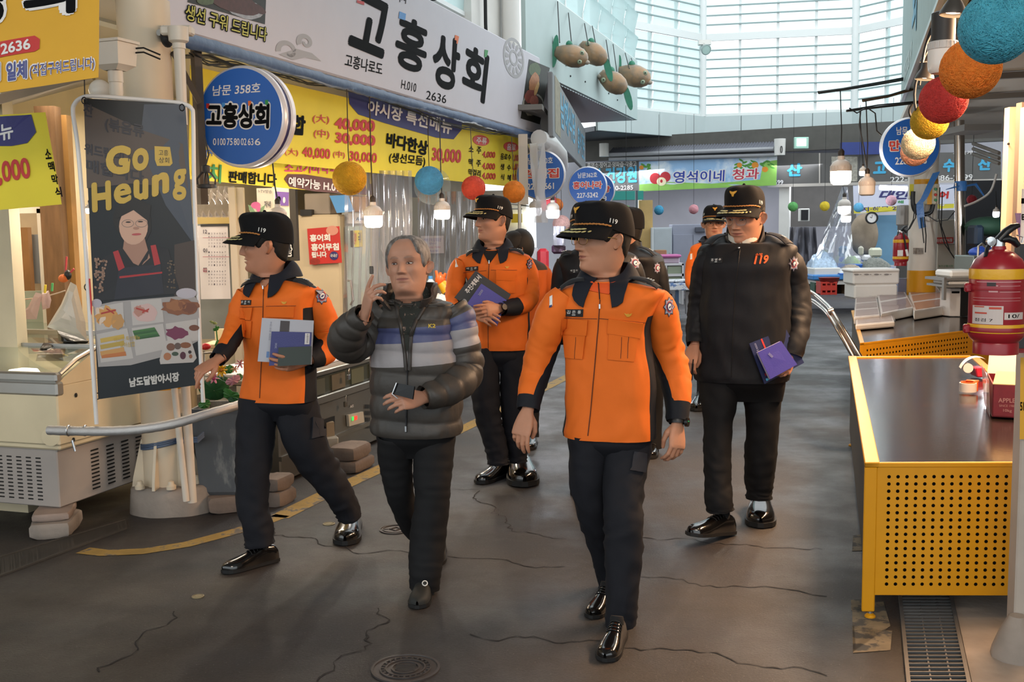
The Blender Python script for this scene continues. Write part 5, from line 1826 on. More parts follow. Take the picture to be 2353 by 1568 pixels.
for tx,y0 in(('소  주',352),('맥  주',381),('막걸리',404)):b=MB(INK);f.text(b,tx,(1074,y0),(1102,y0+4),(1075,y0-16),.02);t.part('item',b)
for tx,y0 in(('음료수',368),('생  수',391),('식  혜',414)):b=MB(INK);f.text(b,tx,(1148,y0),(1172,y0+3),(1149,y0-14),.02);t.part('item',b)
for tx,x0,x1,y0,h,bo in(('(大)',716,754,284,22,.01),('40,000',766,858,300,30,.05),('(中)',719,755,318,22,.01),('30,000',768,860,332,28,.05),('(大)',652,683,358,18,.01),('40,000',692,757,364,27,.03),('(中)',764,791,364,18,.01),('30,000',801,864,373,26,.03),('30,000',990,1057,374,34,.04)):
 b=MB(RED);f.text(b,tx,(x0,y0),(x1,y0+.09*(x1-x0)),(x0+1,y0-h),bo);t.part('price',b)
for tx,x0,x1,y0 in(('4,000',1105,1135,365),('4,000',1105,1135,391),('4,000',1105,1136,413),('1,000',1176,1193,373),('1,000',1176,1193,393),('1,000',1176,1193,416)):
 b=MB(RED);f.text(b,tx,(x0,y0),(x1,y0+2),(x0+1,y0-16),.03);t.part('price',b)
b=MB(mat('pill_red','c4473c',.55));f.rect(b,ell(1102,325,19,12,rot=.12),1);f.rect(b,ell(1172,340,17,11,rot=.12),1)
b.use(WHT);f.text(b,'주류',(1090,332),(1114,335),(1091,317),.02,2.5);f.text(b,'음료',(1162,347),(1182,349),(1163,333),.02,2.5);t.part('drinks_tags',b)
t,f=cloth_banner('price_banner','lower yellow banner with brown booking panel behind the blue round sign',[(437,150),(842,250),(842,450),(435,412)],LP(-.28),AN,YBAN,seed=4)
b=MB(INK);f.text(b,'판매합니다',(521,420),(634,428),(523,392),.03);t.part('lettering',b)
b=MB(GRN);f.text(b,'부치',(440,415),(505,422),(442,372),.03);t.part('green_lettering',b)
b=MB(PINK);f.text(b,'소고기미역국',(652,398),(775,402),(654,374),.03);t.part('pink_lettering',b)
b=MB(mat('panel_brown','5a3230',.6));f.rect(b,[(652,412),(660,401),(700,402),(838,424),(842,440),(840,449),(720,440),(664,430)],1);b.use(WHT);f.text(b,'예약가능 H.010',(660,428),(790,444),(661,406),.03,2.5);t.part('booking_panel',b)
b=MB(BLUE);f.text(b,'(국내산)',(470,362),(515,366),(472,335),.03);t.part('blue_lettering',b)
# round sign 358
def round_sign(label,cx,cy,ry,Y,drums,faceM,loc=None,n=-AD,rr=None,group=None,thick=.045):
 r=rr or ry*mpp(Y)
 c=P(cx,cy,Y)
 t=Thing('round_sign',label,'sign',c,group=group)
 rim=mat('drum_rim','d4d2d6',.28,.2)
 R4=Mx.Translation(c)@(-V(n)).to_track_quat('Z','Y').to_matrix().to_4x4()
 b=MB(rim)
 b.lathe([(r*.955,-.004),(r,.004),(r*1.02,.02),(r*1.02,thick-.01),(r*.99,thick)],48,R4)
 z=thick
 if drums>1:
  t.part('drum',b)
  b=MB(mat('drum_stripe','231f58',.4));b.lathe([(r*.985,z),(r*.985,z+.035)],48,R4);t.part('stripe',b)
  b=MB(rim);b.lathe([(r*.99,z+.035),(r*1.02,z+.045),(r*1.02,z+.035+thick),(r*.95,z+.04+thick),(.001,z+.04+thick)],48,R4);t.part('drum',b)
 else:
  b.lathe([(r*.99,z),(.001,z)],48,R4);t.part('drum',b)
 b=MB(faceM);b.disc(c+V(n)*.0045,V(n),r*.955,56);t.part('face',b)
 return t,Face(c+V(n)*.004,n),r
t,F,r=round_sign('large blue round sign numbered 358 with white-edged black lettering',553,268,112,6.25,2,BLUE)
b=MB(WHT);F.text(b,'남문 358호',(488,221),(598,214),(490,197),.015)
tw='고흥상회';F.text(b,tw,(472,297),(621,299),(473,232),.115,1.5)
for x in range(7):F.text(b,'010-7580-2636'[x*2:x*2+2].replace('-','0'),(490+x*16,334),(503+x*16,334),(490+x*16,318),.01)
t.part('white_lettering',b)
b=MB(INK);F.text(b,tw,(474,294),(619,296),(475,236),.045,2.6);t.part('black_lettering',b)
for m,x,y in((RED,478,244),(LBL,514,242),(ORP_,574,238),(GRN,613,236)):
 b=MB(m);F.rect(b,[(x-3,y+5),(x+4,y+5),(x+4,y-6),(x-3,y-6)],3.2);t.part('colour_tip',b)
b=MB(DARK);a=P(553,160,6.3);b.tube([a,a+V((-.25,.25,.12)),a+V((-.5,.6,.18))],.014,8);t.part('bracket',b)
# ---- pillar with its footing, bolts and fins
g=G(372,1185);pc=V((g.x,g.y+.12,0))
t=Thing('pillar','stout white steel pillar on a rough concrete footing behind the hanging poster','pillar',pc,kind='thing')
pr=.128
WP=mat('pillar_paint','cdbfa8',.45,var=.06,vscale=3,col2='8a7058',c2scale=6,c2lo=.70,c2hi=.78)
b=MB(WP);b.lathe([(pr,.16),(pr,.73)],40,Mx.Translation(pc));b.lathe([(pr,.88),(pr*1.09,2.74),(pr*1.13,2.75),(pr*1.14,2.90)],40,Mx.Translation(pc));t.part('shaft',b)
b=MB(YEL);b.lathe([(pr*1.004,.725),(pr*1.004,.885)],40,Mx.Translation(pc));t.part('yellow_band',b)
b=MB(CONC)
def foot(i,j):
 a=2*PI*i/40;rx,ry=.25,.18
 k=(1.0,1.0,.97,.90,.5)[j];z=(-.01,.09,.145,.16,.168)[j]
 w=1+.05*NZ.noise(V((math.cos(a)*2,math.sin(a)*2,z*9)))
 return pc+V((.03+rx*k*w*math.cos(a),ry*k*w*math.sin(a),z+.01*NZ.noise(V((math.cos(a)*3,math.sin(a)*3,j)))))
b.smooth=True;b.grid(foot,40,5,True);t.part('footing',b)
for a in(-160,-95,-40,20,90):
 a=math.radians(a);d=V((math.cos(a),math.sin(a),0));s=V((-d.y,d.x,0))
 b=MB(WP);o=pc+d*(pr-.01)-s*.008+V((0,0,.16));b.poly([o,o+d*.075,o+d*.068+UPV*.05,o+d*.015+UPV*.27,o+UPV*.28],s*.016);t.part('fin',b)
for a in(-125,-65,-10):
 a=math.radians(a);q=pc+V((math.cos(a),math.sin(a),0))*.185+V((0,0,.165))
 b=MB(WP);b.lathe([(.028,0),(.028,.02),(.018,.03),(.016,.045),(.001,.05)],10,Mx.Translation(q));t.part('bolt',b)
 # blue twine round pillar and pipes, pipes beside it
tq=MB(mat('twine_blue','43546d',.5,var=.2))
for z,k in((.405,0),(.415,1),(.425,2),(.40,3)):
 pts=[pc+V(((pr+.006)*math.cos(a),(pr+.006)*math.sin(a),z+.025*math.cos(a)))for a in[math.radians(-200+12*i)for i in range(14)]]
 q=pc+V((pr+.12,-.19,z+.04));pts+=[q,q+V((.02,.05,.02))]
 tq.tube(pts,.006,5)
solo('twine',tq,'blue plastic twine tied round the white pillar and two pipes','twine')
for i,(x0,y0,x1,y1,w,Y,lab)in enumerate(((397,900,428,1152,15,5.52,'thin white plastic pipe tied to the pillar, nearest the pillar'),(424,898,442,1155,21,5.56,'thicker white plastic pipe tied beside the pillar, open end above rusty footing'))):
 a=P(x0,y0-40,Y);bq=P(x1,y1,Y-.02);u=mpp(Y)
 b=MB(mat('pvc_white','c9bfb1',.4,var=.05));b.tube([a,bq],w*u/2,16,cap=False);b.tube([bq,a],w*u/2-.004,16,cap=False)
 solo('pipe',b,lab,'pipe')
 # upper downpipe with hopper left of the big sign, and square hopper on the pillar
t=Thing('downpipe','white square rain hopper with pipe in front of the pillar top','downpipe',P(262,150,5.3))
u=mpp(5.3)
c=P(263,130,5.3)
b=MB(mat('hopper_white','cbc3b6',.4,var=.04))
Xh,Yh=V((.94,-.34,0)),V((.34,.94,0))
def sq(w,d,z):return[c+Xh*(sx*w/2)+Yh*(sy*d/2)+UPV*z for sx,sy in((-1,-1),(1,-1),(1,1),(-1,1))]
lv=[(.185,.16,.075),(.185,.16,.062),(.168,.145,.06),(.150,.130,-.045),(.075,.075,-.07)]
for i in range(4):
 A,B=sq(*lv[i]),sq(*lv[i+1])
 for k in range(4):b.add([A[k],B[k],B[(k+1)%4],A[(k+1)%4]],[(0,1,2,3)])
b.poly(sq(*lv[0]))
t.part('hopper',b)
b=MB(mat('hopper_white',''));b.lathe([(.036,-.07),(.036,-.125),(.033,-.128),(.033,-.18),(.021,-.215),(.019,-.30),(.019,-.42)],20,Mx.Translation(c));t.part('pipe',b)
b=MB(CABLE)
for y in(112,122):
 b.tube([P(300,y,5.33),P(330,y-2,5.33),P(368,y+14,5.40)],.0045,6)
t.part('tie',b)
t=Thing('downpipe','white pipe with bracket collar hanging from the left end of the long sign','downpipe',P(411,150,5.75))
c=P(411,100,5.75);u=mpp(5.75)
b=MB(mat('hopper_white',''));b.lathe([(.027*1.0,-.36*1.2),(.030,-.03),(.0345,-.028),(.0345,.0),(.052,.012),(.055,.075),(.055,.085)],20,Mx.Translation(c));t.part('pipe',b)
b=MB(mat('hopper_white',''));b.box(c+V((-.02,.05,.075)),(.17,.08,.05),bev=.01);t.part('bracket',b)
b=MB(mat('tarp_dark','14151a',.6));b.ball(P(384,86,5.85),(.035,.05,.055),12,8);t.part('cap_cover',b)
# timber brackets inside the eaves
for i,(p0,p1,r_,lab)in enumerate((((398,120,6.0),(458,235,6.2),.022,'grey diagonal timber brace under the eaves left of the round sign'),((450,110,6.3),(466,470,6.3),.034,'dark upright timber behind the blue round sign'))):
 b=MB(mat('timber_dark','4b443d',.7,var=.2));b.tube([P(*p0),P(*p1)],r_,4);solo('timber',b,lab,'timber')
t=Thing('spot_lamp','black cone spot lamp hanging on a hook below the blue round sign','lamp',P(475,405,6.1))
c=P(475,432,6.1);u=mpp(6.1)
b=MB(DARK);b.lathe([(.056,0),(.054,.018),(.050,.02)],20,Mx.Translation(c));b.lathe([(.052,.004),(.001,.006)],20,Mx.Translation(c));t.part('rim',b)
b=MB(DARK);b.lathe([(.022,.085),(.024,.10),(.024,.125),(.014,.13),(.001,.132)],14,Mx.Translation(c));t.part('holder',b)
b=MB(DARK);
for a in range(4):
 a=a*PI/2+.5;d=V((math.cos(a),math.sin(a),0));b.tube([c+d*.05+UPV*.02,c+d*.052+UPV*.05,c+d*.022+UPV*.09],.006,5)
b.tube([c+UPV*.13,c+UPV*.19+V((.02,0,0)),c+UPV*.3],.005,5)
t.part('cage',b)
# ---- poster in a white tube frame
t=Thing('hanging_poster','tall dark poster in a white tube frame showing a smiling woman and lunch tray','poster',P(325,600,5.15))
YP=5.15
ptl,ptr,pbr,pbl=P(192,226,YP),P(426,240,YP+.12),P(460,884,YP+.05),P(226,918,YP-.05)
nP=(ptr-ptl).cross(pbl-ptl).normalized()
if nP.y>0:nP=-nP
def PS(u,v,k=0):
 p=(ptl*(1-u)+ptr*u)*(1-v)+(pbl*(1-u)+pbr*u)*v
 return p+nP*(.010*math.sin(PI*u)*math.sin(PI*v)+.003*math.sin(7*v+3*u)+(.0024+.0012*k if k else 0))
b=MB(mat('poster_dark','161b1f',.4,var=.25,vscale=1.5,spec=.35));b.sheet(lambda u,v:(PS(u,1-v),nP),14,30,.003);t.part('sheet',b)
def pp(px,py):
 """pixel -> poster coordinates (inverse bilinear by Newton)"""
 u,v=.5,.5
 A,B,C,D=V((192,226)),V((426,240)),V((460,884)),V((226,918))
 for _ in range(6):
  q=(A*(1-u)+B*u)*(1-v)+(D*(1-u)+C*u)*v-V((px,py))
  du=(B-A)*(1-v)+(C-D)*v;dv=(D-A)*(1-u)+(C-B)*u
  det=du.x*dv.y-du.y*dv.x
  u-=(q.x*dv.y-q.y*dv.x)/det;v-=(du.x*q.y-du.y*q.x)/det
 return u,v
def pat(px,py,k):return PS(*pp(px,py),k)
class PF:pass
pf=PF();pf.at=lambda x,y,k=1:pat(x,y,k)
def prect(b,m,pts,k):
 b.use(m);c=(sum(p[0]for p in pts)/len(pts),sum(p[1]for p in pts)/len(pts));cc=pat(*c,k)
 dens=[]
 for i in range(len(pts)):
  p,q=V(pts[i]),V(pts[(i+1)%len(pts)]);n_=max(1,int((q-p).length/30))
  dens+=[p.lerp(q,j/n_)for j in range(n_)]
 q=[pat(p.x,p.y,k)for p in dens]
 for i in range(len(q)):b.add([cc,q[i],q[(i+1)%len(q)]],[(0,1,2)])
def pell(b,m,cx,cy,rx,ry,k,rot=0.0,n=22,rag=0.0):
 pts=[]
 for i in range(n):
  a=2*PI*i/n;r_=1+rag*NZ.noise(V((cx,cy*.3,i*.9)));x,y=rx*r_*math.cos(a),ry*r_*math.sin(a)
  pts.append((cx+x*math.cos(rot)-y*math.sin(rot),cy+x*math.sin(rot)+y*math.cos(rot)))
 prect(b,m,pts,k)
def ptext(b,m,txt,bl_,br_,tl_,bold,k):
 b.use(m);bl_,br_,tl_=V(bl_),V(br_),V(tl_)
 def pl(x,y):
  q=bl_+(br_-bl_)*x+(tl_-bl_)*y;return pat(q.x,q.y,k)
 b.text(txt,pl,1,1,bold)
pm_=lambda n,c,r_=.42:mat('poster_'+n,c,r_,spec=.4)
b=MB(pm_('brown','4a3f38'))
prect(b,pm_('slate','3a424e'),[(330,240),(426,240),(446,560),(380,470),(320,330)],1)
prect(b,pm_('brown',''),[(193,236),(330,300),(420,330),(432,430),(300,420),(200,430)],1.2)  # brown band is a reflection painted into the poster ground
prect(b,pm_('wood','3a2f29'),[(400,560),(446,550),(450,690),(400,680)],1.2)
t.part('ground_and_reflection',b)
b=MB(pm_('faint','2b2a30'))
for tx,x0,y0,x1,h in(('찬',192,266,214,30),('(볶음류',240,302,330,34),('워드립니다',194,352,300,26),('매합니다',198,392,330,30)):ptext(b,pm_('faint',''),tx,(x0,y0),(x1,y0+(x1-x0)*.22),(x0,y0-h),.03,2.2)
t.part('mirrored_lettering',b)
b=MB(pm_('gold','b89a3e'))
GO=pm_('gold','')
ptext(b,GO,'G',(240,398),(296,400),(246,332),.06,3);ptext(b,GO,'o',(302,392),(340,390),(304,340),.045,3)
ptext(b,GO,'H',(212,486),(256,480),(210,418),.05,3);ptext(b,GO,'e',(262,470),(302,462),(260,424),.035,3);ptext(b,GO,'u',(306,460),(340,456),(306,412),.05,3);ptext(b,GO,'n',(348,452),(388,440),(348,402),.05,3);ptext(b,GO,'g',(396,460),(428,458),(396,388),.035,3)
prect(b,GO,[(354,335),(390,337),(396,374),(390,380),(360,380),(355,366)],3)
t.part('heading_lettering',b)
b=MB(pm_('ink','17181a'));ptext(b,pm_('ink',''),'고흥',(364,356),(386,357),(364,343),0,4);ptext(b,pm_('ink',''),'상회',(364,373),(388,374),(364,360),0,4);t.part('seal_lettering',b)
# the printed woman
b=MB(pm_('hair','14110f'))
sk,skd,blk,rd=pm_('skin','b99580'),pm_('skin_dark','9a7462'),pm_('blouse','16161a'),pm_('apron_red','a02b2e')
pell(b,pm_('hair',''),302,500,43,44,2.5);prect(b,pm_('hair',''),[(262,500),(278,540),(268,520),(330,560),(346,530),(346,500)],2.5)
prect(b,skd,[(286,540),(330,540),(344,590),(320,612),(296,604),(280,580)],3)
prect(b,blk,[(236,590),(280,566),(296,598),(318,608),(338,592),(346,562),(386,570),(404,640),(414,672),(214,690),(216,664)],3.5)
pell(b,sk,306,518,33,42,4);prect(b,pm_('hair',''),[(268,500),(280,482),(302,474),(330,484),(342,508),(346,470),(310,452),(270,474)],4.6)
prect(b,rd,[(259,576),(271,572),(286,612),(272,620)],4.4);prect(b,rd,[(345,562),(357,560),(368,604),(354,608)],4.4)
prect(b,rd,[(274,632),(372,622),(372,626),(274,637)],4.4)
prect(b,pm_('apron','20212b'),[(272,620),(286,612),(354,606),(368,604),(376,672),(262,686)],4)
for q in range(46):
 x=218+random.random()*30;y=592+random.random()*76
 if x>248-(y-592)*.2:x-=8
 pell(b,pm_('lace','8d6f5c'),x,y,3.6,2.8,4.6,rot=random.random()*3,n=6)
for q in range(26):pell(b,pm_('lace2','5b4c3c'),384+random.random()*18,596+random.random()*64,2.4,2.0,4.6,n=6)
pell(b,pm_('lips','a34a4c'),313,536,11,2.6,5,rot=-.05);pell(b,skd,312,522,7,3.4,5);pell(b,pm_('hair',''),294,508,6,1.6,5);pell(b,pm_('hair',''),322,507,6,1.6,5)
for sx in(293,324):
 for i in range(14):
  a0,a1=2*PI*i/14,2*PI*(i+1)/14
  prect(b,pm_('rim','6d6560'),[(sx+14*math.cos(a0),511+9*math.sin(a0)),(sx+14*math.cos(a1),511+9*math.sin(a1)),(sx+13*math.cos(a1),511+8*math.sin(a1)),(sx+13*math.cos(a0),511+8*math.sin(a0))],5.2)
pell(b,pm_('glove','a8a4ac'),222,694,12,10,5);pell(b,pm_('glove',''),428,672,24,12,4)
t.part('woman_print',b)
# the printed tray
b=MB(pm_('tray','97928f'))
TR=pm_('tray','');TL=pm_('tray_light','b0aaa5')
prect(b,TR,[(214,700),(262,690),(444,676),(456,690),(460,780),(400,812),(300,838),(226,842)],4)
for q,m in(([(218,704),(282,692),(286,748),(222,758)],TL),([(300,690),(370,684),(376,738),(304,746)],TL),([(222,766),(292,752),(306,822),(232,832)],TL),([(302,752),(374,742),(384,800),(312,816)],TL),([(380,742),(452,732),(456,780),(386,796)],TL)):
 prect(b,m,q,4.4)
for a in((246,724,26,22,'c08b4c'),(232,722,12,20,'cfb9a4'),(270,736,14,18,'b08450'),(334,716,28,20,'bfa09a'),(320,712,14,12,'a97a6c'),(414,704,42,18,'7a4a2e'),(404,700,24,12,'8e5c38'),(436,706,18,12,'683c28')):
 pell(b,pm_('f'+a[4],a[4]),*a[:4],5,rag=.4)
for x0,y0,x1,y1 in((232,716,266,708),(244,704,262,716),(312,704,340,712),(326,714,342,706)):prect(b,pm_('chili','a0362c'),[(x0,y0),(x1,y1),(x1,y1+4),(x0,y0+4)],5.6)
for i in range(3):prect(b,pm_('radish%d'%i,('b89a4a','a98f44','b98a50')[i]),[(230,776+15*i),(284,766+15*i),(286,776+15*i),(232,786+15*i)],5.2)
prect(b,pm_('carrot','b06a3a'),[(232,812),(288,806),(290,816),(234,822)],5.2)
for i in range(4):prect(b,pm_('greens%d'%(i%2),('3f6a39','2f5630')[i%2]),[(304+2*i,758+5*i),(354+3*i,750+5*i),(358+3*i,756+5*i),(306+2*i,764+5*i)],5.2+.1*i)
pell(b,pm_('beet','6b2c48'),406,764,26,14,5.2,rag=.4);pell(b,pm_('f683c28',''),446,752,12,7,5.2)
prect(b,pm_('tray_light',''),[(378,782),(438,776),(452,822),(444,832),(368,836),(366,826)],6)
for a in((392,796,10,9,'6d4a3a'),(408,794,8,8,'5a4a44'),(426,792,13,7,'7a4a2e'),(384,818,9,9,'a06a4a'),(402,812,8,5,'3a4a3c'),(420,816,7,9,'4a2030'),(436,808,4,4,'2a1c1c'),(438,818,4,5,'8a5a40')):pell(b,pm_('g'+a[4],a[4]),*a[:4],6.6,n=12)
t.part('tray_print',b)
b=MB(pm_('white','bdbab5'));ptext(b,pm_('white',''),'남도달밤야시장',(297,890),(412,876),(296,868),.05,4)
ptext(b,pm_('gold',''),'야시장 특선메뉴',(262,784),(322,778),(261,774),0,7);ptext(b,pm_('gold',''),'홍어삼합',(276,798),(310,794),(275,786),0,7)
t.part('footer_lettering',b)
# tube frame
tb=MB(mat('frame_white','d2d0cd',.3))
pts=[P(x,y,Y)for x,y,Y in((222,975,YP-.07),(212,820,YP-.06),(196,560,YP-.03),(180,350,YP),(168,262,YP),(172,238,YP),(188,225,YP),(215,221,YP+.01),(300,227,YP+.06),(400,235,YP+.11),(425,240,YP+.12),(440,250,YP+.125),(444,275,YP+.125),(446,420,YP+.11),(452,600,YP+.09),(460,800,YP+.06),(467,925,YP+.05))]
tb.tube([crom(pts,i/110)for i in range(111)],.0105,12);t.part('tube_frame',tb)
b=MB(CABLE)
for x,y in((196,232),(420,248),(226,910),(202,660)):
 c=P(x,y,YP-.01);b.tube([c+V((.012*math.cos(a),-.012,.016*math.sin(a)))for a in[i*.7 for i in range(10)]],.003,5)
b.tube([P(194,180,YP),P(195,225,YP)],.003,5)
t.part('ties',b)
# ---- foil wrapped pipe
FOIL=mat('foil_wrap','b7b4b2',.36,.6,bump=.35,bscale=420)
t=Thing('wrapped_pipe','silver foil wrapped pipe running from the cream freezer across the pillar','pipe',P(330,980,5.05))
pts=[P(x,y,Y)for x,y,Y in((112,989,5.12),(180,991,5.08),(260,991,5.05),(330,986,5.04),(400,974,5.06),(470,954,5.14),(552,930,5.3),(620,906,5.5))]
b=MB(FOIL);b.tube([crom(pts,i/60)for i in range(61)],[.0235+.0008*math.sin(i*2.1)for i in range(61)],18);t.part('foil_sleeve',b)
b=MB(STEEL);c=P(160,990,5.08)
for x in(158,196):
 c=P(x,990,5.08);b.tube([c+V((0,.026*math.cos(a),.026*math.sin(a)))for a in[i*2*PI/16 for i in range(17)]],.0035,5)
c=P(166,1012,5.06);b.tube([c,c+V((.012,0,-.055))],.007,8);t.part('clamp',b)
# ---- cream freezer
t=Thing('display_freezer','cream chest freezer with glass lid and vented grey base beside the pillar','freezer',G(60,1255))
gc=G(150,1228);fx=V((gc.x,gc.y,0))
W_,D_=2.0,1.25
def fz(a,d,z):return fx-AN*a+AD*d+UPV*z
u0=mpp(fx.y)
zb=Zp
ztop=.81
b=MB(mat('vent_grey','9c948e',.5,var=.05));b.obox(fz(.06,.04,.13),-AN*(W_-.1),AD*(D_-.1),UPV*.33,.006);t.part('base',b)
sl=MB(BLK)
for c in range(12):
 for r_ in range(12):
  o=fz(.17+.066*c,.038,.165+.021*r_);sl.obox(o,-AN*.036,AD*.004,UPV*.008,.003)
for c in range(5):
 for r_ in range(11):o=fz(.058,.30+.13*c,.17+.022*r_);sl.obox(o,AD*.06,AN*.004,UPV*.008)
t.part('vent_slots',sl,kind='stuff')
b=MB(CREAMR)
zl,zh=.455,ztop
b.obox(fz(-.0,0,zl+.03),-AN*W_,AD*D_,UPV*(zh-zl-.03),.008);b.obox(fz(.015,.015,zl),-AN*(W_-.03),AD*(D_-.03),UPV*.04,.01)
t.part('tub',b)
b=MB(ALU);b.obox(fz(-.01,-.01,zh-.055),-AN*(W_+.02),AD*.06,UPV*.075,.01);b.obox(fz(-.01,-.01,zh+.02),-AN*(W_+.02),AD*.05,UPV*.05,.01);t.part('rim',b)
b=MB(CREAMR)
b.poly([fz(0,0,zh),fz(0,D_,zh),fz(0,D_,zh+.20),fz(0,D_*.55,zh+.20),fz(0,.30,zh+.15),fz(0,.06,zh+.04)],-AN*.012);t.part('end_panel',b)
b=MB(ALU)
prof=[(.03,zh+.06),(.16,zh+.125),(.34,zh+.175),(.62,zh+.215),(D_,zh+.22)]
b.tube([fz(.0,d,z)for d,z in prof],.013,8);b.obox(fz(0,.60,zh+.205),-AN*W_,AD*.04,UPV*.03);b.obox(fz(0,.33,zh+.165),-AN*W_,AD*.025,UPV*.022);t.part('lid_frame',b)
gl=MB(mat_sheet('lid_glass','dde6e2',.10,.06,.2));gl.smooth=True
gl.grid(lambda i,j:fz(.01+i*(W_-.02),*prof[j]),2,5);t.part('glass_lid',gl)
b=MB(mat('freezer_inside','b9ab92',.4));b.poly([fz(.05,.06,zh-.02),fz(W_,.06,zh-.02),fz(W_,D_-.05,zh-.02),fz(.05,D_-.05,zh-.02)]);t.part('inner_tray',b)
lm=MB(mat('lamp_glow_warm','fff0d0',.4,emit='fff2dc',estr=5));c=fz(.42,.22,zh+.03);lm.lathe([(.07,0),(.06,.02),(.001,.03)],20,Mx.Translation(c)@Mx.Scale(1.3,4,V((1,0,0))));t.part('inner_lamp',lm)
b=MB(CREAMR);b.lathe([(.05,0),(.05,.012),(.001,.015)],18,Mx.Translation(fz(.05,-.001,zl+.08))@Mx.Rotation(PI/2,4,'X'));t.part('cover_plate',b)
b=MB(BLK)
for d,z in((.10,.50),(.14,.74),(.52,.76)):b.lathe([(.012,0),(.012,.006),(.001,.008)],10,Mx.Translation(fz(-.001,d,z))@Mx.Rotation(PI/2,4,'Y'))
t.part('rivets',b)
def brick(c,size,yaw,label,seed,m=CONC,group=None):
 b=MB(m);b.smooth=True
 R=Mx.Rotation(math.radians(yaw),3,'Z')
 t0=MB(m);
 # rounded broken block from a subdivided box
 n=5
 for ax in range(3):
  for sg in(-1,1):
   def fn(i,j):
    a,c_=-1+2*i/n,-1+2*j/n
    q=[0,0,0];q[ax]=sg;q[(ax+1)%3]=a;q[(ax+2)%3]=c_*sg
    q=V(q);e=V((q.x*size[0]/2,q.y*size[1]/2,q.z*size[2]/2))
    rnd=1-.05*(abs(q.x)**6*abs(q.y)**6+abs(q.x)**6*abs(q.z)**6+abs(q.y)**6*abs(q.z)**6)
    w=NZ.noise(e*11+V((seed,seed*2,0)))*.008
    e=e*rnd+e.normalized()*w
    e.z=max(e.z,-size[2]/2+.0005)
    return V(c)+R@e
   b.grid(fn,n+1,n+1)
 return solo('concrete_block',b,label,'block',V(c),group=group,angle=50)
gq=G(105,1238)
brick(gq+V((0,.14,.0425)),(.21,.34,.085),10,'lower broken concrete block under the corner of the cream freezer',1)
brick(gq+V((-.01,.15,.107)),(.19,.28,.042),14,'thin upper concrete block under the corner of the cream freezer',2,mat('block_pinkish','8f7f75',.85,var=.2,bump=.3,bscale=30))
dg_=MB(mat('drain_mesh','46433f',.6,.3,var=.1))
ga_=[G(-40,1318),G(0,1282),G(288,1196),G(290,1218),G(0,1328)]
t=Thing('drain_cover','narrow dark grey drain grating in the asphalt below the cream freezer','grating',(ga_[1]+ga_[3])/2)
a0,a1,bb0,bb1=G(-30,1292),G(288,1197),G(-30,1338),G(292,1216)
for(p,q)in((a0,a1),(bb0,bb1)):
 d=(q-p).normalized();dg_.obox(p-V((0,0,.012)),q-p,V((-d.y,d.x,0))*.015,UPV*.02)
t.part('frame',dg_)
sl=MB(mat('drain_mesh',''))
for i in range(110):
 p,q=a0.lerp(a1,i/110),bb0.lerp(bb1,i/110);d=(a1-a0).normalized()*.010
 sl.obox(p+V((0,0,-.004)),q-p,d,UPV*.008)
t.part('bars',sl,kind='stuff')
# ---- banners at far left
t,f=cloth_banner('amber_banner','amber yellow banner at the upper left with black lettering and a red number pill',[(-60,-40),(229,-40),(226,178),(-60,222)],P(100,100,4.55),V((.05,-1,.05)),YBAN2,seed=8,wav=.003)
b=MB(WHT);f.text(b,'회',(50,40),(178,10),(50,-120),.12,1);f.text(b,'상',(-60,62),(28,50),(-60,-90),.12,1);f.text(b,'일체',(14,190),(66,182),(14,138),.10,1);f.text(b,'(직접구워드립니다)',(68,183),(220,160),(68,142),.05,1);f.text(b,'회',(-40,196),(4,188),(-40,146),.1,1);t.part('white_edging',b)
b=MB(INK);f.text(b,'회',(54,35),(174,6),(54,-114),.03,2);f.text(b,'상',(-58,56),(22,44),(-58,-80),.03,2);t.part('black_lettering',b)
b=MB(RED);f.rect(b,[(-30,136),(-30,100),(80,72),(92,80),(91,104),(80,112)],1);b.use(WHT);f.text(b,'2636',(4,124),(72,106),(2,98),.03,2);t.part('number_pill',b)
b=MB(mat('print_indigo','4a4f86',.55));f.text(b,'일체',(16,188),(64,180),(16,142),.04,2);f.text(b,'(직접구워드립니다)',(70,181),(218,158),(70,145),.012,2);f.text(b,'회',(-38,194),(2,186),(-38,149),.03,2);t.part('blue_lettering',b)
t,f=cloth_banner('corner_banner','bright yellow banner at the left edge with violet heading and red zeros',[(-60,268),(104,258),(142,470),(-60,488)],P(60,380,5.25),V((.12,-1,.05)),YBAN,seed=12,wav=.004)
b=MB(NAVY);f.rect(b,[(-60,272),(104,259),(110,300),(82,326),(40,334),(-60,336)],1);b.use(WHT);f.text(b,'메뉴',(-26,332),(48,316),(-24,292),.03,2);t.part('heading',b)
b=MB(RED);f.text(b,',000',(2,428),(82,415),(0,372),.03,2);f.text(b,'30',(-60,434),(-4,426),(-60,380),.03,2);t.part('price_lettering',b)
b=MB(INK);
for k,ch in enumerate('소맥막식'):f.text(b,ch,(124+3*k,364+30*k),(139+3*k,362+30*k),(124+3*k,340+30*k),.03,2)
t.part('item_lettering',b)
# ------------------------------------------------------------------ inside the corner shop
ALC=mat('frame_cream_alu','b9ad9c',.45,.2)
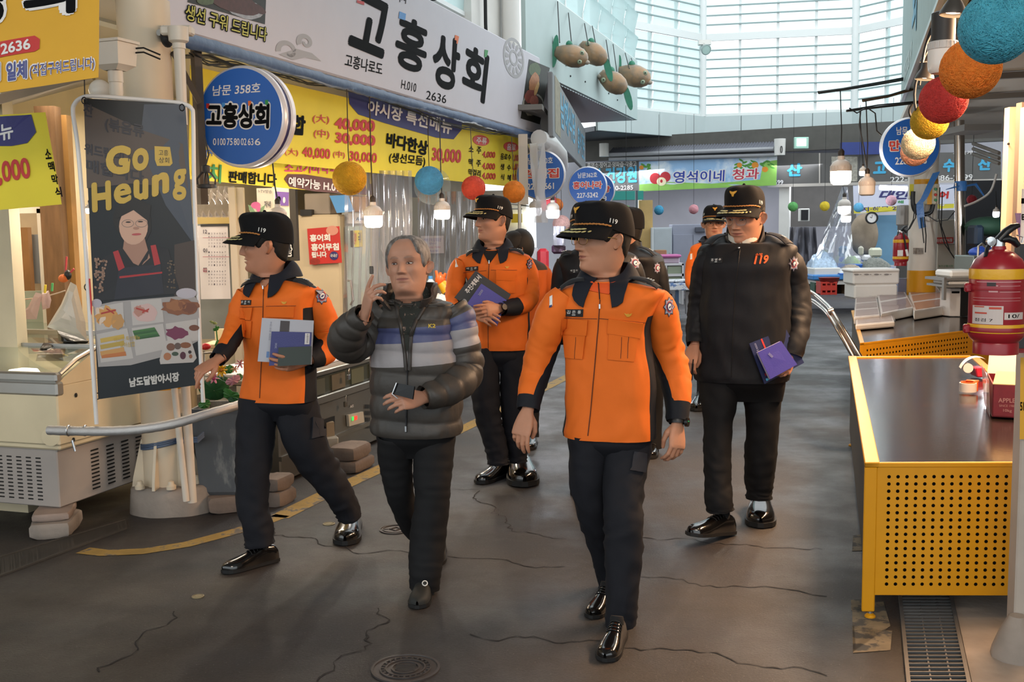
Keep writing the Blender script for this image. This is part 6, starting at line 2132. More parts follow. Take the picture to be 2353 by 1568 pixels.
# window frames at the shop front
b=MB(ALC);pbox(b,545,430,560,930,8.2,.06);pbox(b,563,430,578,930,8.25,.06);solo('door_post',b,'pair of cream aluminium door posts behind the man in profile','post')
b=MB(mat('shelf_mustard','a8935a',.6));pbox(b,452,499,546,515,8.6,.3);solo('shelf',b,'mustard coloured shelf above the wall calendar','shelf')
b=MB(mat('back_panel_grey','6f7472',.6,var=.1));pbox(b,448,516,546,780,8.9,.05);solo('glass_cabinet',b,'dim grey cabinet back behind the wall calendar','cabinet')
t=Thing('wall_calendar','white three-month wall calendar hanging beside the poster','calendar',P(497,600,8.55));Yc=8.55
b=MB(mat('paper_white','c6c2c4',.7));pbox(b,462,520,530,688,Yc,.006);t.part('sheet',b)
b=MB(DARK);pbox(b,461,516,524,521,Yc-.004,.012);t.part('binding',b)
CF=Face(P(497,600,Yc-.003),V((0,-1,0)))
b=MB(mat('print_dim','5a5560',.7))
for k,(mo,y)in enumerate((('12',537),('01',580),('02',624))):
 CF.text(b,mo,(467,y),(476,y),(467,y-9),.02)
 for r in range(5):
  for c in range(7):CF.text(b,str((r*7+c)%30+1),(479+6.2*c,y+2+7.4*r),(482+6.2*c,y+2+7.4*r),(479+6.2*c,y-2+7.4*r),0)
t.part('dates',b)
b=MB(mat('print_dim_red','a8606a',.7))
for y in(576,620):CF.rect(b,[(466,y-30),(528,y-30),(528,y-29),(466,y-29)])
CF.text(b,'02',(467,626),(476,626),(467,617),.02,3);t.part('red_dates',b)
# wall charts and lotus card
t=Thing('paper_chart','white hanging paper with a pink lotus card in front of it','paper',P(600,460,8.6))
b=MB(mat('paper_cream','d9d2c6',.7));pbox(b,592,434,630,500,8.6,.004);t.part('sheet',b)
CF=Face(P(600,460,8.597),V((0,-1,0)));b=MB(mat('print_dim',''));CF.text(b,'I-TV방송',(594,443),(625,445),(594,435));CF.text(b,'저녁',(607,478),(622,478),(607,462),.02);t.part('lettering',b)
t=Thing('lotus_card','pink and green lotus flower card above the black cap of the profile man','card',P(590,480,8.4));CF=Face(P(590,480,8.4),V((0,-1,0)))
b=MB(mat('card_pale','cfd0bf',.6));b.poly([CF.at(x,y,0)for x,y in ell(590,480,18,13)],V((0,.01,0)))
b.use(mat('petal_green','7fa07f',.6));CF.rect(b,[(570,470),(580,476),(588,490),(574,486)],2);CF.rect(b,[(610,470),(600,478),(594,490),(606,484)],2)
b.use(mat('petal_pink','d06aa0',.6));CF.rect(b,ell(588,472,11,8),3);CF.rect(b,ell(594,480,5,7),3.4);t.part('card',b)
t=Thing('paper_chart','violet picture chart with small photographs beside the warm bulb','paper',P(650,500,8.9))
b=MB(mat('paper_cream',''));pbox(b,630,432,668,560,8.9,.004);t.part('sheet',b)
CF=Face(P(650,500,8.896),V((0,-1,0)));b=MB(mat('print_violet','7a5aa8',.6));CF.rect(b,[(632,440),(664,442),(663,473),(633,472)]);b.use(mat('print_sepia','8a7a5a',.6));CF.rect(b,[(648,500),(664,500),(664,530),(648,530)]);CF.rect(b,[(648,535),(664,535),(664,552),(648,552)]);b.use(mat('print_black',''));CF.rect(b,ell(641,458,4,7),2);b.use(mat('print_white',''));CF.rect(b,ell(653,460,3,7),2);t.part('pictures',b)
t=Thing('wall_notice','black strip with white edged lettering behind the neck of the profile man','notice',P(660,575,8.9));CF=Face(P(660,575,8.9),V((0,-1,0)))
b=MB(INK);pbox(b,626,560,674,592,8.9,.01);t.part('strip',b);b=MB(WHT);CF.text(b,'반찬',(640,590),(672,590),(640,562),.10,1);b.use(INK);CF.text(b,'반찬',(642,587),(670,587),(642,565),.03,2);t.part('lettering',b)
b=MB(mat('post_dark','3a352f',.6));pbox(b,668,436,684,600,9.2,.1);solo('post',b,'dark upright post between the picture chart and the cream fridge','post')
# cream fridge with poster, glass door fridge
Yf=10.3
t=Thing('refrigerator','cream refrigerator with a red skate fish poster on its door','refrigerator',P(735,830,Yf))
FRI=mat('fridge_cream','c4b497',.4,var=.04)
b=MB(FRI);pbox(b,682,494,795,860,Yf,.7,yaw=-10,bev=.02);t.part('body',b)
b=MB(ALU);b.tube([P(800,645,Yf-.05),P(806,645,Yf-.1),P(812,690,Yf-.1),P(806,700,Yf-.05)],.012,8);t.part('handle',b)
PY=V((-.173,-.985,0));CF=Face(P(740,565,Yf-.10),PY,.004)
b=MB(RED);pts=[(706,526),(780,520),(786,604),(712,608)];b.poly([on_plane(x,y,CF.O,CF.n)for x,y in pts][::-1],CF.n*.004)
o=t.part('poster',b)
b=MB(WHT)
for tx,x0,y0,x1,h in(('홍어회',713,556,760,17),('홍어무침',716,577,780,17),('됩니다',717,593,752,14)):CF.text(b,tx,(x0,y0),(x1,y0-1.5),(x0-1,y0-h),.05,2)
t.part('poster_lettering',b,o)
b=MB(mat('food_pink','c98a78',.5));CF.rect(b,ell(764,530,14,11),2);b.use(mat('food_red','8f2c22',.5,var=.3,vscale=30));CF.rect(b,ell(724,601,12,8),1.6);b.use(NAVY);CF.rect(b,ell(768,588,10,10),2);b.use(WHT);CF.text(b,'국내산',(760,592),(776,591),(760,584),.02,3);t.part('poster_pictures',b,o)
t=Thing('glass_fridge','upright glass door fridge with a pale header right of the cream refrigerator','refrigerator',P(825,830,Yf+.1))
b=MB(mat('fridge_white','b9c4c6',.4));pbox(b,796,488,862,860,Yf+.12,.7,yaw=-10,bev=.01);t.part('body',b)
b=MB(mat('fridge_glass','9fb4b4',.15));pbox(b,803,520,860,830,Yf+.02,.02,yaw=-10);t.part('glass_door',b)
CF=Face(P(825,505,Yf+.0),PY,.004);b=MB(mat('header_white','d6dade',.5));pbox(b,797,491,860,514,Yf+.03,.03,yaw=-10);t.part('header',b)
b=MB(mat('print_header','3f6f9a',.5));CF.text(b,'Aqua II',(818,510),(846,508),(819,499),.02,3,.2);t.part('header_lettering',b)
b=MB(mat('strip_yellow','cbbf3a'));CF.rect(b,[(813,530),(833,529),(834,567),(814,568)],4);b.use(INK);CF.rect(b,[(806,530),(813,530),(814,568),(807,568)],4);b.use(RED);CF.text(b,'참이',(815,562),(821,562),(815,534),.02,6);b.use(INK);CF.text(b,'국내',(825,558),(831,558),(825,534),.02,6);t.part('sticker',b)
b=MB(mat('box_taupe','9a8f84',.8));pbox(b,700,446,760,494,Yf+.1,.4,yaw=-10,bev=.01);solo('cardboard_box',b,'taupe carton on top of the cream refrigerator','box')
b=MB(LBL);CF=Face(P(785,460,Yf-.1),V((-.1,-.95,.3)));b.poly([CF.at(x,y,0)for x,y in((757,450),(800,448),(814,486),(774,490))][::-1],V((0,.02,0)));solo('leaflet',b,'light blue leaflet leaning on top of the cream refrigerator','leaflet')
b=MB(mat('cardboard_tan','9c7a58',.8));pbox(b,805,452,845,488,Yf+.2,.2,bev=.01);solo('cardboard_box',b,'tan carton beside the light blue leaflet','box')
b=MB(BLK);pbox(b,690,482,716,496,Yf-.05,.2);solo('black_box',b,'small black box at the left on top of the cream refrigerator','box')
# grey film walls behind the third officer
b=MB(mat('sheet_metal_grey','7d8484',.5,var=.06,vscale=2));pbox(b,950,455,1095,800,11.6,.05);solo('partition_sheet',b,'grey sheet partition behind the old man and the folder man','partition')
b=MB(mat('interior_white','b9b9b4',.6));pbox(b,1095,440,1215,800,13.0,.05);solo('wall_board',b,'white wall board right of the grey sheet partition','wall board')
t=Thing('paper_notice','small white notice with blue and red handwriting on the grey partition','notice',P(994,563,11.5));CF=Face(P(994,563,11.5),V((0,-1,0)))
b=MB(mat('paper_bright','d9d6dc',.6));pbox(b,968,543,1020,583,11.5,.004);t.part('sheet',b)
b=MB(mat('ink_blue','4a4fae',.6));CF.text(b,'판매 문의 달모임은',(974,556),(1014,555),(974,548),0,3);CF.text(b,'입니다',(986,562),(1003,562),(986,557),0,3);b.use(mat('ink_pink','b5607a',.6));CF.text(b,'010-7580',(984,571),(1012,570),(984,567),0,3);b.use(mat('ink_blue',''));CF.text(b,'흥상회',(986,580),(1006,579),(986,575),0,3);t.part('writing',b)
# plastic curtain
FILM=mat_sheet('film_clear','f2eff2',.14,.07,.4)
b=MB(FILM);b.smooth=True
b.grid(lambda i,j:P(790+5.2*i+2*math.sin(j*.4),392+30*j,8.6+.02*i)+V((.012*math.sin(i*2.3),.022*math.sin(i*1.9+.25*math.sin(j))+.008*math.sin(i*4.1),0)),31,15)
solo('plastic_curtain',b,'clear plastic strip curtain at the front of the corner shop','curtain',angle=85)
b=MB(FILM);b.smooth=True
b.grid(lambda i,j:P(960+6.5*i,440+30*j,10.2+.05*i)+V((0,.02*math.sin(i*1.7+.2*j),0)),22,12)
solo('plastic_curtain',b,'clear plastic sheet hanging behind the man with the folders','curtain',angle=85)
b=MB(BLK);pbox(b,849,612,858,630,8.4,.02,bev=.004);solo('clip',b,'small black clip on the plastic curtain above the raised finger','clip')
b=MB(FILM);b.smooth=True
b.grid(lambda i,j:P(448+5*i,428+12*j,8.4)+V((0,.03*math.sin(i*2.1+j*.5),0)),19,7)
solo('plastic_sheet',b,'clear plastic sheeting over the mustard shelf','plastic sheet',angle=85)
# stainless freezer counter
q0,q1=G(640,1118),G(1088,935)
FD=AD.copy();FO=V((q0.x,q0.y,0))+AN*.02;
FLn=(q1-q0).dot(FD)
STL=mat('stainless','8f8c84',.34,.85,var=.08,vscale=3)
def fc(s,d,z):return FO+FD*s-AN*d+UPV*z
zr=on_plane(800,833,FO,AN).z
zm=on_plane(800,906,FO,AN).z
zbm=on_plane(800,1042,FO,AN).z
t=Thing('steel_freezer','long stainless steel chest freezer counter with padlocks behind the old man','freezer',FO+FD*FLn/2)
b=MB(STL);b.obox(fc(0,0,zbm),FD*FLn,-AN*.8,UPV*(zm-zbm),.01);t.part('body',b)
b=MB(STL);b.obox(fc(-.01,-.03,zm),FD*(FLn+.02),-AN*.06,UPV*.055,.006);b.obox(fc(0,-.01,zbm+.14),FD*FLn,-AN*.02,UPV*.03);t.part('rail',b)
b=MB(mat('freezer_window','3f443a',.18));b.obox(fc(.05,.01,zm+.05),FD*(FLn-.1),-AN*.02,UPV*(zr-zm-.09));t.part('front_glass',b)
for i in range(9):
 b=MB(mat('stored_goods%d'%(i%3),('565a47','4a4d42','5d5646')[i%3],.6));b.obox(fc(.12+i*.30,-.0005,zm+.06),FD*.2,-AN*.015,UPV*(zr-zm-.12));t.part('stored_box',b)
b=MB(STL);b.obox(fc(-.02,-.03,zr-.035),FD*(FLn+.04),-AN*.85,UPV*.035,.006);t.part('worktop',b)
b=MB(mat('white_light_tray','d9d8dc',.4));b.obox(fc(.1,.1,zr),FD*(FLn*.42),-AN*.6,UPV*.02,.004);t.part('top_tray',b)
b=MB(STL)
for s,z in((.0,0),):
 b.obox(fc(.02,.02,.10),FD*.30,-AN*.7,UPV*(zbm-.1));
t.part('foot_box',b)
FF_=Face(fc(0,0,0),AN,.004)
b=MB(mat('panel_cream','b5ad9c',.5));pts=[(794,954),(828,946),(831,970),(796,980)];b.poly([FF_.at(x,y,1)for x,y in pts][::-1],AN*.02);t.part('control_panel',b)
b=MB(mat('display_red','3a1512',.3,emit='ff3a2a',estr=1.2));FF_.rect(b,[(805,957),(812,955),(812,964),(805,966)][::-1],8);b.use(mat('display_green','123018',.3,emit='3aff6a',estr=.8));FF_.rect(b,[(800,958),(804,957),(804,966),(800,967)][::-1],8);t.part('display',b)
b=MB(BLK)
for c in range(4):
 for r in range(4):FF_.rect(b,[(837+3.2*c,930+15*r),(839+3.2*c,929.5+15*r),(839+3.2*c,939+15*r),(837+3.2*c,940+15*r)][::-1],1.5)
FF_.rect(b,[(733,968),(768,956),(768,992),(733,1004)][::-1],1.2)
t.part('vents',b,kind='stuff')
b=MB(WHT);FF_.text(b,'A/S',(802,938),(810,936),(802,932),.02,2);t.part('label',b)
for px,py,lab in((783,852,'upper'),(776,914,'lower')):
 tt=Thing('padlock','padlock on the '+lab+' rail of the steel freezer counter','padlock',FF_.at(px,py,10))
 c=FF_.at(px,py+14,10)+AN*.03
 b=MB(STEEL if lab=='upper' else mat('brass_dull','6b6458',.4,.7));b.obox(c-FD*.018-UPV*.02,FD*.036,-AN*.018,UPV*.038,.004);tt.part('body',b)
 b=MB(STEEL);b.tube([c+UPV*.016-FD*.012,c+UPV*.045-FD*.012,c+UPV*.058,c+UPV*.045+FD*.012,c+UPV*.016+FD*.012],.0035,6);tt.part('shackle',b)
b=MB(mat('cardboard_pale','8f8069',.8));pbox(b,738,972,768,1010,on_plane(750,990,FO,AN).y-.02,.05,yaw=20);b.use(mat('clear_tub','9a988e',.3));pbox(b,745,1006,778,1040,on_plane(750,1010,FO,AN).y-.06,.06,yaw=20,bev=.01);solo('kraft_pack',b,'kraft paper pack and clear pouch tucked into the steel freezer front','pack')
for k,(px,py,sz,lab)in enumerate(((805,1078,(.30,.2,.08),'lower paving block under the middle of the steel freezer'),(800,1052,(.28,.2,.09),'upper paving block under the middle of the steel freezer'),(628,1158,(.2,.16,.09),'lower stone behind the knee of the striding officer'),(626,1130,(.2,.15,.08),'upper stone behind the knee of the striding officer'))):
 g_=G(px,1086 if k<2 else 1166);brick(V((g_.x,g_.y+.1,(.042 if k%2==0 else.128))),sz,72,lab,10+k,mat('block_warm','6f6259',.85,var=.2,bump=.3,bscale=30))
 # food heaps and white goods on the counter
def heap(cx,cy,rp,Y,label,m,name='food_heap',cat='food',zr_=.5):
 c=P(cx,cy,Y);r=rp*mpp(Y);b=MB(m);b.smooth=True
 b.grid(lambda i,j:c+V((r*(j/6)*math.cos(2*PI*i/20),r*.7*(j/6)*math.sin(2*PI*i/20),r*zr_*(1-(j/6)**2)*(1+.4*NZ.noise(V((i*.8,j,cx)))))),20,7,True)
 return solo(name,b,label,cat,kind='stuff',angle=80)
heap(770,812,34,8.3,'heap of dried greens on the steel freezer counter',mat('greens_dry','8a8260',.7,var=.4,vscale=26,bump=.6,bscale=60))
b=MB(mat('bowl_white','cfd0c8',.3));c=P(790,806,8.0);b.lathe([(.03,0),(.09,.03),(.10,.05),(.09,.045),(.02,.01)],20,Mx.Translation(c));solo('bowl',b,'white bowl beside the heap of dried greens','bowl')
t=Thing('rubber_glove','orange rubber glove with a yellow cuff propped up behind the old man','glove',P(1020,650,9.6))
b=MB(mat('glove_orange','cf5a20',.35));b.smooth=True;Yg=9.6
b.ball(P(1012,644,Yg),(.05,.03,.06),12,8)
for p,q in(((1006,640),(1002,622)),((1012,636),(1012,626)),((1020,636),(1024,628)),((1006,650),(998,655))):b.tube([P(*p,Yg),P(*q,Yg)],[.018,.012],8)
t.part('hand',b)
b=MB(mat('glove_yellow','cf9c22',.35));b.tube([P(1014,650,Yg),P(1028,668,Yg)],[.042,.06],12);t.part('cuff',b)
b=MB(mat('bottle_clear','a9b9c9',.15));c=P(990,664,9.4);b.lathe([(.045,-.06),(.05,0),(.045,.05),(.016,.09),(.016,.10)],16,Mx.Translation(c));b.use(LBL);b.lathe([(.02,.09),(.02,.115),(.001,.116)],12,Mx.Translation(c));solo('bottle',b,'clear bottle with a blue cap beside the orange rubber glove','bottle')
heap(1010,694,34,9.2,'pale heap of seafood on ice behind the old man',mat('ice_pale','b9b9b9',.4,var=.3,vscale=30))
# planter with flowers
t=Thing('planter','weathered grey square planter standing on stones beside the pillar','planter',G(505,1195))
g_=G(505,1186);pc2=V((g_.x,g_.y+.2,0));PLM=mat('planter_zinc','55575a',.5,.25,var=.2,vscale=5,col2='a9a7a0',c2scale=2.6,c2lo=.52,c2hi=.66,stretch=(1,1,.35))
b=MB(PLM)
def pl_(i,j):
 z,w=((.10,.12),(.12,.13),(.58,.155),(.61,.16),(.61,.145),(.50,.14))[j]
 a=math.radians(-60+90*i+12);return pc2+V((w*1.35*math.cos(a),w*1.35*math.sin(a),z))
b.grid(pl_,4,6,True);b.sm=[False]*len(b.f);t.part('box',b)
b=MB(mat('soil','2a221b',.9));b.poly([pl_(i,5)for i in range(4)]);t.part('soil',b)
brick(V((pc2.x+.02,pc2.y-.05,.05)),(.26,.22,.10),20,'stone block under the weathered grey planter',21,mat('block_warm','6f6259'))
g_=G(446,1170);b=MB(mat('rust','5a3a28',.8,var=.3));b.obox(V((g_.x,g_.y,.0)),V((.10,-.02,.0)),V((.02,.10,0)),V((-.07,0,.16)),.004);solo('rusty_plate',b,'rusty angled plate between the pillar footing and the planter stone','plate')
LEAF=mat('leaf_green','27552f',.35,var=.2,vscale=9,spec=.5);LEAF2=mat('leaf_mid','3f7a3a',.4,var=.2,vscale=9)
fl=Thing('flower_bunch','artificial flowers with big green leaves in the weathered planter','flowers',pc2+V((0,0,.72)))
YF=pc2.y-.14
def leaf(cx,cy,w,h,rot,m,dy=0.0,cup=.25):
 c=P(cx,cy,YF+dy);u=mpp(YF);b=MB(m)
 X=V((math.cos(rot),.25,math.sin(rot))).normalized();Yv=V((-math.sin(rot),-.45,math.cos(rot))).normalized();N=X.cross(Yv)
 def fn(s_,r_):
  a=s_*2*PI;k=r_*(1-.18*math.exp(-((a-PI/2)/.35)**2)+.03*math.sin(7*a))
  x,y=w*u*k*math.cos(a),h*u*k*math.sin(a)
  return c+X*x+Yv*y-N*(cup*(x*x+y*y)/(w*u))+N*(.004*math.cos(a*9)*r_),N
 b.sheet(lambda s_,r_:fn(s_,.02+.98*r_),25,6,.0025);fl.part('leaf',b)
leaf(492,898,34,30,.1,LEAF);leaf(530,910,24,16,-.5,LEAF2,.03);leaf(516,880,12,18,.4,LEAF,.05);leaf(545,925,22,12,-.3,LEAF,-.02);leaf(470,930,14,12,.5,LEAF2,.06);leaf(525,850,14,12,.2,LEAF2,.1);leaf(548,868,10,9,.8,LEAF2,.08)
def bloom(cx,cy,r,m,n,dy=0.0,cm=None):
 c=P(cx,cy,YF+dy);u=mpp(YF);b=MB(m);b.smooth=True
 for i in range(n):
  a=2*PI*i/n;d=V((math.cos(a),-.5,math.sin(a))).normalized()
  X,Yv,Z=frame_of(d);b.ball(c+d*(r*u*.55),(r*u*.24,r*u*.13,r*u*.55),8,6,Mx((X,Yv,Z)).transposed())
 if cm:b.use(cm);b.ball(c-V((0,.012,0)),r*u*.3,10,6)
 fl.part('bloom',b)
bloom(509,850,16,mat('petal_yellow','d9a81c',.6),9,-.02,mat('petal_amber','a86a14',.6));bloom(492,870,13,mat('petal_rose','c87a96',.6),6,-.03,mat('petal_deep','8f2a56',.6));bloom(484,862,8,mat('petal_peach','d9a88a',.6),6)
bloom(552,836,12,mat('petal_blush','c98a90',.6),6,.04);leaf(536,875,18,11,.5,mat('petal_anthurium','b98492',.5),-.03);bloom(540,848,10,mat('petal_peach',''),6,.03)
leaf(497,756,8,5,.6,LEAF2,.1);leaf(490,742,9,4,-.4,mat('leaf_pale','9aa86a',.5),.1);leaf(500,790,9,6,1.2,LEAF2,.12)
b=MB(LEAF2);b.tube([P(500,900,YF+.1),P(503,820,YF+.12),P(496,748,YF+.1)],.004,5);fl.part('stem',b)
# shelf rail behind the planter
t=Thing('flower_stand','white wire stand with a cream tray and red ornament behind the flowers','stand',P(480,820,6.6))
b=MB(mat('tray_cream','cdbb94',.5));pbox(b,463,792,530,802,6.6,.25,bev=.004);t.part('tray',b)
b=MB(ALU);b.tube([P(463,812,6.6),P(530,806,6.6)],.008,6);b.tube([P(468,806,6.6),P(468,940,6.6)],.008,6);t.part('wire',b)
b=MB(mat('paper_script','cfc09a',.7));pbox(b,494,756,530,782,7.0,.02);t.part('script_sheet',b)
b=MB(mat('ornament_red','a5242a',.25));b.ball(P(472,797,6.55),(.035,.02,.022),14,8);t.part('ornament',b)
# ---- far left opening behind the freezer
b=MB(mat('cabin_wall','a89a84',.7,var=.1));pbox(b,-60,470,110,700,7.6,.06);solo('cabin_board',b,'cream board wall behind the clothes line at the left edge','wall board')
b=MB(mat('door_grey_blue','8a93a0',.5));pbox(b,74,540,116,652,7.5,.05);solo('grey_door',b,'small grey blue door panel behind the clothes line','door')
b=MB(mat('timber_brown','86623c',.7,var=.2));pbox(b,50,524,72,670,7.4,.06);solo('timber',b,'short brown timber upright beside the grey blue door panel','timber')
b=MB(WHITEP);pbox(b,106,480,124,840,7.0,.06);pbox(b,-40,478,124,492,7.0,.06);solo('window_post',b,'white window frame behind the hanging pink cloths','frame')
b=MB(mat('panel_greenish','8f9a90',.35,var=.08));pbox(b,-60,670,126,850,7.1,.04);solo('low_panel',b,'greenish grey panel below the clothes line','panel')
b=MB(WOOD);pbox(b,114,250,160,840,6.9,.1);b.use(mat('timber_gold','9a7440',.6,var=.2));pbox(b,150,270,186,840,7.0,.08);solo('timber_post',b,'weathered brown timber post left of the poster frame','post')
b=MB(mat('eave_grey','77726a',.7));b.poly([P(-40,250,5.6),P(210,180,6.4),P(220,190,8.0),P(-40,260,8.0)],UPV*.05);solo('eave_board',b,'grey eave board above the left-hand yellow banners','eave')
b=MB(mat('globe_white','d6d2cb',.3));c=P(230,208,5.9);b.ball(c,.06,18,12);solo('globe_lamp',b,'white globe lamp above the poster frame beside the pillar','lamp')
# clothes line with cloths and bags
t=Thing('clothes_line','thin cord strung across the left window carrying cloths and small bags','cord',P(60,680,6.3))
b=MB(mat('cord_pale','b9a99a',.6));b.tube(sag(P(-20,684,6.35),P(150,668,6.3),.03,14),.004,5);t.part('cord',b)
def cloth(pts,Y,m,label,name='cloth',cat='cloth',th=.015):
 b=MB(m);c=V((0,0,0));q=[P(x,y,Y)for x,y in pts];n=len(q);ctr=sum(q,V((0,0,0)))/n;N=4
 b.smooth=True
 for sd in(-1,1):
  for i in range(n):
   for k in range(N):
    def pt(ii,kk):
     e=ctr.lerp(q[ii%n],kk/N);w=(1-(kk/N)**2)
     return e+V((0,sd*(th*w+.02*NZ.noise(e*18)*w),0))
    f_=[pt(i,k),pt(i+1,k),pt(i+1,k+1),pt(i,k+1)]
    b.add(f_ if sd<0 else f_[::-1],[(0,1,2,3)])
 return solo(name,b,label,cat,angle=80)
cloth([(8,690),(24,684),(50,684),(58,690),(56,732),(44,730),(40,746),(28,746),(30,716),(10,738)],6.3,mat('cloth_coral','c44a50',.6,var=.1),'coral pink cloth pegged on the clothes line')
cloth([(-8,686),(16,686),(18,700),(8,744),(-8,742)],6.3,mat('cloth_black','121214',.5),'black cloth pegged at the left edge of the clothes line')
BAG=mat_sheet('bag_clear','e6d6d6',.35,.1,.5)
cloth([(82,672),(98,676),(92,700),(84,734),(62,734),(44,724),(64,706)],6.25,BAG,'clear pinkish plastic bag hanging on the clothes line','plastic_bag','bag',.03)
cloth([(98,672),(112,668),(118,690),(114,708),(98,712),(94,690)],6.25,BAG,'small clear plastic bag pegged right on the clothes line','plastic_bag','bag',.03)
cloth([(162,648),(176,656),(196,740),(200,784),(170,772),(108,752),(140,700)],5.9,mat('bag_pearl','c9bfae',.28,var=.08,vscale=6,bump=.5,bscale=14),'pearl white plastic bag hanging by the timber post','plastic_bag','bag',.05)
cloth([(132,760),(170,772),(204,784),(200,792),(150,792),(134,784)],5.95,mat('bag_black','15140f',.25,bump=.4,bscale=20),'black plastic bag behind the pearl white bag','plastic_bag','bag',.06)
cloth([(100,788),(122,788),(140,800),(146,830),(82,830),(88,806)],5.95,mat('bag_black',''),'knotted black plastic bag on the cream freezer lid','plastic_bag','bag',.08)
cloth([(152,792),(204,788),(206,832),(146,830)],5.95,mat('bag_white','cfc6b8',.3,var=.1,bump=.5,bscale=16),'white plastic bag beside the knotted black one','plastic_bag','bag',.08)
b=MB(mat('flower_orange','d0682c',.6));b.ball(P(146,640,6.1),(.03,.03,.025),10,7);b.use(mat('ribbon_red','c43a3a',.5));b.tube([P(150,632,6.1),P(153,590,6.1)],.006,5);b.tube([P(160,628,6.1),P(170,618,6.1)],.006,5);b.use(BLK);b.ball(P(156,632,6.1),(.022,.02,.03),8,6);solo('ribbon_charm',b,'orange flower and red ribbon charm on the timber post','charm')
for x,y,c,lab in((100,664,'c9b32c','yellow clothes peg on the clothes line'),(116,660,'4a9a5a','green clothes peg on the clothes line')):
 b=MB(mat('peg_'+c,c,.4));b.obox(P(x,y+10,6.22),V((.012,0,0)),V((0,.012,0)),V((.006,0,.05)),.002);solo('clothes_peg',b,lab,'peg')
b=MB(mat('ribbon_red',''));b.tube(wob([P(206,640,5.1),P(210,700,5.1),P(208,800,5.1)],.01),.004,5);b.use(NAVY);b.tube([P(208,750,5.1),P(210,800,5.1)],.008,6);solo('lanyard',b,'thin red and blue lanyard hanging on the left poster tube','lanyard')
# red bubble: stove beyond the curtain
t=Thing('red_machine','small red and grey machine beyond the brown jacket','machine',P(1240,640,14.5));b=MB(mat('machine_red','b5303a',.35));pbox(b,1236,572,1262,650,14.5,.3,bev=.04);t.part('front',b);b=MB(mat('machine_grey','a9a9ae',.4));pbox(b,1212,570,1238,650,14.6,.3,bev=.02);t.part('side',b)
b=MB(mat('sign_lemon','c9b52c',.6));pbox(b,1175,492,1200,512,12.9,.01);solo('yellow_label',b,'small yellow label on the white wall board','label')
b=MB(ALU);b.tube([P(1194,430,12.0),P(1194,560,12.0)],.02,8);b.tube([P(1166,468,12.0),P(1216,474,12.0)],.008,6);b.tube([P(1166,480,12.0),P(1200,480,12.0)],.008,6);solo('pipe_rack',b,'thin metal pipe rack in front of the white wall board','rack')
b=MB(mat('bag_chrome','b9b9c4',.2,.6,bump=.4,bscale=12));b.smooth=True;b.grid(lambda i,j:P(1272+4*i,520+11*j,14.0)+V((0,.05*math.sin(i*1.8+j*.4),0)),8,5);solo('foil_bags',b,'shiny foil bags hanging beyond the pair of white bulbs','bag',angle=80)
b=MB(mat('cloth_plum','3a2438',.6));pbox(b,1268,562,1300,584,14.1,.1,bev=.03);solo('dark_bags',b,'dark plum bags below the shiny foil bags','bag')
b=MB(mat('post_pale','c4b9ae',.5));pbox(b,1193,312,1214,470,11.9,.1);solo('post',b,'pale post at the far end of the yellow menu banner','post')
# ------------------------------------------------------------------ hanging lamps and yarn balls
def yarn_ball(cx,cy,rp,Y,col,label,threads=46,cord=None,glow=0.0,group=None,seed=0):
 c=P(cx,cy,Y);r=rp*mpp(Y)
 top=3.68 if Y>17 else(2.9 if Y>13 else 0)
 t=Thing('yarn_ball_lantern',label,'lantern',c,group=group)
 m=mat('yarn_'+col,col,.75,var=.15,vscale=30,bump=.7,bscale=110,sub=.25,emit=col if glow else None,estr=glow)
 b=MB(m);b.ball(c,(r,r,r*.98),26,18);t.part('shell',b)
 b=MB(m);b.smooth=True
 rn=random.Random(seed+int(cx))
 for i in range(threads):
  n=V((rn.gauss(0,1),rn.gauss(0,1),rn.gauss(0,1))).normalized();x,y,_=frame_of(n)
  off=rn.uniform(-.75,.75);k=math.sqrt(1-off*off)
  q=22
  b.tube([c+(x*(k*math.cos(2*PI*j/q))+y*(k*math.sin(2*PI*j/q))+n*off)*(r*1.006)for j in range(q+1)],r*.016,4,cap=False)
 t.part('wound_thread',b,kind='stuff')
 if cord:
  b=MB(CABLE);q=[P(*q,Y)for q in cord]
  if top>c.z:q=[V((c.x,c.y,top)),c+UPV*r]
  b.tube(q,.0035,5);t.part('cord',b)
 return t
yarn_ball(803,410,38,6.7,'cf9a1c','yellow yarn ball lantern hanging before the yellow menu banner',90,[(797,205),(800,345),(802,374)])
yarn_ball(986,415,32,8.9,'4a93bd','sky blue yarn ball lantern in front of a clear plastic disc',60,[(983,270),(984,330),(986,384)])
yarn_ball(1088,432,27,10.2,'c94a36','coral red yarn ball lantern hanging left of the orange one',50,[(1081,292),(1084,360),(1088,406)])
yarn_ball(1181,441,25,11.0,'d9812c','orange yarn ball lantern at the far end of the yellow menu banner',46,[(1175,315),(1179,370),(1181,417)])
yarn_ball(1256,463,22,14.0,'b03a44','dark red yarn ball lantern under the round sign numbered 360',20,[(0,0)])
yarn_ball(1279,471,15,15.5,'d97a35','small orange yarn ball lantern behind the dark red one',12,[(0,0)])
yarn_ball(1290,515,20,15.0,'d9b0ac','pale pink yarn ball lantern beside the two bright bulbs',30,[(0,0)])
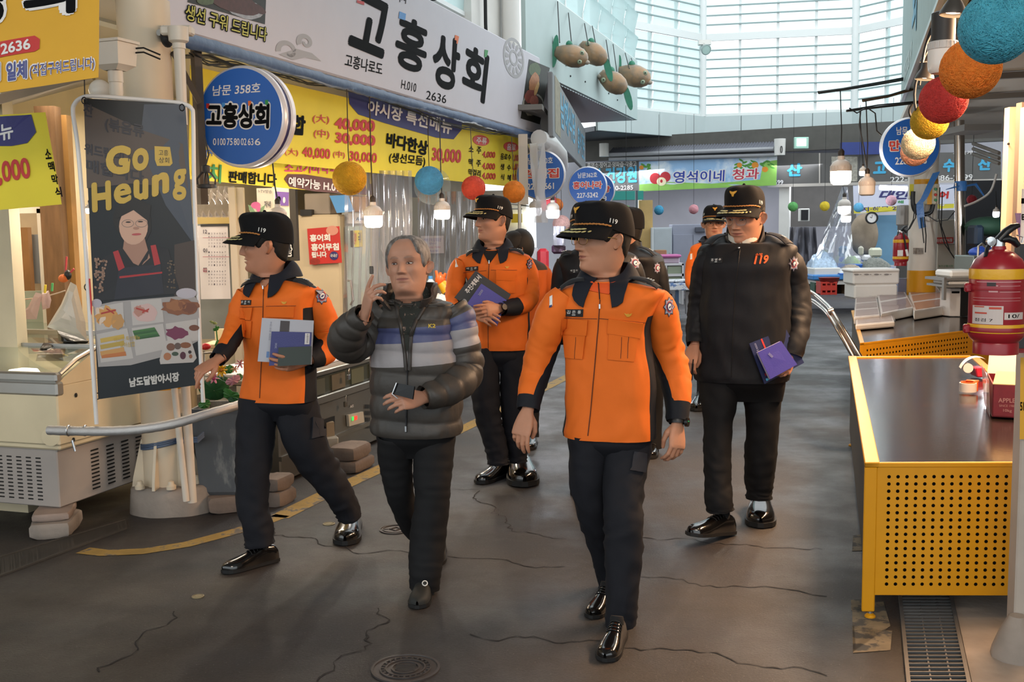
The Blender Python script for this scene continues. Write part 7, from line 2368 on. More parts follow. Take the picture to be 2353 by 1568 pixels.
# the string of balls on the right, from the nearest
for i,(x,y,rp,Y,c,lab,th)in enumerate(((2290,62,80,3.05,'3f93a6','large teal yarn ball lantern nearest in the string on the right',150),(2230,158,65,3.75,'dd7420','orange yarn ball lantern between the teal and the red ones',130),(2168,230,52,4.65,'b93430','red yarn ball lantern between the orange and the mustard ones',110),
(2136,278,41,5.8,'b8931e','mustard yarn ball lantern in the string on the right',80),(2110,330,36,6.7,'cfbf9e','cream yarn ball lantern before the round sign on the right',80),(2102,350,31,7.8,'b98770','dusty pink yarn ball lantern half hidden behind the cream one',40))):
 yarn_ball(x,y,rp,Y,c,lab,th,[(x+6,y-rp*1.9),(x+2,y-rp)])
cb=MB(mat('cord_yellow','b99b2c',.6));cb.tube(wob([P(x,y,Y)for x,y,Y in((2353,-40,2.7),(2300,0,3.05),(2236,92,3.75),(2172,178,4.65),(2138,238,5.8),(2112,295,6.7),(2103,320,7.8),(2100,300,8.6))],.02),.005,5)
solo('lantern_cord',cb,'thin cord carrying the string of yarn balls on the right','cord')
# ---- bulbs
GLW=mat('bulb_glow_warm','fff4e0',.4,emit='ffe9c8',estr=14);GLC=mat('bulb_glow_white','fbfdff',.4,emit='f4f8ff',estr=14)
HOUS=mat('bulb_housing','c9c0b8',.35)
def led_bulb(cx,cy,rp,Y,label,lit=GLW,h=1.15,cord=None,power=10,col=(1,.85,.66),fins=True,dome=True,group=None):
 """drum-shaped LED bulb: cx, cy is the middle of the diffuser"""
 u=mpp(Y);r=rp*u;c=P(cx,cy,Y)
 t=Thing('hanging_bulb',label,'lamp',c,group=group)
 b=MB(lit or mat('diffuser_off','d9d4cd',.3))
 b.lathe([(.001,-r*h),(r*.7,-r*h*.98),(r*.93,-r*h*.82),(r,-r*h*.5),(r,r*.25)],24,Mx.Translation(c));t.part('diffuser',b)
 b=MB(HOUS);b.lathe([(r,r*.25),(r*1.02,r*.3),(r*1.0,r*.8),(r*.75,r*1.2),(r*.36,r*1.4),(r*.34,r*1.75),(.001,r*1.76)],24,Mx.Translation(c))
 if fins:
  for i in range(20):
   a=2*PI*i/20;d=V((math.cos(a),math.sin(a),0));b.obox(c+d*(r*.99)+V((-d.y,d.x,0))*(-r*.05)+UPV*(r*.28),d*(r*.05),V((-d.y,d.x,0))*(r*.10),UPV*(r*.5))
 t.part('housing',b)
 b=MB(mat('bulb_socket','2e241d',.5));b.lathe([(r*.30,r*1.7),(r*.32,r*2.2),(r*.15,r*2.45),(.001,r*2.46)],14,Mx.Translation(c));t.part('socket',b)
 if cord:
  b=MB(CABLE);b.tube([P(*q,Y)for q in cord]+[c+UPV*(r*2.4)],.005,5);t.part('cord',b)
 if lit:
  light('bulb_light','POINT',c-UPV*(r*h+.03),power,col,.04)
 return t
led_bulb(639,505,20,6.9,'lit warm bulb behind the cap of the man in profile',GLW,cord=[(626,372),(632,430)],power=14)
led_bulb(858,502,21,7.6,'lit white bulb on a long cord before the plastic curtain',mat('bulb_glow_soft','fff8ee',.4,emit='fff4e6',estr=14),1.0,cord=[(849,222),(853,380)],power=16,col=(1,.93,.84))
led_bulb(1016,488,18,9.0,'lit warm bulb under the sky blue yarn ball',GLW,.9,cord=[(1010,272),(1013,400)],power=16)
for x,y,r,Y,lab,cc in((1230,482,14,13.0,'bright white bulb below the round sign numbered 360, left of a pair',None),(1270,487,15,13.6,'bright white bulb below the round sign numbered 360, right of a pair',None)):
 led_bulb(x,y,r,Y,lab,GLC,1.0,cord=[(x-2,y-90)],power=20,col=(.93,.97,1),fins=False)
led_bulb(206,482,9,6.2,'small lit bulb glimpsed behind the left tube of the poster frame',GLW,1.0,power=8)
led_bulb(1932,400,23,9.2,'large lit bulb on a wire from the dark pole before the grey signs',GLW,1.05,cord=[(1931,208),(1934,300),(1933,345)],power=30)
led_bulb(1992,432,18,8.6,'unlit cream bulb hanging beside the large lit bulb',None,1.0,cord=[(1990,232),(1994,330),(1992,395)])
led_bulb(1983,396,8,10.4,'tiny white bulb between the large lit bulb and the unlit one',GLC,1.0,cord=[(1976,256),(1981,350)],power=10,col=(.93,.97,1),fins=False)
for i,(x,y,r)in enumerate(((1940,478,14),(1944,500,11))):led_bulb(x,y,r,17.5,('upper of two white bulbs in front of the clear curtain far right','lower of two white bulbs in front of the clear curtain far right')[i],GLC,1.0,cord=[(x-3,y-50)],power=16,col=(.93,.97,1),fins=False)
led_bulb(2289,489,7,12.0,'slim white bulb hanging in the dark stall beyond the cream post',GLC,1.5,cord=[(2288,440)],power=8,col=(.93,.97,1),fins=False)
# clear disc behind the blue ball
b=MB(mat_sheet('clear_disc','f0f4f4',.12,.05,.5));c=P(994,428,9.05);b.lathe([(.001,0),(.15,0),(.16,.006),(.15,.012),(.001,.012)],36,Mx.Translation(c)@V((-.2,1,.1)).to_track_quat('Z','Y').to_matrix().to_4x4())
solo('clear_disc',b,'clear plastic disc hanging behind the sky blue yarn ball','disc')
# ---- second shop's sign, beyond the bend
sO=P(1265,152,12.02);sE=P(1345,306,19.4)
SD=(V((sE.x,sE.y,0))-V((sO.x,sO.y,0))).normalized();SN=V((SD.y,-SD.x,0))
sl=(V((sE.x,sE.y,0))-V((sO.x,sO.y,0))).length
t=Thing('grey_shop_sign','weathered grey shop sign with pale blue lettering, beyond the long white sign','sign',sO)
b=MB(mat('sign_slate','77797c',.5,var=.08,vscale=3));zt_=sO.z-.02;zlw=P(1243,310,12.0).z
b.obox(V((sO.x,sO.y,zlw))+SD*.25,SD*(sl-.25),-SN*.06,UPV*(zt_-zlw),.01);t.part('board',b)
Fs=Face(V((sO.x,sO.y,zlw)),SN)
LB2=mat('print_pale_blue','5fa3c4',.5)
b=MB(LB2)
def splace(s0,s1,z0,z1):return lambda x,y:V((sO.x,sO.y,zlw))+SD*(s0+(s1-s0)*x)+UPV*(z0+(z1-z0)*y)+SN*.004
b.text('남해식당',splace(1.4,4.4,.22,.68),1,1,.03);b.text('홍어 전문',splace(5.0,7.0,.15,.6),1,1,.02);t.part('lettering',b)
b=MB(mat('sign_tan_print','8d8672',.6,var=.3,vscale=14));o=V((sO.x,sO.y,zlw))+SN*.003+SD*.3;b.poly([o+SD*.25+UPV*.08,o+SD*1.1+UPV*.08,o+SD*1.1+UPV*.75,o+SD*.25+UPV*.75]);t.part('food_print',b)
wb=MB(mat('stall_wall','8d8a86'));o=V((sO.x,sO.y,0));wb.obox(o-SN*2.3-SD*.5,SD*9,-SN*.1,UPV*3.5);struct('wall_left',wb)
wb=MB(mat('stall_ceiling_dark','6f6c68',.7));wb.obox(o-SN*2.3+UPV*2.96,SD*8.2,SN*2.2,UPV*.06);struct('ceiling',wb)
# eaves roll and film under it
b=MB(mat_sheet('film_cloudy','e8e8ea',.45,.12,.4));b.smooth=True
b.grid(lambda i,j:P(1225+2.2*j+6*math.sin(i*1.3),330+26*j*(1 if j<7 else 1),11.6)+V((.05*math.sin(i*1.9+j*.4),.06*math.cos(i*2.1),0))+V((.02*i-.06,0,0))*(1-j/9),9,8)
solo('plastic_strip',b,'twisted strip of clear plastic film hanging beside the round sign numbered 360','plastic film')
b=MB(mat('roll_white','cfcfcf',.35));b.tube([P(1238,318,12.2),P(1262,330,12.6),P(1284,356,13.2),P(1292,384,13.8)],[.10,.11,.11,.08],14);solo('rolled_film',b,'rolled white plastic blind under the weathered grey shop sign','blind')
# round signs further on
def numbered(label,cx,cy,ry,Y,top,mid,low,big=None,n=None,tops=.2):
 t,F,r=round_sign(label,cx,cy,ry,Y,1,BLUE,n=n or V((-.15,-1,0)),rr=None,thick=.06)
 w=ry*.92
 b=MB(WHT)
 if top:F.text(b,top,(cx-w*.55,cy-ry*.42),(cx+w*.55,cy-ry*.46),(cx-w*.55,cy-ry*.70),.015)
 if low:F.text(b,low,(cx-w*.6,cy+ry*.62),(cx+w*.6,cy+ry*.58),(cx-w*.6,cy+ry*.36),.02)
 F.text(b,mid,(cx-w*.85,cy+ry*.18),(cx+w*.85,cy+ry*.14),(cx-w*.85,cy-ry*.26),.09,1.5);t.part('white_lettering',b)
 b=MB(mat('print_signal_red','c23a34',.5));F.text(b,mid,(cx-w*.82,cy+ry*.15),(cx+w*.82,cy+ry*.11),(cx-w*.82,cy-ry*.23),.035,3);t.part('red_lettering',b)
 return t
numbered('blue round sign numbered 360 partly behind a plastic strip',1242,402,56,12.4,'남문360호','완전집','227-9661')
numbered('blue round sign numbered 362 with red lettering, above the caps',1350,428,44,15.0,'남문362호','홍어나라','227-5242')
numbered('blue round sign mostly hidden behind the one numbered 362',1372,438,40,16.6,None,'삼식당','228-8')
numbered('blue round sign on the right behind the string of yarn balls',2093,338,66,10.4,'남문 328호','만선홍어','228-5633',n=V((-.06,-1,0)))
# ---- hanging fish on the pale fascia
FB=mat('fish_brown','80705c',.28,var=.15,vscale=5,col2='a8835e',c2scale=4,c2lo=.42,c2hi=.66);FG=mat('fish_green','2f7a60',.45,var=.2,vscale=10)
def carved_fish(cx,cy,k,label,cords):
 q=on_plane(cx,cy,f0+AN*.24,AN);D=q.y;c=q
 sz=mpp(D)*.86
 t=Thing('carved_fish',label,'fish ornament',c)
 X=V((1,0,0));b=MB(FB)
 ax=(X*1-UPV*.28).normalized()if k>0 else(X*.85-UPV*.55).normalized()
 L,R_=(46*sz,29*sz)if k>0 else(42*sz,28*sz)
 z=V((0,1,0));y=z.cross(ax)
 Rm=Mx((ax,y,z)).transposed().to_4x4()@Mx.Rotation(PI/2,4,'Y')
 prof=[(.001,-1.0),(.45,-.92),(.72,-.6),(.98,-.1),(1.0,.2),(.85,.6),(.55,.88),(.25,.98),(.001,1.0)]
 b.lathe([(r*R_,zz*L)for r,zz in prof],20,Mx.Translation(c)@Rm);t.part('body',b)
 # tail fin plate
 tb=MB(FG)
 tc=c-ax*(L*.95)if k>0 else c+ax*(L*1.0)
 up=(UPV+X*.12).normalized()if k>0 else(UPV-X*.25).normalized()
 tl=42*sz if k>0 else 34*sz
 pts=[tc+up*(tl*math.sin(a))+X*(9*sz*math.cos(a))-(up*tl*.55 if k<0 else up*0)for a in[2*PI*i/16 for i in range(16)]]
 tb.poly([p-V((0,.02,0))for p in pts],V((0,.04,0)));t.part('tail_fin',tb)
 d=MB(FG);d.ball(c+y*0+UPV*(R_*.95)-ax*(L*.1),(9*sz,9*sz,10*sz),12,8);t.part('back_fin',d)
 e=MB(mat('fish_eye_ring','8f9a80',.35));
 hd=ax if k>0 else-ax
 for s_ in(-.35,.45):
  p=c+hd*(L*.55)+X*0-V((0,R_*.72,0))+y*(R_*s_);e.ball(p,6.5*sz,12,8)
  e.use(mat('fish_pupil','1c2a28',.3));e.ball(p-V((0,4.5*sz,0)),2.6*sz,10,6);e.use(mat('fish_eye_ring',''))
 t.part('eyes',e)
 mth=MB(mat('fish_mouth','a3988a',.5));p=c+hd*(L*.92)-V((0,R_*.2,0))-UPV*(R_*.25);mth.ball(p,(8*sz,8*sz,6*sz),12,8);t.part('mouth',mth)
 cbx=MB(CABLE)
 for a,bq in cords:
  pa=on_plane(*a,f0,AN)+AN*.02;pb_=on_plane(*bq,f0+AN*.24,AN)
  cbx.tube([pa,pb_],.008,5)
 t.part('cords',cbx)
for(cx,cy),k,lab,cords in[((1312,128),1,'first hanging carved fish from the left, green tail fin upright',[((1278,4),(1286,98)),((1303,30),(1314,106))]),((1362,122),-1,'second hanging carved fish from the left, green tail fin hanging down',[((1340,54),(1352,104)),((1358,60),(1370,108))]),
((1408,188),-1,'third hanging carved fish from the left, tail fin hanging down',[((1390,92),(1404,168)),((1406,102),(1418,170))]),((1456,174),1,'last hanging carved fish, at the outer corner of the pale fascia',[((1434,122),(1446,158)),((1448,134),(1460,162))])]:
 carved_fish(cx,cy,k,lab,cords)
 # floodlight on the window column
t=Thing('floodlight','round grey floodlight fixed to the white column between the far windows','lamp',P(1620,110,23.3))
c=P(1622,114,23.3);n=V((.25,-1,-.35)).normalized();R4=Mx.Translation(c)@n.to_track_quat('Z','Y').to_matrix().to_4x4()
b=MB(mat('lamp_grey','8f9e9d',.4));b.lathe([(.001,-.2),(.06,-.2),(.085,-.05),(.115,0),(.115,.02),(.098,.03)],20,R4);t.part('housing',b)
b=MB(mat('lens_pale','a9c4be',.2));b.lathe([(.10,.022),(.001,.026)],20,R4);t.part('lens',b)
b=MB(WHITEP);pbox(b,1606,92,1634,102,23.4,.15);b.tube([P(1618,98,23.4),c-n*.15],.02,6);t.part('bracket',b)
# ---- back row of signs
def bsign(name,label,x0,y0,x1,y1,m,th=.05,dy0=0,dy1=0,back=0.0):
 q=[(x0,y0),(x1,y0+dy0),(x1,y1+dy1),(x0,y1)]
 O=B0-BN*back
 t=Thing(name,label,'sign',bpl((x0+x1)/2,(y0+y1)/2,back))
 b=MB(m);b.poly([on_plane(x,y,O,BN)-BN*th for x,y in q],BN*th);t.part('board',b)
 return t,Face(O,BN,.006)
SL=mat('sign_charcoal','5b5957',.5,var=.05)
CY=mat('print_cyan','45a6cf',.45)
t,F=bsign('grey_shop_sign','grey sign with bright blue lettering to the left of the fruit banner',1338,376,1467,440,SL,dy0=-6)
b=MB(CY);F.text(b,'수건강원',(1366,424),(1464,420),(1366,386),.04,2);t.part('lettering',b)
b=MB(WHT);F.text(b,'흑염소·장어고·양파즙·각종고',(1350,387),(1463,383),(1350,374),.015,2);F.text(b,'010-2285',(1400,438),(1455,436),(1400,428),.01,2);t.part('small_lettering',b)
t,F=bsign('grey_shop_sign','long grey sign with blue lettering and a shell picture, behind the hanging bulbs',1770,352,2300,424,SL,dy0=-2,dy1=-12,back=.05)
b=MB(CY);F.text(b,'산',(1808,406),(1843,405),(1809,376),.05,2);F.text(b,'고',(2006,400),(2036,399),(2008,372),.05,2);F.text(b,'수',(2166,396),(2194,395),(2168,366),.05,2);F.text(b,'산',(2246,392),(2278,391),(2248,362),.05,2)
t.part('lettering',b)
b=MB(WHT);F.text(b,'222-2345-6886-2599',(2046,419),(2236,413),(2046,407),.02,2);F.text(b,'1599',(1775,424),(1800,424),(1775,414),.02,2);F.text(b,'두절게',(2190,357),(2235,355),(2190,348),.01,2);t.part('number_lettering',b)
b=MB(mat('frame_pale','b9b2aa',.5));F.rect(b,[(1882,352),(1885,352),(1885,424),(1882,424)],2);F.rect(b,[(1764,424),(2300,411),(2300,417),(1764,431)],2);t.part('frame_strip',b)
b=MB(mat('shell_print','a49f93',.6,var=.4,vscale=20));F.rect(b,[(1911,360),(1971,360),(1970,417),(1911,418)],2);t.part('shell_picture',b)
FT=B0+BN*.12
t,f=cloth_banner('fruit_banner','bright green and sky blue fruit banner with apples and oranges',[(1468,372),(1786,360),(1784,426),(1469,440)],FT,BN,mat('banner_sky','8fb3d9',.55,var=.1,vscale=1.6,col2='d9e2ea',c2scale=.9,c2lo=.50,c2hi=.62),wav=.006,seed=3)
b=MB(mat('banner_grass','8cbf5a',.55,var=.12,vscale=3));f.rect(b,[(1469,440),(1469,424),(1540,418),(1640,422),(1740,416),(1784,408),(1784,426)],.6)
f.rect(b,[(1745,418),(1752,372),(1772,364),(1784,362),(1784,426)],.6);t.part('meadow_print',b)
LF=mat('leaf_print','4f8f3a',.55,var=.3,vscale=12)
b=MB(LF)
for i in range(26):
 x,y=1690+random.random()*92,364+random.random()*22
 f.rect(b,ell(x,y,6,2.6,8,rot=random.uniform(-.6,.6)),1.2+.02*i)
for i in range(8):f.rect(b,ell(1472+random.random()*20,374+random.random()*16,5,2.4,8,rot=random.uniform(-.6,.6)),1.2+.02*i)
t.part('leaf_print',b)
b=MB(mat('orange_print2','d98a2c',.55))
for x,y,r in((1698,376,6),(1734,376,8),(1757,386,7),(1474,385,5)):f.rect(b,ell(x,y,r,r),2)
t.part('orange_print',b)
b=MB(mat('apple_print','b52a33',.5));f.rect(b,ell(1506,410,13,13),2);f.rect(b,ell(1529,406,12,12),2.1);b.use(mat('apple_flesh','e6dcb8',.5));f.rect(b,ell(1520,417,11,10),2.6);b.use(mat('apple_print',''));f.rect(b,ell(1520,416,3,4),3);t.part('apple_print',b)
b=MB(WHT);f.text(b,'영석이네',(1545,423),(1666,418),(1546,391),.10,2);f.text(b,'청과',(1680,415),(1745,412),(1681,384),.10,2);t.part('white_edging',b)
b=MB(mat('print_royal','2c3f9a',.5));f.text(b,'영석이네',(1547,421),(1664,416),(1548,393),.02,3);t.part('blue_lettering',b)
b=MB(mat('print_rose','b93248',.5));f.text(b,'청과',(1682,413),(1743,410),(1683,386),.02,3);t.part('red_lettering',b)
# corrugated canopy over the fruit banner, its rail, camera pod, exit sign
t=Thing('canopy','grey corrugated metal canopy above the fruit banner','canopy',bpl(1580,345))
b=MB(mat('corrugated_grey','7a7c86',.45,.3))
a0,a1=bpl(1396,352,-.25),bpl(1778,338,-.25)
for i in range(60):
 p0=a0.lerp(a1,i/60);p1=a0.lerp(a1,(i+.5)/60);p2=a0.lerp(a1,(i+1)/60);up=-BN*.5+UPV*.22
 b.add([p0,p1-UPV*.03,p2,p0+up,p1+up-UPV*.03,p2+up],[(0,1,4,3),(1,2,5,4)])
t.part('sheet',b)
b=MB(mat('rail_grey','9a9ba0',.4));b.tube([a0-UPV*.04,a1-UPV*.04],.045,8);b.tube([bpl(1400,366,-.2),bpl(1785,356,-.2)],.04,8);t.part('rail',b)
t=Thing('camera_pod','white cylinder with wires on a post beside the lit exit sign','camera',bpl(1790,338))
b=MB(WHITEP);c=bpl(1792,338,-.4);b.lathe([(.001,-.17),(.11,-.17),(.12,.17),(.001,.18)],18,Mx.Translation(c));t.part('pod',b)
b=MB(CABLE);b.tube([c+V((.02*math.cos(i),-.13,.07*math.sin(i)-.06))for i in[j*.6 for j in range(12)]],.008,5);t.part('wire',b)
t=Thing('exit_sign','small glowing green and white exit sign under the pale panel band','sign',bpl(1841,329,-.3))
b=MB(mat('exit_case','a9cfc0',.5));pbox(b,1825,316,1858,342,bpl(1841,329,-.3).y,.08,bev=.01);t.part('case',b)
b=MB(mat('exit_glow','d9fff0',.5,emit='b9f5dc',estr=2.2));pbox(b,1831,319,1852,336,bpl(1841,329,-.3).y-.01,.02);t.part('lit_panel',b)
for i,x in enumerate((1388,)):
 b=MB(WHITEP);c=bpl(x,346,-.3);b.lathe([(.001,.16),(.11,.16),(.11,-.14),(.001,-.14)],16,Mx.Translation(c));solo('pipe_stub',b,'short white pipe stub above the grey sign with blue lettering','pipe')
b=MB(mat('tarp_navy','2a3a7a',.5,var=.1));pbox(b,1932,328,2052,356,bpl(1990,340,-.1).y,.05);solo('blue_sheet',b,'folded dark blue sheet under the pale panels behind the wires','sheet')
# ---- poles with wires on the right
for i,(pts,r,Y,lab)in enumerate((([(1882,213),(1940,205),(2010,194),(2108,177)],.013,9.0,'dark bent pole holding the wire of the large lit bulb'),([(1983,232),(2040,222),(2100,205)],.010,8.6,'thin wooden pole below the dark bent pole'),([(1946,255),(2020,246),(2118,235)],.010,8.8,'lowest of the thin poles above the blue round sign'))):
 b=MB(mat('pole_dark','3b3a37',.6,var=.2)if i!=1 else WOOD);b.tube([P(x,y,Y+.25*k)for k,(x,y)in enumerate(pts)],r,8)
 b.use(CABLE);b.tube(wob([P(x,y-3,Y+.25*k)for k,(x,y)in enumerate(pts)],.02,i),.006,5)
 solo('pole',b,lab,'pole')
b=MB(CABLE)
for pts in([(1979,258),(1976,290),(1984,340),(1990,380)],[(2000,252),(2014,262),(2016,300),(2026,310)],[(1950,250),(1970,262),(1990,250)]):b.tube(wob([P(x,y,8.7)for x,y in pts],.02),.006,5)
solo('loose_wires',b,'loose wires looping down from the thin poles on the right','wire')
# ---- the far left stall: cabinets, drawers, fish table
def room(label,name,cat,x0,y0,x1,y1,Y,d,m,yaw=0,bev=.01,extra=None,group=None):
 t=Thing(name,label,cat,P((x0+x1)/2,y1,Y+d/2),group=group)
 b=MB(m);pbox(b,x0,y0,x1,y1,Y,d,yaw,bev);t.part('body',b)
 if extra:extra(t)
 return t
LAV=mat('cabinet_lavender','8f93a3',.45,var=.04);PALEC=mat('cabinet_pale','a9b2b8',.45,var=.04)
def doors(xs,y0,y1,Y,m,hx=None):
 def f(t):
  for a,c in zip(xs[:-1],xs[1:]):
   b=MB(m);pbox(b,a+1,y0,c-1,y1,Y-.02,.02,bev=.004);o=t.part('door',b)
   h=MB(ALU);pbox(h,c-5,(y0+y1)/2-8,c-3,(y0+y1)/2+8,Y-.045,.025);t.part('handle',h,o)
 return f
Yb=23.2
room('tall grey steel cabinet row against the far wall behind the orange jackets','steel_cabinet','cabinet',1545,517,1640,660,Yb,.5,LAV,extra=doors((1546,1592,1638),540,656,Yb,LAV))
room('pale tall refrigerator left of the grey steel cabinets','refrigerator','refrigerator',1502,524,1544,655,Yb-.3,.6,PALEC,extra=doors((1503,1543),527,652,Yb-.3,PALEC))
room('small dark fuse box on the grey steel cabinet','fuse_box','box',1598,522,1624,534,Yb-.1,.08,mat('box_slate','4b4e5a',.5))
room('brown cardboard box on the drawer unit','cardboard_box','box',1506,575,1532,588,19.0,.25,mat('cardboard','9a7a5a',.8,var=.06))
t=Thing('drawer_unit','white plastic drawer unit with see-through drawers under the pink lid','drawers',P(1535,660,18.6))
b=MB(mat('plastic_white','d2d2d6',.4));Yd=18.6
for q in((1505,606,1571,611),(1505,630,1571,636),(1505,655,1571,661),(1505,606,1509,700),(1567,606,1571,700),(1530,611,1533,631)):pbox(b,*q,Yd,.45)
t.part('frame',b)
for q in((1510,612,1529,630),(1534,612,1566,630),(1510,637,1566,654)):
 b=MB(mat('drawer_cloudy','8f9a86',.3));pbox(b,*q,Yd+.02,.4,bev=.01);t.part('drawer',b)
t=Thing('storage_bin','clear plastic bin with a pink lid on the white drawer unit','bin',P(1540,606,18.65))
b=MB(mat('bin_clear','b9a9b9',.25));pbox(b,1507,592,1562,606,18.65,.4,bev=.02);t.part('tub',b)
b=MB(mat('lid_pink','c76aa6',.4));pbox(b,1504,586,1566,593,18.6,.5,bev=.02);t.part('lid',b)
b=MB(mat('door_cream','b99a62',.6,var=.1));pbox(b,1469,462,1500,660,23.4,.1);solo('timber_upright',b,'upright tan timber frame beside the pale refrigerator far left','frame')
b=MB(mat('post_grey','55606a',.5));pbox(b,1461,440,1466,640,20.5,.08);solo('post',b,'thin dark grey post in front of the tan timber frame','post')
b=MB(mat('awning_teal','2f8f86',.5));pbox(b,1402,440,1478,460,23.0,.3);solo('teal_board',b,'teal board under the grey sign with bright blue lettering','board')
# fish table behind the front officers
t=Thing('fish_table','table with blue and white patterned cloth and silver fish behind the black jackets','table',P(1560,730,17.0))
b=MB(mat('cloth_blue_white','5f86c2',.5,col2='dfe6ee',c2scale=7,c2lo=.47,c2hi=.53));pbox(b,1500,652,1592,668,17.0,1.1,yaw=-8,bev=.01);t.part('cloth',b)
b=MB(mat('leg_blue','3a5576',.5));
for x in(1532,1552):pbox(b,x,668,x+8,738-(x<1540)*6,17.0,.06)
t.part('leg',b)
b=MB(mat('leg_grey','8d9096',.5));pbox(b,1576,664,1586,722,17.1,.08);t.part('leg',b)
FISH=mat('fish_silver','c9cdd2',.3,.1,var=.15,vscale=20)
def fish(c,L,yaw,label,group,m=FISH):
 b=MB(m);d=V((math.cos(yaw),math.sin(yaw),0));R=d.to_track_quat('Z','Y').to_matrix().to_4x4()
 b.lathe([(.001,-L/2),(L*.05,-L*.42),(L*.085,-L*.2),(L*.08,.05*L),(L*.04,L*.3),(L*.018,L*.4)],10,Mx.Translation(c)@R)
 s=V((-d.y,d.x,0));b.poly([c+d*(L*.38),c+d*(L*.52)+s*(L*.09),c+d*(L*.47),c+d*(L*.52)-s*(L*.09)],UPV*.006)
 return solo('fish',b,label,'fish',group=group)
for i in range(12):
 q=P(1506+7.4*i,650-.2*i,17.1+.08*(i%3))+UPV*.02;fish(q,.42,1.0+.2*math.sin(i*2),'silver fish on the blue and white table cloth, '+('leftmost','second','third','fourth','fifth','sixth','seventh','eighth','ninth','tenth','eleventh','rightmost')[i]+' counting from the left','fish on the patterned cloth')
for i,(x0,c,lab)in enumerate(((1515,'6a2430','dark red plastic stool under the fish table with patterned cloth'),)):
 room(lab,'stool','stool',x0,676,x0+30,728,17.4,.3,mat('stool_'+c,c,.45))
 # ---- far right stall
YK=21.0
b=MB(mat('tarp_grey','77757a',.3,var=.2,vscale=3,bump=.2,bscale=8));b.smooth=True
b.grid(lambda i,j:P(1812+i*5.2+(j-5)*(.5 if i>6 else-.3)*2,522+j*14.5,YK-.1+.16*math.sin(i*1.7+j*.3)+.05*i),14,11)
solo('tarp',b,'crumpled grey plastic tarp hanging at the left of the far fish stall','tarp',angle=80)
b=MB(mat_sheet('curtain_clear','eef0f6',.22,.08,.5));b.smooth=True
b.grid(lambda i,j:P(1935-j*6.6+i*(1+.62*j),430+j*17,19.5+.10*math.sin(i*1.5+j*.2)),14,12)
solo('clear_curtain',b,'clear plastic curtain pulled aside at the far fish stall','curtain',angle=80)
room('black box speaker on the far wall above the grey tarp','speaker','speaker',1838,480,1860,509,22.6,.15,mat('box_pale','c9c9c4',.5),extra=lambda t:t.part('grille',pbox(MB(BLK),1841,483,1857,506,22.58,.02)))
t,f=cloth_banner('stall_banner','white banner with violet and red lettering and a yellow strip far right',[(1960,427),(2192,424),(2192,478),(1962,492)],P(2070,450,20.6),V((-.3,-1,0)),mat('banner_white','c9cbdb',.55),wav=.004,seed=6)
b=MB(mat('strip_yellow','cbbf3a',.55));f.rect(b,[(1962,478),(2192,466),(2192,478),(1962,491)],.6);t.part('strip',b)
b=MB(NAVY);f.text(b,'대인',(2018,458),(2088,455),(2022,434),.04,2,.2);f.text(b,'지·해물 225',(1980,487),(2080,482),(1980,476),.02,2);t.part('lettering',b)
b=MB(RED);f.text(b,'어',(2156,453),(2178,452),(2158,432),.05,2);t.part('red_lettering',b)
b=MB(GRN);f.text(b,'해',(2062,467),(2076,466),(2062,459),.03,2);t.part('green_lettering',b)
t=Thing('tube_lamp','bright white tube lamp above the white banner far right','lamp',P(2050,432,19.6))
b=MB(mat('tube_glow','ffffff',.4,emit='f4f7ff',estr=12));b.tube([P(2022,431,19.6),P(2084,434,19.6)],.045,10);t.part('tube',b)
t=Thing('wall_clock','round wall clock with a black rim in the far fish stall','clock',P(2003,501,20.4))
c=P(2003,501,20.4);R4=Mx.Translation(c)@V((-.1,-1,0)).to_track_quat('Z','Y').to_matrix().to_4x4()
b=MB(BLK);b.lathe([(.088,0),(.095,.03),(.118,.03),(.12,-.03),(.001,-.03)],28,R4);t.part('rim',b)
b=MB(WHT);b.lathe([(.09,.005),(.001,.006)],28,R4);t.part('dial',b)
b=MB(BLK);b.tube([c+V((0,-.012,0)),c+V((-.035,-.012,.02))],.004,4);b.tube([c+V((0,-.012,0)),c+V((.01,-.012,.06))],.003,4);t.part('hands',b)
b=MB(mat('door_blue','6f9bb8',.5,var=.05));pbox(b,1998,496,2060,610,21.2,.1);solo('blue_door',b,'light blue door panel behind the far fish stall','door')
b=MB(mat('sack_tan','8f7f6c',.8,var=.2,bump=.3));c=P(1985,540,20.8);b.ball(c,(.28,.2,.42),18,12);solo('sack',b,'tan covered bundle standing behind the far fish stall','bundle')
b=MB(mat('dark_fill','26262a',.7));pbox(b,2196,418,2300,640,17.5,.1);solo('gloom_sheet',b,'dark sheet for the stall gloom behind the steel pole at the right','screen')  # flat dark sheet stands in for the stall's unlit depth
# yarn balls hung far off
for x,y,r,Y,c,lab in((1514,483,11,19.5,'4aa0c6','small blue yarn ball lantern in the far left stall'),(1594,481,11,19.5,'d99aa4','small pink yarn ball lantern in the far left stall'),(1822,475,11,19,'5aa05a','small green yarn ball lantern far behind the man in black'),(1895,474,11,19,'cbb32c','small yellow yarn ball lantern left of the clear curtain'),(1973,477,11,18.5,'5fa6cc','small sky blue yarn ball lantern before the white far banner'),(2048,461,12,17.5,'d9aabb','small pink and white yarn ball lantern before the far banner'),(2233,459,11,15,'a8303a','small red yarn ball lantern beyond the steel pole'),(1439,484,12,18,'5f9a5a','small green yarn ball lantern behind the caps of the black jackets')):
 yarn_ball(x,y,r,Y,c,lab,14,[(x,y-44),(x,y-r)])
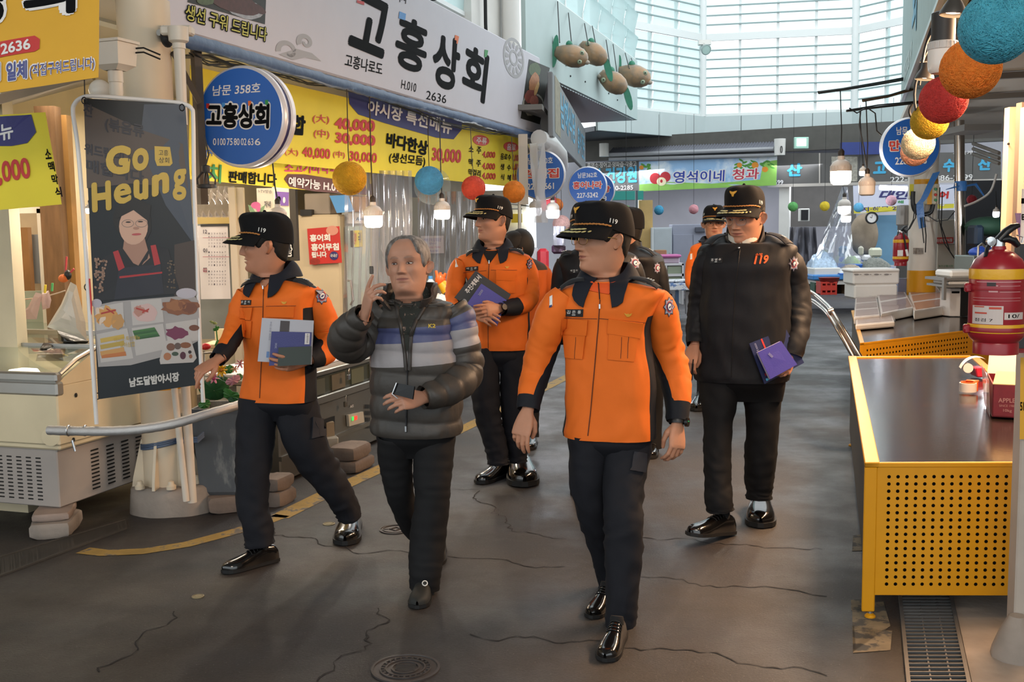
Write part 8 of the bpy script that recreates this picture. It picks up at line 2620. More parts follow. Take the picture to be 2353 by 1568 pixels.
 # fish stall counter with trays
t=Thing('fish_counter','low market counter covered with blue cloth in the far fish stall','counter',P(1960,668,19.3))
b=MB(mat('cloth_blue','3f7fc0',.5,var=.1));pbox(b,1868,632,2062,645,19.2,1.6,bev=.02);t.part('cloth',b)
b=MB(WHITEP);pbox(b,1872,645,2062,655,19.25,1.5);t.part('edge',b)
b=MB(mat('dark_under','2b2825',.8));pbox(b,1880,655,2060,676,19.6,1.0);t.part('base',b)
def tray(x0,y0,x1,y1,Y,d,label,tm,fm,heap=.5,group=None):
 t=Thing('fish_tray',label,'tray',P((x0+x1)/2,y1,Y),group=group)
 b=MB(tm);pbox(b,x0,(y0+y1)/2,x1,y1,Y,d,bev=.02);t.part('tray',b)
 b=MB(fm);b.smooth=True
 u=mpp(Y);w=(x1-x0)*u;hh=(y1-y0)*u*heap;O=P(x0,(y0+y1)/2,Y)
 b.grid(lambda i,j:O+V((w*(.04+.92*i/14),d*(.06+.88*j/8),hh*(math.sin(PI*i/14)*math.sin(PI*j/8))**.5*(1+.35*NZ.noise(V((i*.9,j*.9,x0)))))),15,9)
 t.part('contents',b,kind='stuff',angle=80)
TB=mat('tray_blue','2f63b0',.4)
tray(1870,598,1932,634,19.3,.7,'large tray of glittering bagged fish at the left of the far fish counter',WHITEP,mat('bag_silver','a9bfd6',.2,var=.4,vscale=16),1.0)
tray(1944,596,1984,618,19.6,.5,'round heap of pale green greens on the far fish counter',TB,mat('greens_pale','8fa384',.7,var=.2,vscale=20),.8)
tray(1940,612,1982,622,19.3,.3,'white tray of clams below the pale greens',WHITEP,mat('clams','9a8d7d',.6,var=.4,vscale=30),.8)
tray(1990,606,2056,626,19.3,.6,'blue tray heaped with grey shellfish on the far fish counter',TB,mat('shellfish','6d6f68',.6,var=.4,vscale=30),1.1)
tray(1996,598,2026,612,19.9,.3,'dark green seaweed heap behind the shellfish tray',TB,mat('seaweed','24483a',.6,var=.3,vscale=20),.9)
tray(1928,622,1962,634,19.2,.3,'blue tray of small silver fish at the front of the far fish counter',TB,FISH,.8)
for i,(x0,y0,x1,y1,c,lab)in enumerate(((1962,588,1980,606,'d9dbe0','white foam tray leaning on the far fish counter'),(1982,586,2004,602,'d6d6da','second white foam tray leaning beside the first far off'),(2000,570,2028,592,'c9c9b4','cream plastic stand behind the fish trays'),(1976,566,1986,588,'b9b4a4','steel kettle behind the fish trays'),(1930,566,1950,592,'4f6f8a','blue grey bucket at the back of the far fish counter'),(1932,590,1966,604,'3c49a8','blue box behind the bagged fish'),(1934,590,1948,602,'b9c24a','lime green bag on the far fish counter'))):
 room(lab,('foam_tray','foam_tray','stand','kettle','bucket','box','bag')[i],('tray','tray','stand','kettle','bucket','box','bag')[i],x0,y0,x1,y1,19.9,.15,mat('it_'+c,c,.4),bev=.04)
 # crates under it
def crate(x0,y0,x1,y1,Y,d,label,col):
 t=Thing('crate',label,'crate',P((x0+x1)/2,y1,Y+d/2));m=mat('crate_'+col,col,.5);w=(x1-x0)
 b=MB(m);h=y1-y0
 for k in range(4):
  pbox(b,x0,y0+h*(.02+.27*k),x1,y0+h*(.14+.27*k),Y,.02)
 for k in range(4):pbox(b,x0+w*(.0+.30*k),y0,x0+w*(.10+.30*k),y1,Y-.003,.025)
 pbox(b,x0,y0+h*.42,x1,y0+h*.66,Y-.006,.02)
 t.part('front_lattice',b)
 b=MB(m);pbox(b,x0,y0,x0+2,y1,Y,d);pbox(b,x1-2,y0,x1,y1,Y,d);pbox(b,x0,y0,x1,y1,Y+d,.02);pbox(b,x0,y1-2,x1,y1,Y,d);t.part('shell',b)
crate(1886,648,1923,678,18.6,.3,'red plastic crate under the dark red basin at the far fish counter','b8392e')
crate(1872,650,1886,674,19.0,.3,'dark green plastic crate beside the red crate','244a38')
b=MB(mat('basin_red','7a2a28',.4));c=P(1905,647,18.75);u=mpp(18.75);b.lathe([(15*u,-13*u),(19*u,-4*u),(23*u,8*u),(24.5*u,9*u),(23*u,7*u),(15*u,-11*u),(.001,-11*u)],28,Mx.Translation(c));solo('basin',b,'dark red plastic basin standing on the red crate','basin')
b=MB(WOOD);pbox(b,1940,652,1964,676,19.4,.4);solo('wooden_crate',b,'brown wooden crate in the dark under the far fish counter','crate')
# ------------------------------------------------------------------ right: stall counters
FILMPLY=mat('film_plywood','1d1614',.16,var=.25,vscale=3,bump=.02,bscale=30,col2='5a3c2c',c2scale=8,c2lo=.64,c2hi=.78,spec=.6,stretch=(1,3,1))
def perforated(mb,O,U,Vv,nu,nv,u0,v0,du,dv,r,Lu,Lv):
 """a sheet with real holes: an octagon ring in every cell and plain margins"""
 n=U.cross(Vv).normalized()
 def pt(u,v):return O+U*u+Vv*v
 us=[u0+du*(i-.5)for i in range(nu+1)];vs=[v0+dv*(j-.5)for j in range(nv+1)]
 for a,b_,c,d in((0,us[0],0,Lv),(us[-1],Lu,0,Lv),(us[0],us[-1],0,vs[0]),(us[0],us[-1],vs[-1],Lv)):
  mb.add([pt(a,c),pt(b_,c),pt(b_,d),pt(a,d)],[(0,1,2,3)])
 for i in range(nu):
  for j in range(nv):
   cu,cv=u0+du*i,v0+dv*j
   sq=[(-1,0),(-1,-1),(0,-1),(1,-1),(1,0),(1,1),(0,1),(-1,1)]
   outer=[pt(cu+x*du/2,cv+y*dv/2)for x,y in sq]
   inner=[pt(cu+r*math.cos(math.atan2(y,x)),cv+r*math.sin(math.atan2(y,x)))for x,y in sq]
   o=len(mb.v);mb.v+=outer+inner
   for k in range(8):mb.face((o+k,o+(k+1)%8,o+8+(k+1)%8,o+8+k))
def stall_counter(label,tl,tr,far,z,z0,edge,nu,nv,hol,legs=True,pitch=None,margin=.06):
 """tl, tr: near top corners; far: far end of the left side"""
 tl,tr,far=[V((q.x,q.y,0))for q in(tl,tr,far)]
 U=(tr-tl);Lu=U.length;U=U/Lu;D=far-tl;Ld=D.length;D=D/Ld
 t=Thing('stall_counter',label,'counter',tl)
 b=MB(YEL)
 e=edge
 b.obox(tl+UPV*(z-.02),U*Lu,D*e*.35,UPV*.02,.003);b.obox(tl+D*(Ld-e)+UPV*(z-.02),U*Lu,D*e,UPV*.02,.003)
 b.obox(tl+UPV*(z-.02),U*e*1.15,D*Ld,UPV*.022,.003);b.obox(tl+U*(Lu-e)+UPV*(z-.02),U*e,D*Ld,UPV*.02,.003)
 t.part('top_frame',b)
 b=MB(FILMPLY);b.obox(tl+U*e*1.1+D*e*.3+UPV*(z-.03),U*(Lu-e*2),D*(Ld-e),UPV*.022);t.part('worktop',b)
 b=MB(YEL);b.obox(tl+UPV*(z0-.07),U*e,D*.04,UPV*(z-z0+.05),.004);t.part('corner_post',b)
 b=MB(mat('counter_side','4f463a',.6));b.obox(tl+U*.02+D*.04+UPV*z0,U*.012,D*(Ld-.04),UPV*(z-z0-.02));t.part('side_panel',b)
 b=MB(YEL);O=tl+U*e+UPV*z0+D*.004;Lv=z-z0-.02
 pu=pitch or(Lu-e)/(nu+2);pv=(Lv-margin)/nv
 perforated(b,O,U,UPV,nu,nv,.028+pu*.5,margin*.75+pv*.5-.01,pu,pv,hol,Lu-e,Lv);t.part('perforated_panel',b)
 b=MB(mat('counter_inside','17140f',.8));b.obox(O+D*.03,U*(Lu-e-.02),D*.01,UPV*Lv);t.part('inner_panel',b)
 if legs:
  for q in(tl+U*.035+D*.02,tl+U*.035+D*(Ld-.08),tl+U*(Lu-.06)+D*.02):
   b=MB(ALU);b.tube([q,q+UPV*z0],.010,8);b.use(YEL);b.lathe([(.001,.0),(.022,0),(.022,.008),(.012,.018),(.001,.02)],12,Mx.Translation(q));t.part('leg',b)
 return tl,U,D
ZC=.65
n0,n1=Zp(1987,1064,ZC),Zp(2352,1060,ZC)
u_=(n1-n0);u_.z=0;u_.normalize();u_=V((u_.x,u_.y-.035,0)).normalized()
c0_,U0,D0=stall_counter('near yellow steel counter with perforated front panel and dark glossy top',n0,n0+u_*.92,Zp(1949,819,ZC),ZC,.10,.052,17,16,.0076,pitch=.0355,margin=.055)
m0,m1=Zp(1976,789,ZC),Zp(2300,750,ZC)
stall_counter('second yellow counter with perforated front, holding wrapped trays',m0,m1,Zp(1956,714,ZC),ZC,.18,.05,34,9,.010,pitch=.044,margin=.06)
k0,k1=Zp(1986,696,ZC),Zp(2110,700,ZC)
stall_counter('third yellow counter under the white foam boxes',Zp(1984,696,ZC),Zp(2084,697,ZC),Zp(1984,668,ZC),ZC,.18,.05,14,9,.012,pitch=.05)
# grate in the drain beside it
ga0,ga1,gb0,gb1=G(2072,1372),G(2093,1580),G(2188,1372),G(2232,1580)
t=Thing('drain_grate','steel drain grate with crosswise bars under the near yellow counter','grating',(ga0+gb1)/2)
GR=mat('grate_steel','6e6d6c',.5,.6,var=.15)
b=MB(GR)
for p,q in((ga0,ga1),(gb0,gb1)):
 d=(q-p).normalized();b.obox(p,q-p,V((d.y,-d.x,0))*.014,UPV*.014)
t.part('frame',b)
for i in range(26):
 k=i/25;p,q=ga0.lerp(ga1,k),gb0.lerp(gb1,k);d=(ga1-ga0).normalized()*.008
 b=MB(GR);b.obox(p+UPV*.002,q-p,d,UPV*.010);t.part('bar',b)
b=MB(GR)
for k in(.33,.66):b.obox(ga0.lerp(gb0,k)+UPV*.001,ga1.lerp(gb1,k)-ga0.lerp(gb0,k),V((.006,0,0)),UPV*.006)
t.part('tie_bar',b)
b=MB(mat('drain_dark','161514',.9));b.poly([ga0+UPV*.0015,gb0+UPV*.0015,gb1+UPV*.0015,ga1+UPV*.0015][::-1]);t.part('pit',b)
# manholes and brass markers
def manhole(cx,cy,rx,label,style):
 c=G(cx,cy);r=rx*mpp(c.y)
 t=Thing('manhole_cover',label,'manhole',c)
 IR=mat('cast_iron','4a4645',.5,.5,var=.2,vscale=20)
 b=MB(IR);b.lathe([(r*1.06,0),(r*1.06,.006),(r*.98,.007),(r*.97,.003),(.001,.003)],40,Mx.Translation(c));t.part('plate',b)
 b=MB(IR)
 for k in((.8,.62,.44)if style else(.86,)):b.lathe([(r*k,.003),(r*k,.008),(r*(k-.05),.008),(r*(k-.05),.003)],40,Mx.Translation(c))
 if style:
  for i in range(24):a=2*PI*i/24;b.obox(c+V((math.cos(a),math.sin(a),0))*r*.66+UPV*.003,V((math.cos(a),math.sin(a),0))*r*.12,V((-math.sin(a),math.cos(a),0))*r*.06,UPV*.005)
  for i in range(6):b.obox(c+V((-.3*r,(-.3+.1*i)*r,.003)),V((.6*r,0,0)),V((0,.04*r,0)),UPV*.004)
 else:
  q=[V((0,-.42*r,0)),V((.42*r,0,0)),V((0,.42*r,0)),V((-.42*r,0,0))]
  for i in range(4):b.obox(c+q[i]*.95+UPV*.003,q[(i+1)%4]-q[i],-q[i]*.14,UPV*.005)
  b.obox(c+V((-.9*r,-.03*r,.003)),V((.45*r,0,0)),V((0,.06*r,0)),UPV*.003);b.obox(c+V((.45*r,-.03*r,.003)),V((.45*r,0,0)),V((0,.06*r,0)),UPV*.003)
 t.part('relief',b)
manhole(932,1538,78,'large round patterned manhole cover at the bottom of the picture',1)
manhole(909,1218,36,'mid-sized round cover with a diamond behind the old man',0)
for x,y,lab in((455,1372,'small brass survey disc in the asphalt at the lower left'),(756,1205,'small brass disc in the asphalt beside the striding shoe')):
 c=G(x,y);r=14.5*mpp(c.y);b=MB(mat('brass_marker','7d7358',.5,.4,var=.2));b.lathe([(r,0),(r,.004),(r*.8,.005),(r*.78,.003),(r*.6,.003),(r*.58,.005),(.001,.005)],26,Mx.Translation(c));solo('survey_disc',b,lab,'disc')
 # ---- on the near counter
def on_top(px,py):return Zp(px,py,ZC+.003)
t=Thing('apple_box','dark red apple carton with open flaps on the near counter','box',on_top(2300,955))
a0,a1=on_top(2279,958),on_top(2352,962);ah=.16
U1=(a1-a0).normalized();L1=.36
D1=(on_top(2243,870)-a0);D1.z=0;D1n=D1.normalized();Ld=min(.42,D1.length)
RB_=mat('carton_red','6e1620',.45,var=.12,vscale=30);IN_=mat('carton_inside','b59a68',.8)
b=MB(RB_);b.obox(a0,U1*L1,-D1n*-.006,UPV*ah);b.obox(a0,U1*.006,D1n*Ld,UPV*ah);b.obox(a0+D1n*Ld,U1*L1,D1n*.006,UPV*ah);b.obox(a0+U1*L1,U1*.006,D1n*Ld,UPV*ah);b.obox(a0,U1*L1,D1n*Ld,UPV*.006);t.part('carton',b)
b=MB(IN_);b.poly([a0+UPV*ah,a0+U1*L1+UPV*ah,a0+U1*L1+UPV*(ah+.05)+D1n*.10,a0+UPV*(ah+.05)+D1n*.10+U1*.02],UPV*.004);t.part('flap',b)
b=MB(mat('carton_flap_pale','bfb3a6',.7));b.poly([a0+D1n*Ld+UPV*ah,a0+D1n*Ld+U1*L1+UPV*ah,a0+D1n*(Ld+.05)+U1*L1+UPV*(ah+.10),a0+D1n*(Ld+.05)+U1*.01+UPV*(ah+.10)],D1n*.004);t.part('flap',b)
b=MB(mat_sheet('film_box','e9dcdc',.25,.1,.4));b.poly([a0-U1*.01,a0-U1*.01+D1n*Ld,a0-U1*.03+D1n*Ld+UPV*(ah+.05),a0-U1*.02+UPV*(ah+.02)],U1*.002);t.part('film',b)
CF=Face(a0,U1.cross(UPV).normalized()if U1.cross(UPV).y<0 else-U1.cross(UPV).normalized(),.002)
b=MB(mat('carton_print','a8766e',.5));CF.text(b,'APPLE',(2294,925),(2333,926),(2294,915),.01,1);CF.text(b,'SINCE 1988',(2296,935),(2333,936),(2296,930),0,1);CF.text(b,'10kg',(2305,948),(2325,949),(2305,940),.01,1);t.part('lettering',b)
t=Thing('tape_dispenser','orange tape dispenser with a roll of white tape standing on the near counter','tape',on_top(2224,903))
c=on_top(2224,900);TW=mat('tape_white','c9c3bd',.35);OR_=mat('plastic_orange','cf5520',.3)
b=MB(TW);b.lathe([(.046,0),(.046,.05),(.040,.05),(.040,0)],36,Mx.Translation(c));t.part('roll',b)
b=MB(OR_);b.lathe([(.039,.004),(.039,.056),(.030,.056),(.030,.004)],28,Mx.Translation(c));b.obox(c+V((.038,-.015,0)),V((.016,.004,0)),V((-.004,.03,0)),UPV*.056,.003);b.obox(c+V((-.005,.02,.053)),V((.06,-.03,0)),V((.012,.02,0)),UPV*.010,.003);t.part('holder',b)
t=Thing('tape_roll','wide white tape roll in a clear red dispenser leaning against the apple carton','tape',on_top(2240,866))
c=P(2238,842,on_top(2240,866).y);b=MB(TW);
n=24
for i in range(n):
 a=math.radians(60+100*i/n);a2=math.radians(60+100*(i+1)/n);r=.105
 p=lambda q,w:c+V((r*math.cos(q)+.02,0,r*math.sin(q)-.05))+V((.02,.08,0))*w
 b.add([p(a,0),p(a2,0),p(a2,1),p(a,1)],[(0,1,2,3)])
b.tube([c+V((-.035,0,-.012)),c+V((-.02,.08,-.012))],.03,16)
t.part('roll',b)
b=MB(mat('plastic_red_clear','b0243a',.2));b.obox(on_top(2246,868),V((.06,.0,0)),V((.01,.12,0)),V((-.015,0,.06)),.006);t.part('dispenser',b)
b=MB(OR_);b.obox(a0+U1*.17+D1n*.25+UPV*.15,U1*.12,D1n*.02,UPV*.05,.004);solo('orange_cutter',b,'orange cutter tool lying in the apple carton','cutter')
# ---- on the second counter: wrapped trays, cartons
FOAM=mat('foam_white','e4e0da',.6,var=.03,bump=.1,bscale=120)
WRAP=mat_sheet('wrap_film','f6f0ee',.12,.05,.4)
def wrapped(tl_,tr_,br_,bl_,h,label,ncell,cc,z=ZC,th=.0):
 q=[V((*Zp(x,y,z)[:2],z))for x,y in(bl_,br_,tr_,tl_)]
 t=Thing('wrapped_tray',label,'tray',q[0])
 ctr=sum(q,V((0,0,0)))/4
 A,B=(q[1]-q[0]),(q[3]-q[0])
 b=MB(FOAM);b.obox(q[0]+UPV*.002,A,B,UPV*h,.012);t.part('tray',b)
 for i in range(ncell):
  b=MB(mat('fillet_'+cc,cc,.35,var=.18,vscale=24));k0,k1=(i+.1)/ncell,(i+.92)/ncell
  b.obox(q[0]+B*k0+A*.05+UPV*(h+.001),A*.9,B*(k1-k0),UPV*.004);t.part('cell',b)
 b=MB(WRAP);b.smooth=True
 b.grid(lambda i,j:q[0]+A*(-.02+1.04*i/12)+B*(-.02+1.04*j/8)+UPV*(h+.010+.006*NZ.noise(V((i*.9,j*.9,q[0].x*9)))),13,9);t.part('film',b)
wrapped((1966,700),(2016,698),(2022,742),(1962,748),.075,'wrapped foam tray at the left of the row on the second counter',3,'9a8680')
wrapped((2016,690),(2086,686),(2100,726),(2024,742),.085,'wrapped foam tray in the middle of the row on the second counter',2,'947a76')
wrapped((2086,682),(2160,676),(2186,722),(2100,736),.09,'wrapped foam tray with pinkish fillets at the right of the row',3,'b0704f')
wrapped((1966,744),(2046,738),(2056,752),(1966,760),.05,'thin wrapped tray lying in front of the row on the second counter',1,'a8968a')
t=Thing('printed_carton','black and white printed carton behind the wrapped trays','box',Zp(2200,728,ZC))
c=Zp(2182,727,ZC);hh=64*mpp(c.y)
b=MB(mat('carton_white','c4bfbb',.5));b.obox(c,V((.10,-.02,0)),V((-.04,.16,0)),UPV*hh,.003);t.part('side',b)
b=MB(mat('carton_black','1c1c1e',.4));b.obox(c+V((.10,-.02,0)),V((.13,.03,0)),V((-.03,.15,0)),UPV*hh,.003);t.part('front',b)
b=MB(INK);q=c+V((0,-.003,0));b.obox(q+V((.012,-.002,hh-.05)),V((.075,-.015,0)),V((0,-.002,0)),UPV*.022);b.use(mat('carton_white',''));b.obox(c+V((.19,-.002,.015)),V((.04,.01,0)),V((0,-.003,0)),UPV*.03);t.part('print',b)
c=Zp(2228,722,ZC);b=MB(FOAM);b.obox(c,V((.2,.05,0)),V((-.03,.15,0)),UPV*.21,.012);solo('foam_case',b,'plain cream carton partly behind the near fire extinguisher','box')
t=Thing('steel_rack','grey metal rack with white foam slabs behind the printed carton','rack',Zp(2220,700,ZC));Yr=10.6
b=MB(mat('rack_grey','8d8a86',.4,.5));pbox(b,2170,640,2250,646,Yr,.5);pbox(b,2174,656,2250,661,Yr,.5);pbox(b,2168,638,2174,690,Yr,.05);t.part('frame',b)
b=MB(FOAM);pbox(b,2184,622,2250,639,Yr+.05,.4,bev=.02);t.part('slab',b);b=MB(FOAM);pbox(b,2180,647,2250,655,Yr+.02,.4,bev=.01);t.part('slab',b)
# foam boxes on the third counter
Y3=Zp(2010,700,ZC).y
for(q,lab)in(((1963,655,2063,688),'lower white foam box on the third counter'),((1960,620,2067,655),'upper white foam box with a row of small fish prints')):
 t=Thing('foam_box',lab,'box',P((q[0]+q[2])/2,q[3],Y3+.4));b=MB(FOAM);pbox(b,*q,Y3+.3,.4,bev=.02);t.part('box',b)
 if 'upper' in lab:
  b=MB(FOAM);pbox(b,q[0]-1,q[1]-1,q[2]+1,q[1]+7,Y3+.28,.44,bev=.015);t.part('lid',b)
  F_=Face(P(2010,640,Y3+.28),V((0,-1,0)),.003);b=MB(mat('print_grey','8a8480',.6))
  for i in range(4):F_.rect(b,ell(1968+23*i,631,6,1.8,12),1);F_.rect(b,[(1973+23*i,631),(1979+23*i,630),(1979+23*i,632)],1)
  t.part('fish_prints',b)
b=MB(mat('steel_blue_sheet','7d88a8',.5));pbox(b,2062,640,2092,690,Y3+.9,.05);solo('blue_board',b,'grey blue board behind the white foam boxes','board')
# stainless handrail
t=Thing('handrail','bent stainless steel handrail of two tubes left of the yellow counters','rail',G(1975,830))
b=MB(mat('stainless_bright','b5aca4',.22,1.0));Yh=8.1
for k,(pts)in enumerate(([(1846,664,.9),(1870,676,.8),(1896,698,.5),(1912,716,.2),(1940,760,.0),(1978,822,-.1),(2000,860,-.1)],[(1848,682,.9),(1866,692,.8),(1886,706,.5),(1904,724,.2),(1930,766,.0),(1964,826,-.1),(1990,872,-.1)],[(1906,714,.25),(1930,752,.05),(1966,814,-.05),(1990,860,-.05)])):
 q=[P(x,y,Yh+d)for x,y,d in pts];o=t.part('tube',MB(mat('stainless_bright','')).tube([crom(q,i/24)for i in range(25)],.017,10))
b=MB(mat('stainless_bright',''));b.tube([P(1903,716,Yh+.2),P(1914,712,Yh+.2)],.024,10);t.part('clamp',b)
# ---- pillar with yellow bands, its boxes and tape
Y2=13.3;u2=mpp(Y2);pc3=P(2118,600,Y2);pc3=V((pc3.x,pc3.y,0));r2=31*u2
def zof(py,Y=Y2):return P(2118,py,Y).z
t=Thing('pillar','white round pillar with two yellow bands on the right, hung with blue tape','pillar',pc3,kind='thing')
b=MB(mat('pillar_white','cbc1b4',.45,var=.06,vscale=4,col2='8a7a6a',c2scale=5,c2lo=.70,c2hi=.80));b.lathe([(r2,0),(r2,3.0),(r2*1.02,3.6)],32,Mx.Translation(pc3));t.part('shaft',b)
for y0,y1 in((678,621),(424,413)):
 b=MB(YEL);b.lathe([(r2*1.006,zof(y0)),(r2*1.006,zof(y1))],32,Mx.Translation(pc3));t.part('yellow_band',b)
b=MB(mat('tape_residue','8f857a',.7,var=.5,vscale=30));b.lathe([(r2*1.004,zof(585)),(r2*1.004,zof(570))],8,Mx.Translation(pc3)@Mx.Rotation(-1.9,4,'Z'))if False else b.poly([P(x,y,Y2-r2-.012)for x,y in((2098,570),(2122,570),(2122,584),(2098,584))][::-1]);t.part('tape_residue',b)
t=Thing('junction_box','pale switch box with green and red lights on the right-hand pillar','box',P(2142,447,Y2-.3));Yj=Y2-.28
b=MB(mat('box_cream','bfb49c',.4));pbox(b,2131,424,2158,470,Yj,.12,bev=.01);t.part('case',b)
b=MB(YEL);pbox(b,2131,427,2141,470,Yj-.02,.02);t.part('yellow_strip',b)
for y,c in((435,'3f8a5a'),(448,'c23a34'),(460,'3f8a5a')):b=MB(mat('lamp_'+c,c,.3));b.ball(P(2150,y,Yj-.01),.018,10,7);t.part('light',b)
b=MB(mat('conduit_black','1b1c1e',.4));b.tube([crom([P(x,y,Y2-.26)for x,y in((2098,440),(2098,470),(2106,488),(2122,493),(2138,488),(2144,470))],i/20)for i in range(21)],.028,10);solo('conduit',b,'black flexible conduit looping across the right-hand pillar','conduit')
b=MB(mat('trunking_white','c9c4bd',.4));pbox(b,2089,404,2100,458,Y2-.25,.06,bev=.005);b.use(mat('sticker_yellow','cbbf3a',.5));pbox(b,2090,424,2099,450,Y2-.255,.005);solo('trunking',b,'white cable trunking with a yellow sticker on the right-hand pillar','trunking')
TAPE=mat('tape_blue','3a6fae',.35,bump=.3,bscale=30)
b=MB(TAPE);pts=[(2152,396),(2140,420),(2124,455),(2113,468),(2116,500),(2120,524)]
q=[P(x,y,Y2-.31)for x,y in pts]
for i in range(len(q)-1):
 w0,w1=V((.045,0,.01)),V((.045,0,.012));b.add([q[i]-w0,q[i]+w0,q[i+1]+w1,q[i+1]-w1],[(0,1,2,3)])
solo('blue_tape',b,'long blue tape hanging zigzag down the right-hand pillar','tape')
b=MB(CABLE)
for k,pts in enumerate(([(2106,470),(2104,500),(2090,525),(2080,534)],[(2104,470),(2098,506),(2086,528)],[(2130,494),(2152,508),(2180,506),(2196,486)],[(2160,430),(2158,500),(2170,560),(2196,600),(2206,618)],[(2166,440),(2164,520),(2182,580),(2212,620)],[(2122,500),(2130,540),(2126,580)],[(2118,500),(2124,560)])):
 b.tube(wob([P(x,y,Y2-.33)for x,y in pts],.02,k),.007,5)
solo('hanging_wires',b,'thin wires straggling down from the switch box on the right-hand pillar','wire')
t=Thing('fuse_case','grey fuse panel on the left of the right-hand pillar','box',P(2076,500,13.4));b=MB(mat('box_grey','8e8b88',.5));pbox(b,2066,472,2088,518,13.4,.12,bev=.01);t.part('case',b);b=MB(mat('box_lid','9d9a97',.5));pbox(b,2068,474,2078,516,13.38,.02);t.part('lid',b)
# ---- fire extinguishers
def extinguisher(cx,ytop,ybot,rp,Y,label,big):
 u=mpp(Y);r=rp*u;zb_,zt2=P(cx,ybot,Y).z,P(cx,ytop,Y).z
 c=P(cx,ybot,Y);c=V((c.x,c.y,0));H=zt2-zb_
 t=Thing('fire_extinguisher',label,'extinguisher',V((c.x,c.y,zb_)))
 RD=mat('extinguisher_red','8a1a24' if big else 'b32626',.3,var=.05,spec=.5)
 b=MB(RD);T=Mx.Translation(c)
 k=lambda f:zb_+H*f
 b.lathe([(r*.80,k(0)),(r*.80,k(.10)),(r*.78,k(.11)),(r*.94,k(.15)),(r,k(.19)),(r,k(.74)),(r*.97,k(.80)),(r*.82,k(.88)),(r*.55,k(.94)),(r*.26,k(.97)),(r*.24,k(1.0)),(.001,k(1.0))],40,T);t.part('cylinder',b)
 for f in(.205,.70):
  b=MB(mat('reflective_yellow','cf9a1c',.35,bump=.2,bscale=40));b.lathe([(r*1.008,k(f)),(r*1.012,k(f+.005)),(r*1.012,k(f+.075+(.015 if f>.5 else 0))),(r*1.008,k(f+.08+(.015 if f>.5 else 0)))],40,T);t.part('yellow_band',b)
 b=MB(STEEL);b.tube([c+UPV*k(1.0),c+UPV*k(1.07)],r*.22,14);b.lathe([(r*.17,0),(r*.17,.012),(.001,.014)],16,Mx.Translation(c+UPV*k(1.045)+V((-r*.36,-r*.05,0)))@Mx.Rotation(PI/2,4,'X'));b.tube([c+UPV*k(1.04),c+UPV*k(1.04)-V((r*.36,0,0))],r*.08,8);t.part('valve',b)
 b=MB(mat('grip_black','111214',.35));
 for pts,rr in(([(-.10,1.055),(.18,1.13),(.40,1.17),(.66,1.19)],(.14,.15,.14,.09)),([(.0,1.06),(.25,1.07),(.48,1.05),(.66,1.0)],(.13,.15,.15,.11))):
  b.tube([c+V((r*x,-r*.12,k(z)))for x,z in pts],[q*r*1.25 for q in rr],12,flat=.8)
 b.tube([c+V((-r*.3,r*.05,k(1.03))),c+V((-r*.5,-r*.1,k(.97))),c+V((-r*.62,-r*.3,k(.9)))],r*.08,8)
 t.part('lever',b)
 if big:
  b=MB(STEEL);b.tube([c+V((r*.55,-r*.2,k(1.10))),c+V((r*.75,-r*.3,k(1.08))),c+V((r*.7,-r*.3,k(1.03)))],.0025,6);t.part('safety_pin',b)
  def cyl(a,z,l=.0):a=math.radians(a);return c+V((r*(1.006+l)*math.sin(a),-r*(1.006+l)*math.cos(a),z))
  def lab(b,a0,a1,f0,f1,l=.0):
   n=10
   for i in range(n):
    x0,x1=a0+(a1-a0)*i/n,a0+(a1-a0)*(i+1)/n;b.add([cyl(x0,k(f0),l),cyl(x1,k(f0),l),cyl(x1,k(f1),l),cyl(x0,k(f1),l)],[(0,1,2,3)])
  b=MB(mat('label_white','b9aca6',.5));lab(b,-80,-12,.29,.46);lab(b,-10,36,.335,.40,.002);t.part('label',b)
  b=MB(mat('label_red','b0402c',.5));lab(b,-74,-50,.445,.455,.01);lab(b,-72,-44,.385,.40,.01);lab(b,-40,-16,.43,.45,.01)
  b.use(INK)
  b.text('10/',lambda x,y:cyl(-2+26*x,k(.35)+H*.035*y,.008),1,1,.01);b.text('점검 7',lambda x,y:cyl(-72+40*x,k(.315)+H*.03*y,.01),1,1,0);t.part('label_writing',b)
  b=MB(mat('print_pale_red','b98a8a',.5))
  for f in(.505,.53):lab(b,-80,26,f,f+.003,.002)
  for i in range(4):lab(b,-20,24,.585+.018*i,.59+.018*i,.002)
  lab(b,-42,-24,.585,.65,.001);lab(b,-70,26,.675,.682,.002);t.part('printed_lines',b)
  b=MB(mat('label_dark','2a2020',.5));lab(b,-46,-28,.635,.675,.004);t.part('dark_label',b)
  b=MB(RD)
  for f in(.62,.235):
   b.lathe([(r*1.03,k(f-.02)),(r*1.04,k(f)),(r*1.03,k(f+.02))],40,T);b.obox(c+V((-r*1.22,-r*.05,k(f)-.015)),V((r*.25,0,0)),V((0,r*.2,0)),UPV*.03,.004)
  t.part('strap',b)
 else:
  b=MB(mat('grip_black',''));b.tube([crom([c+V((r*x,-r*1.05,k(z)))for x,z in((-.1,1.05),(-.1,.95),(.1,.75),(.3,.5))],i/14)for i in range(15)],r*.12,8);t.part('hose',b)
  b=MB(WHT);b.tube([c+V((r*.3,-r*1.1,k(.5))),c+V((r*.5,-r*1.15,k(.3)))],r*.16,8);b.obox(c+V((-r*.8,-r*1.02,k(.3))),V((r*.7,0,0)),V((0,-.004,0)),UPV*(H*.18));t.part('nozzle_label',b)
extinguisher(2287,566,812,61,3.55,'large red fire extinguisher with two yellow bands hanging by the right-hand post',True)
extinguisher(2069,535,611,17.5,12.95,'smaller red fire extinguisher left of the right-hand pillar',False)
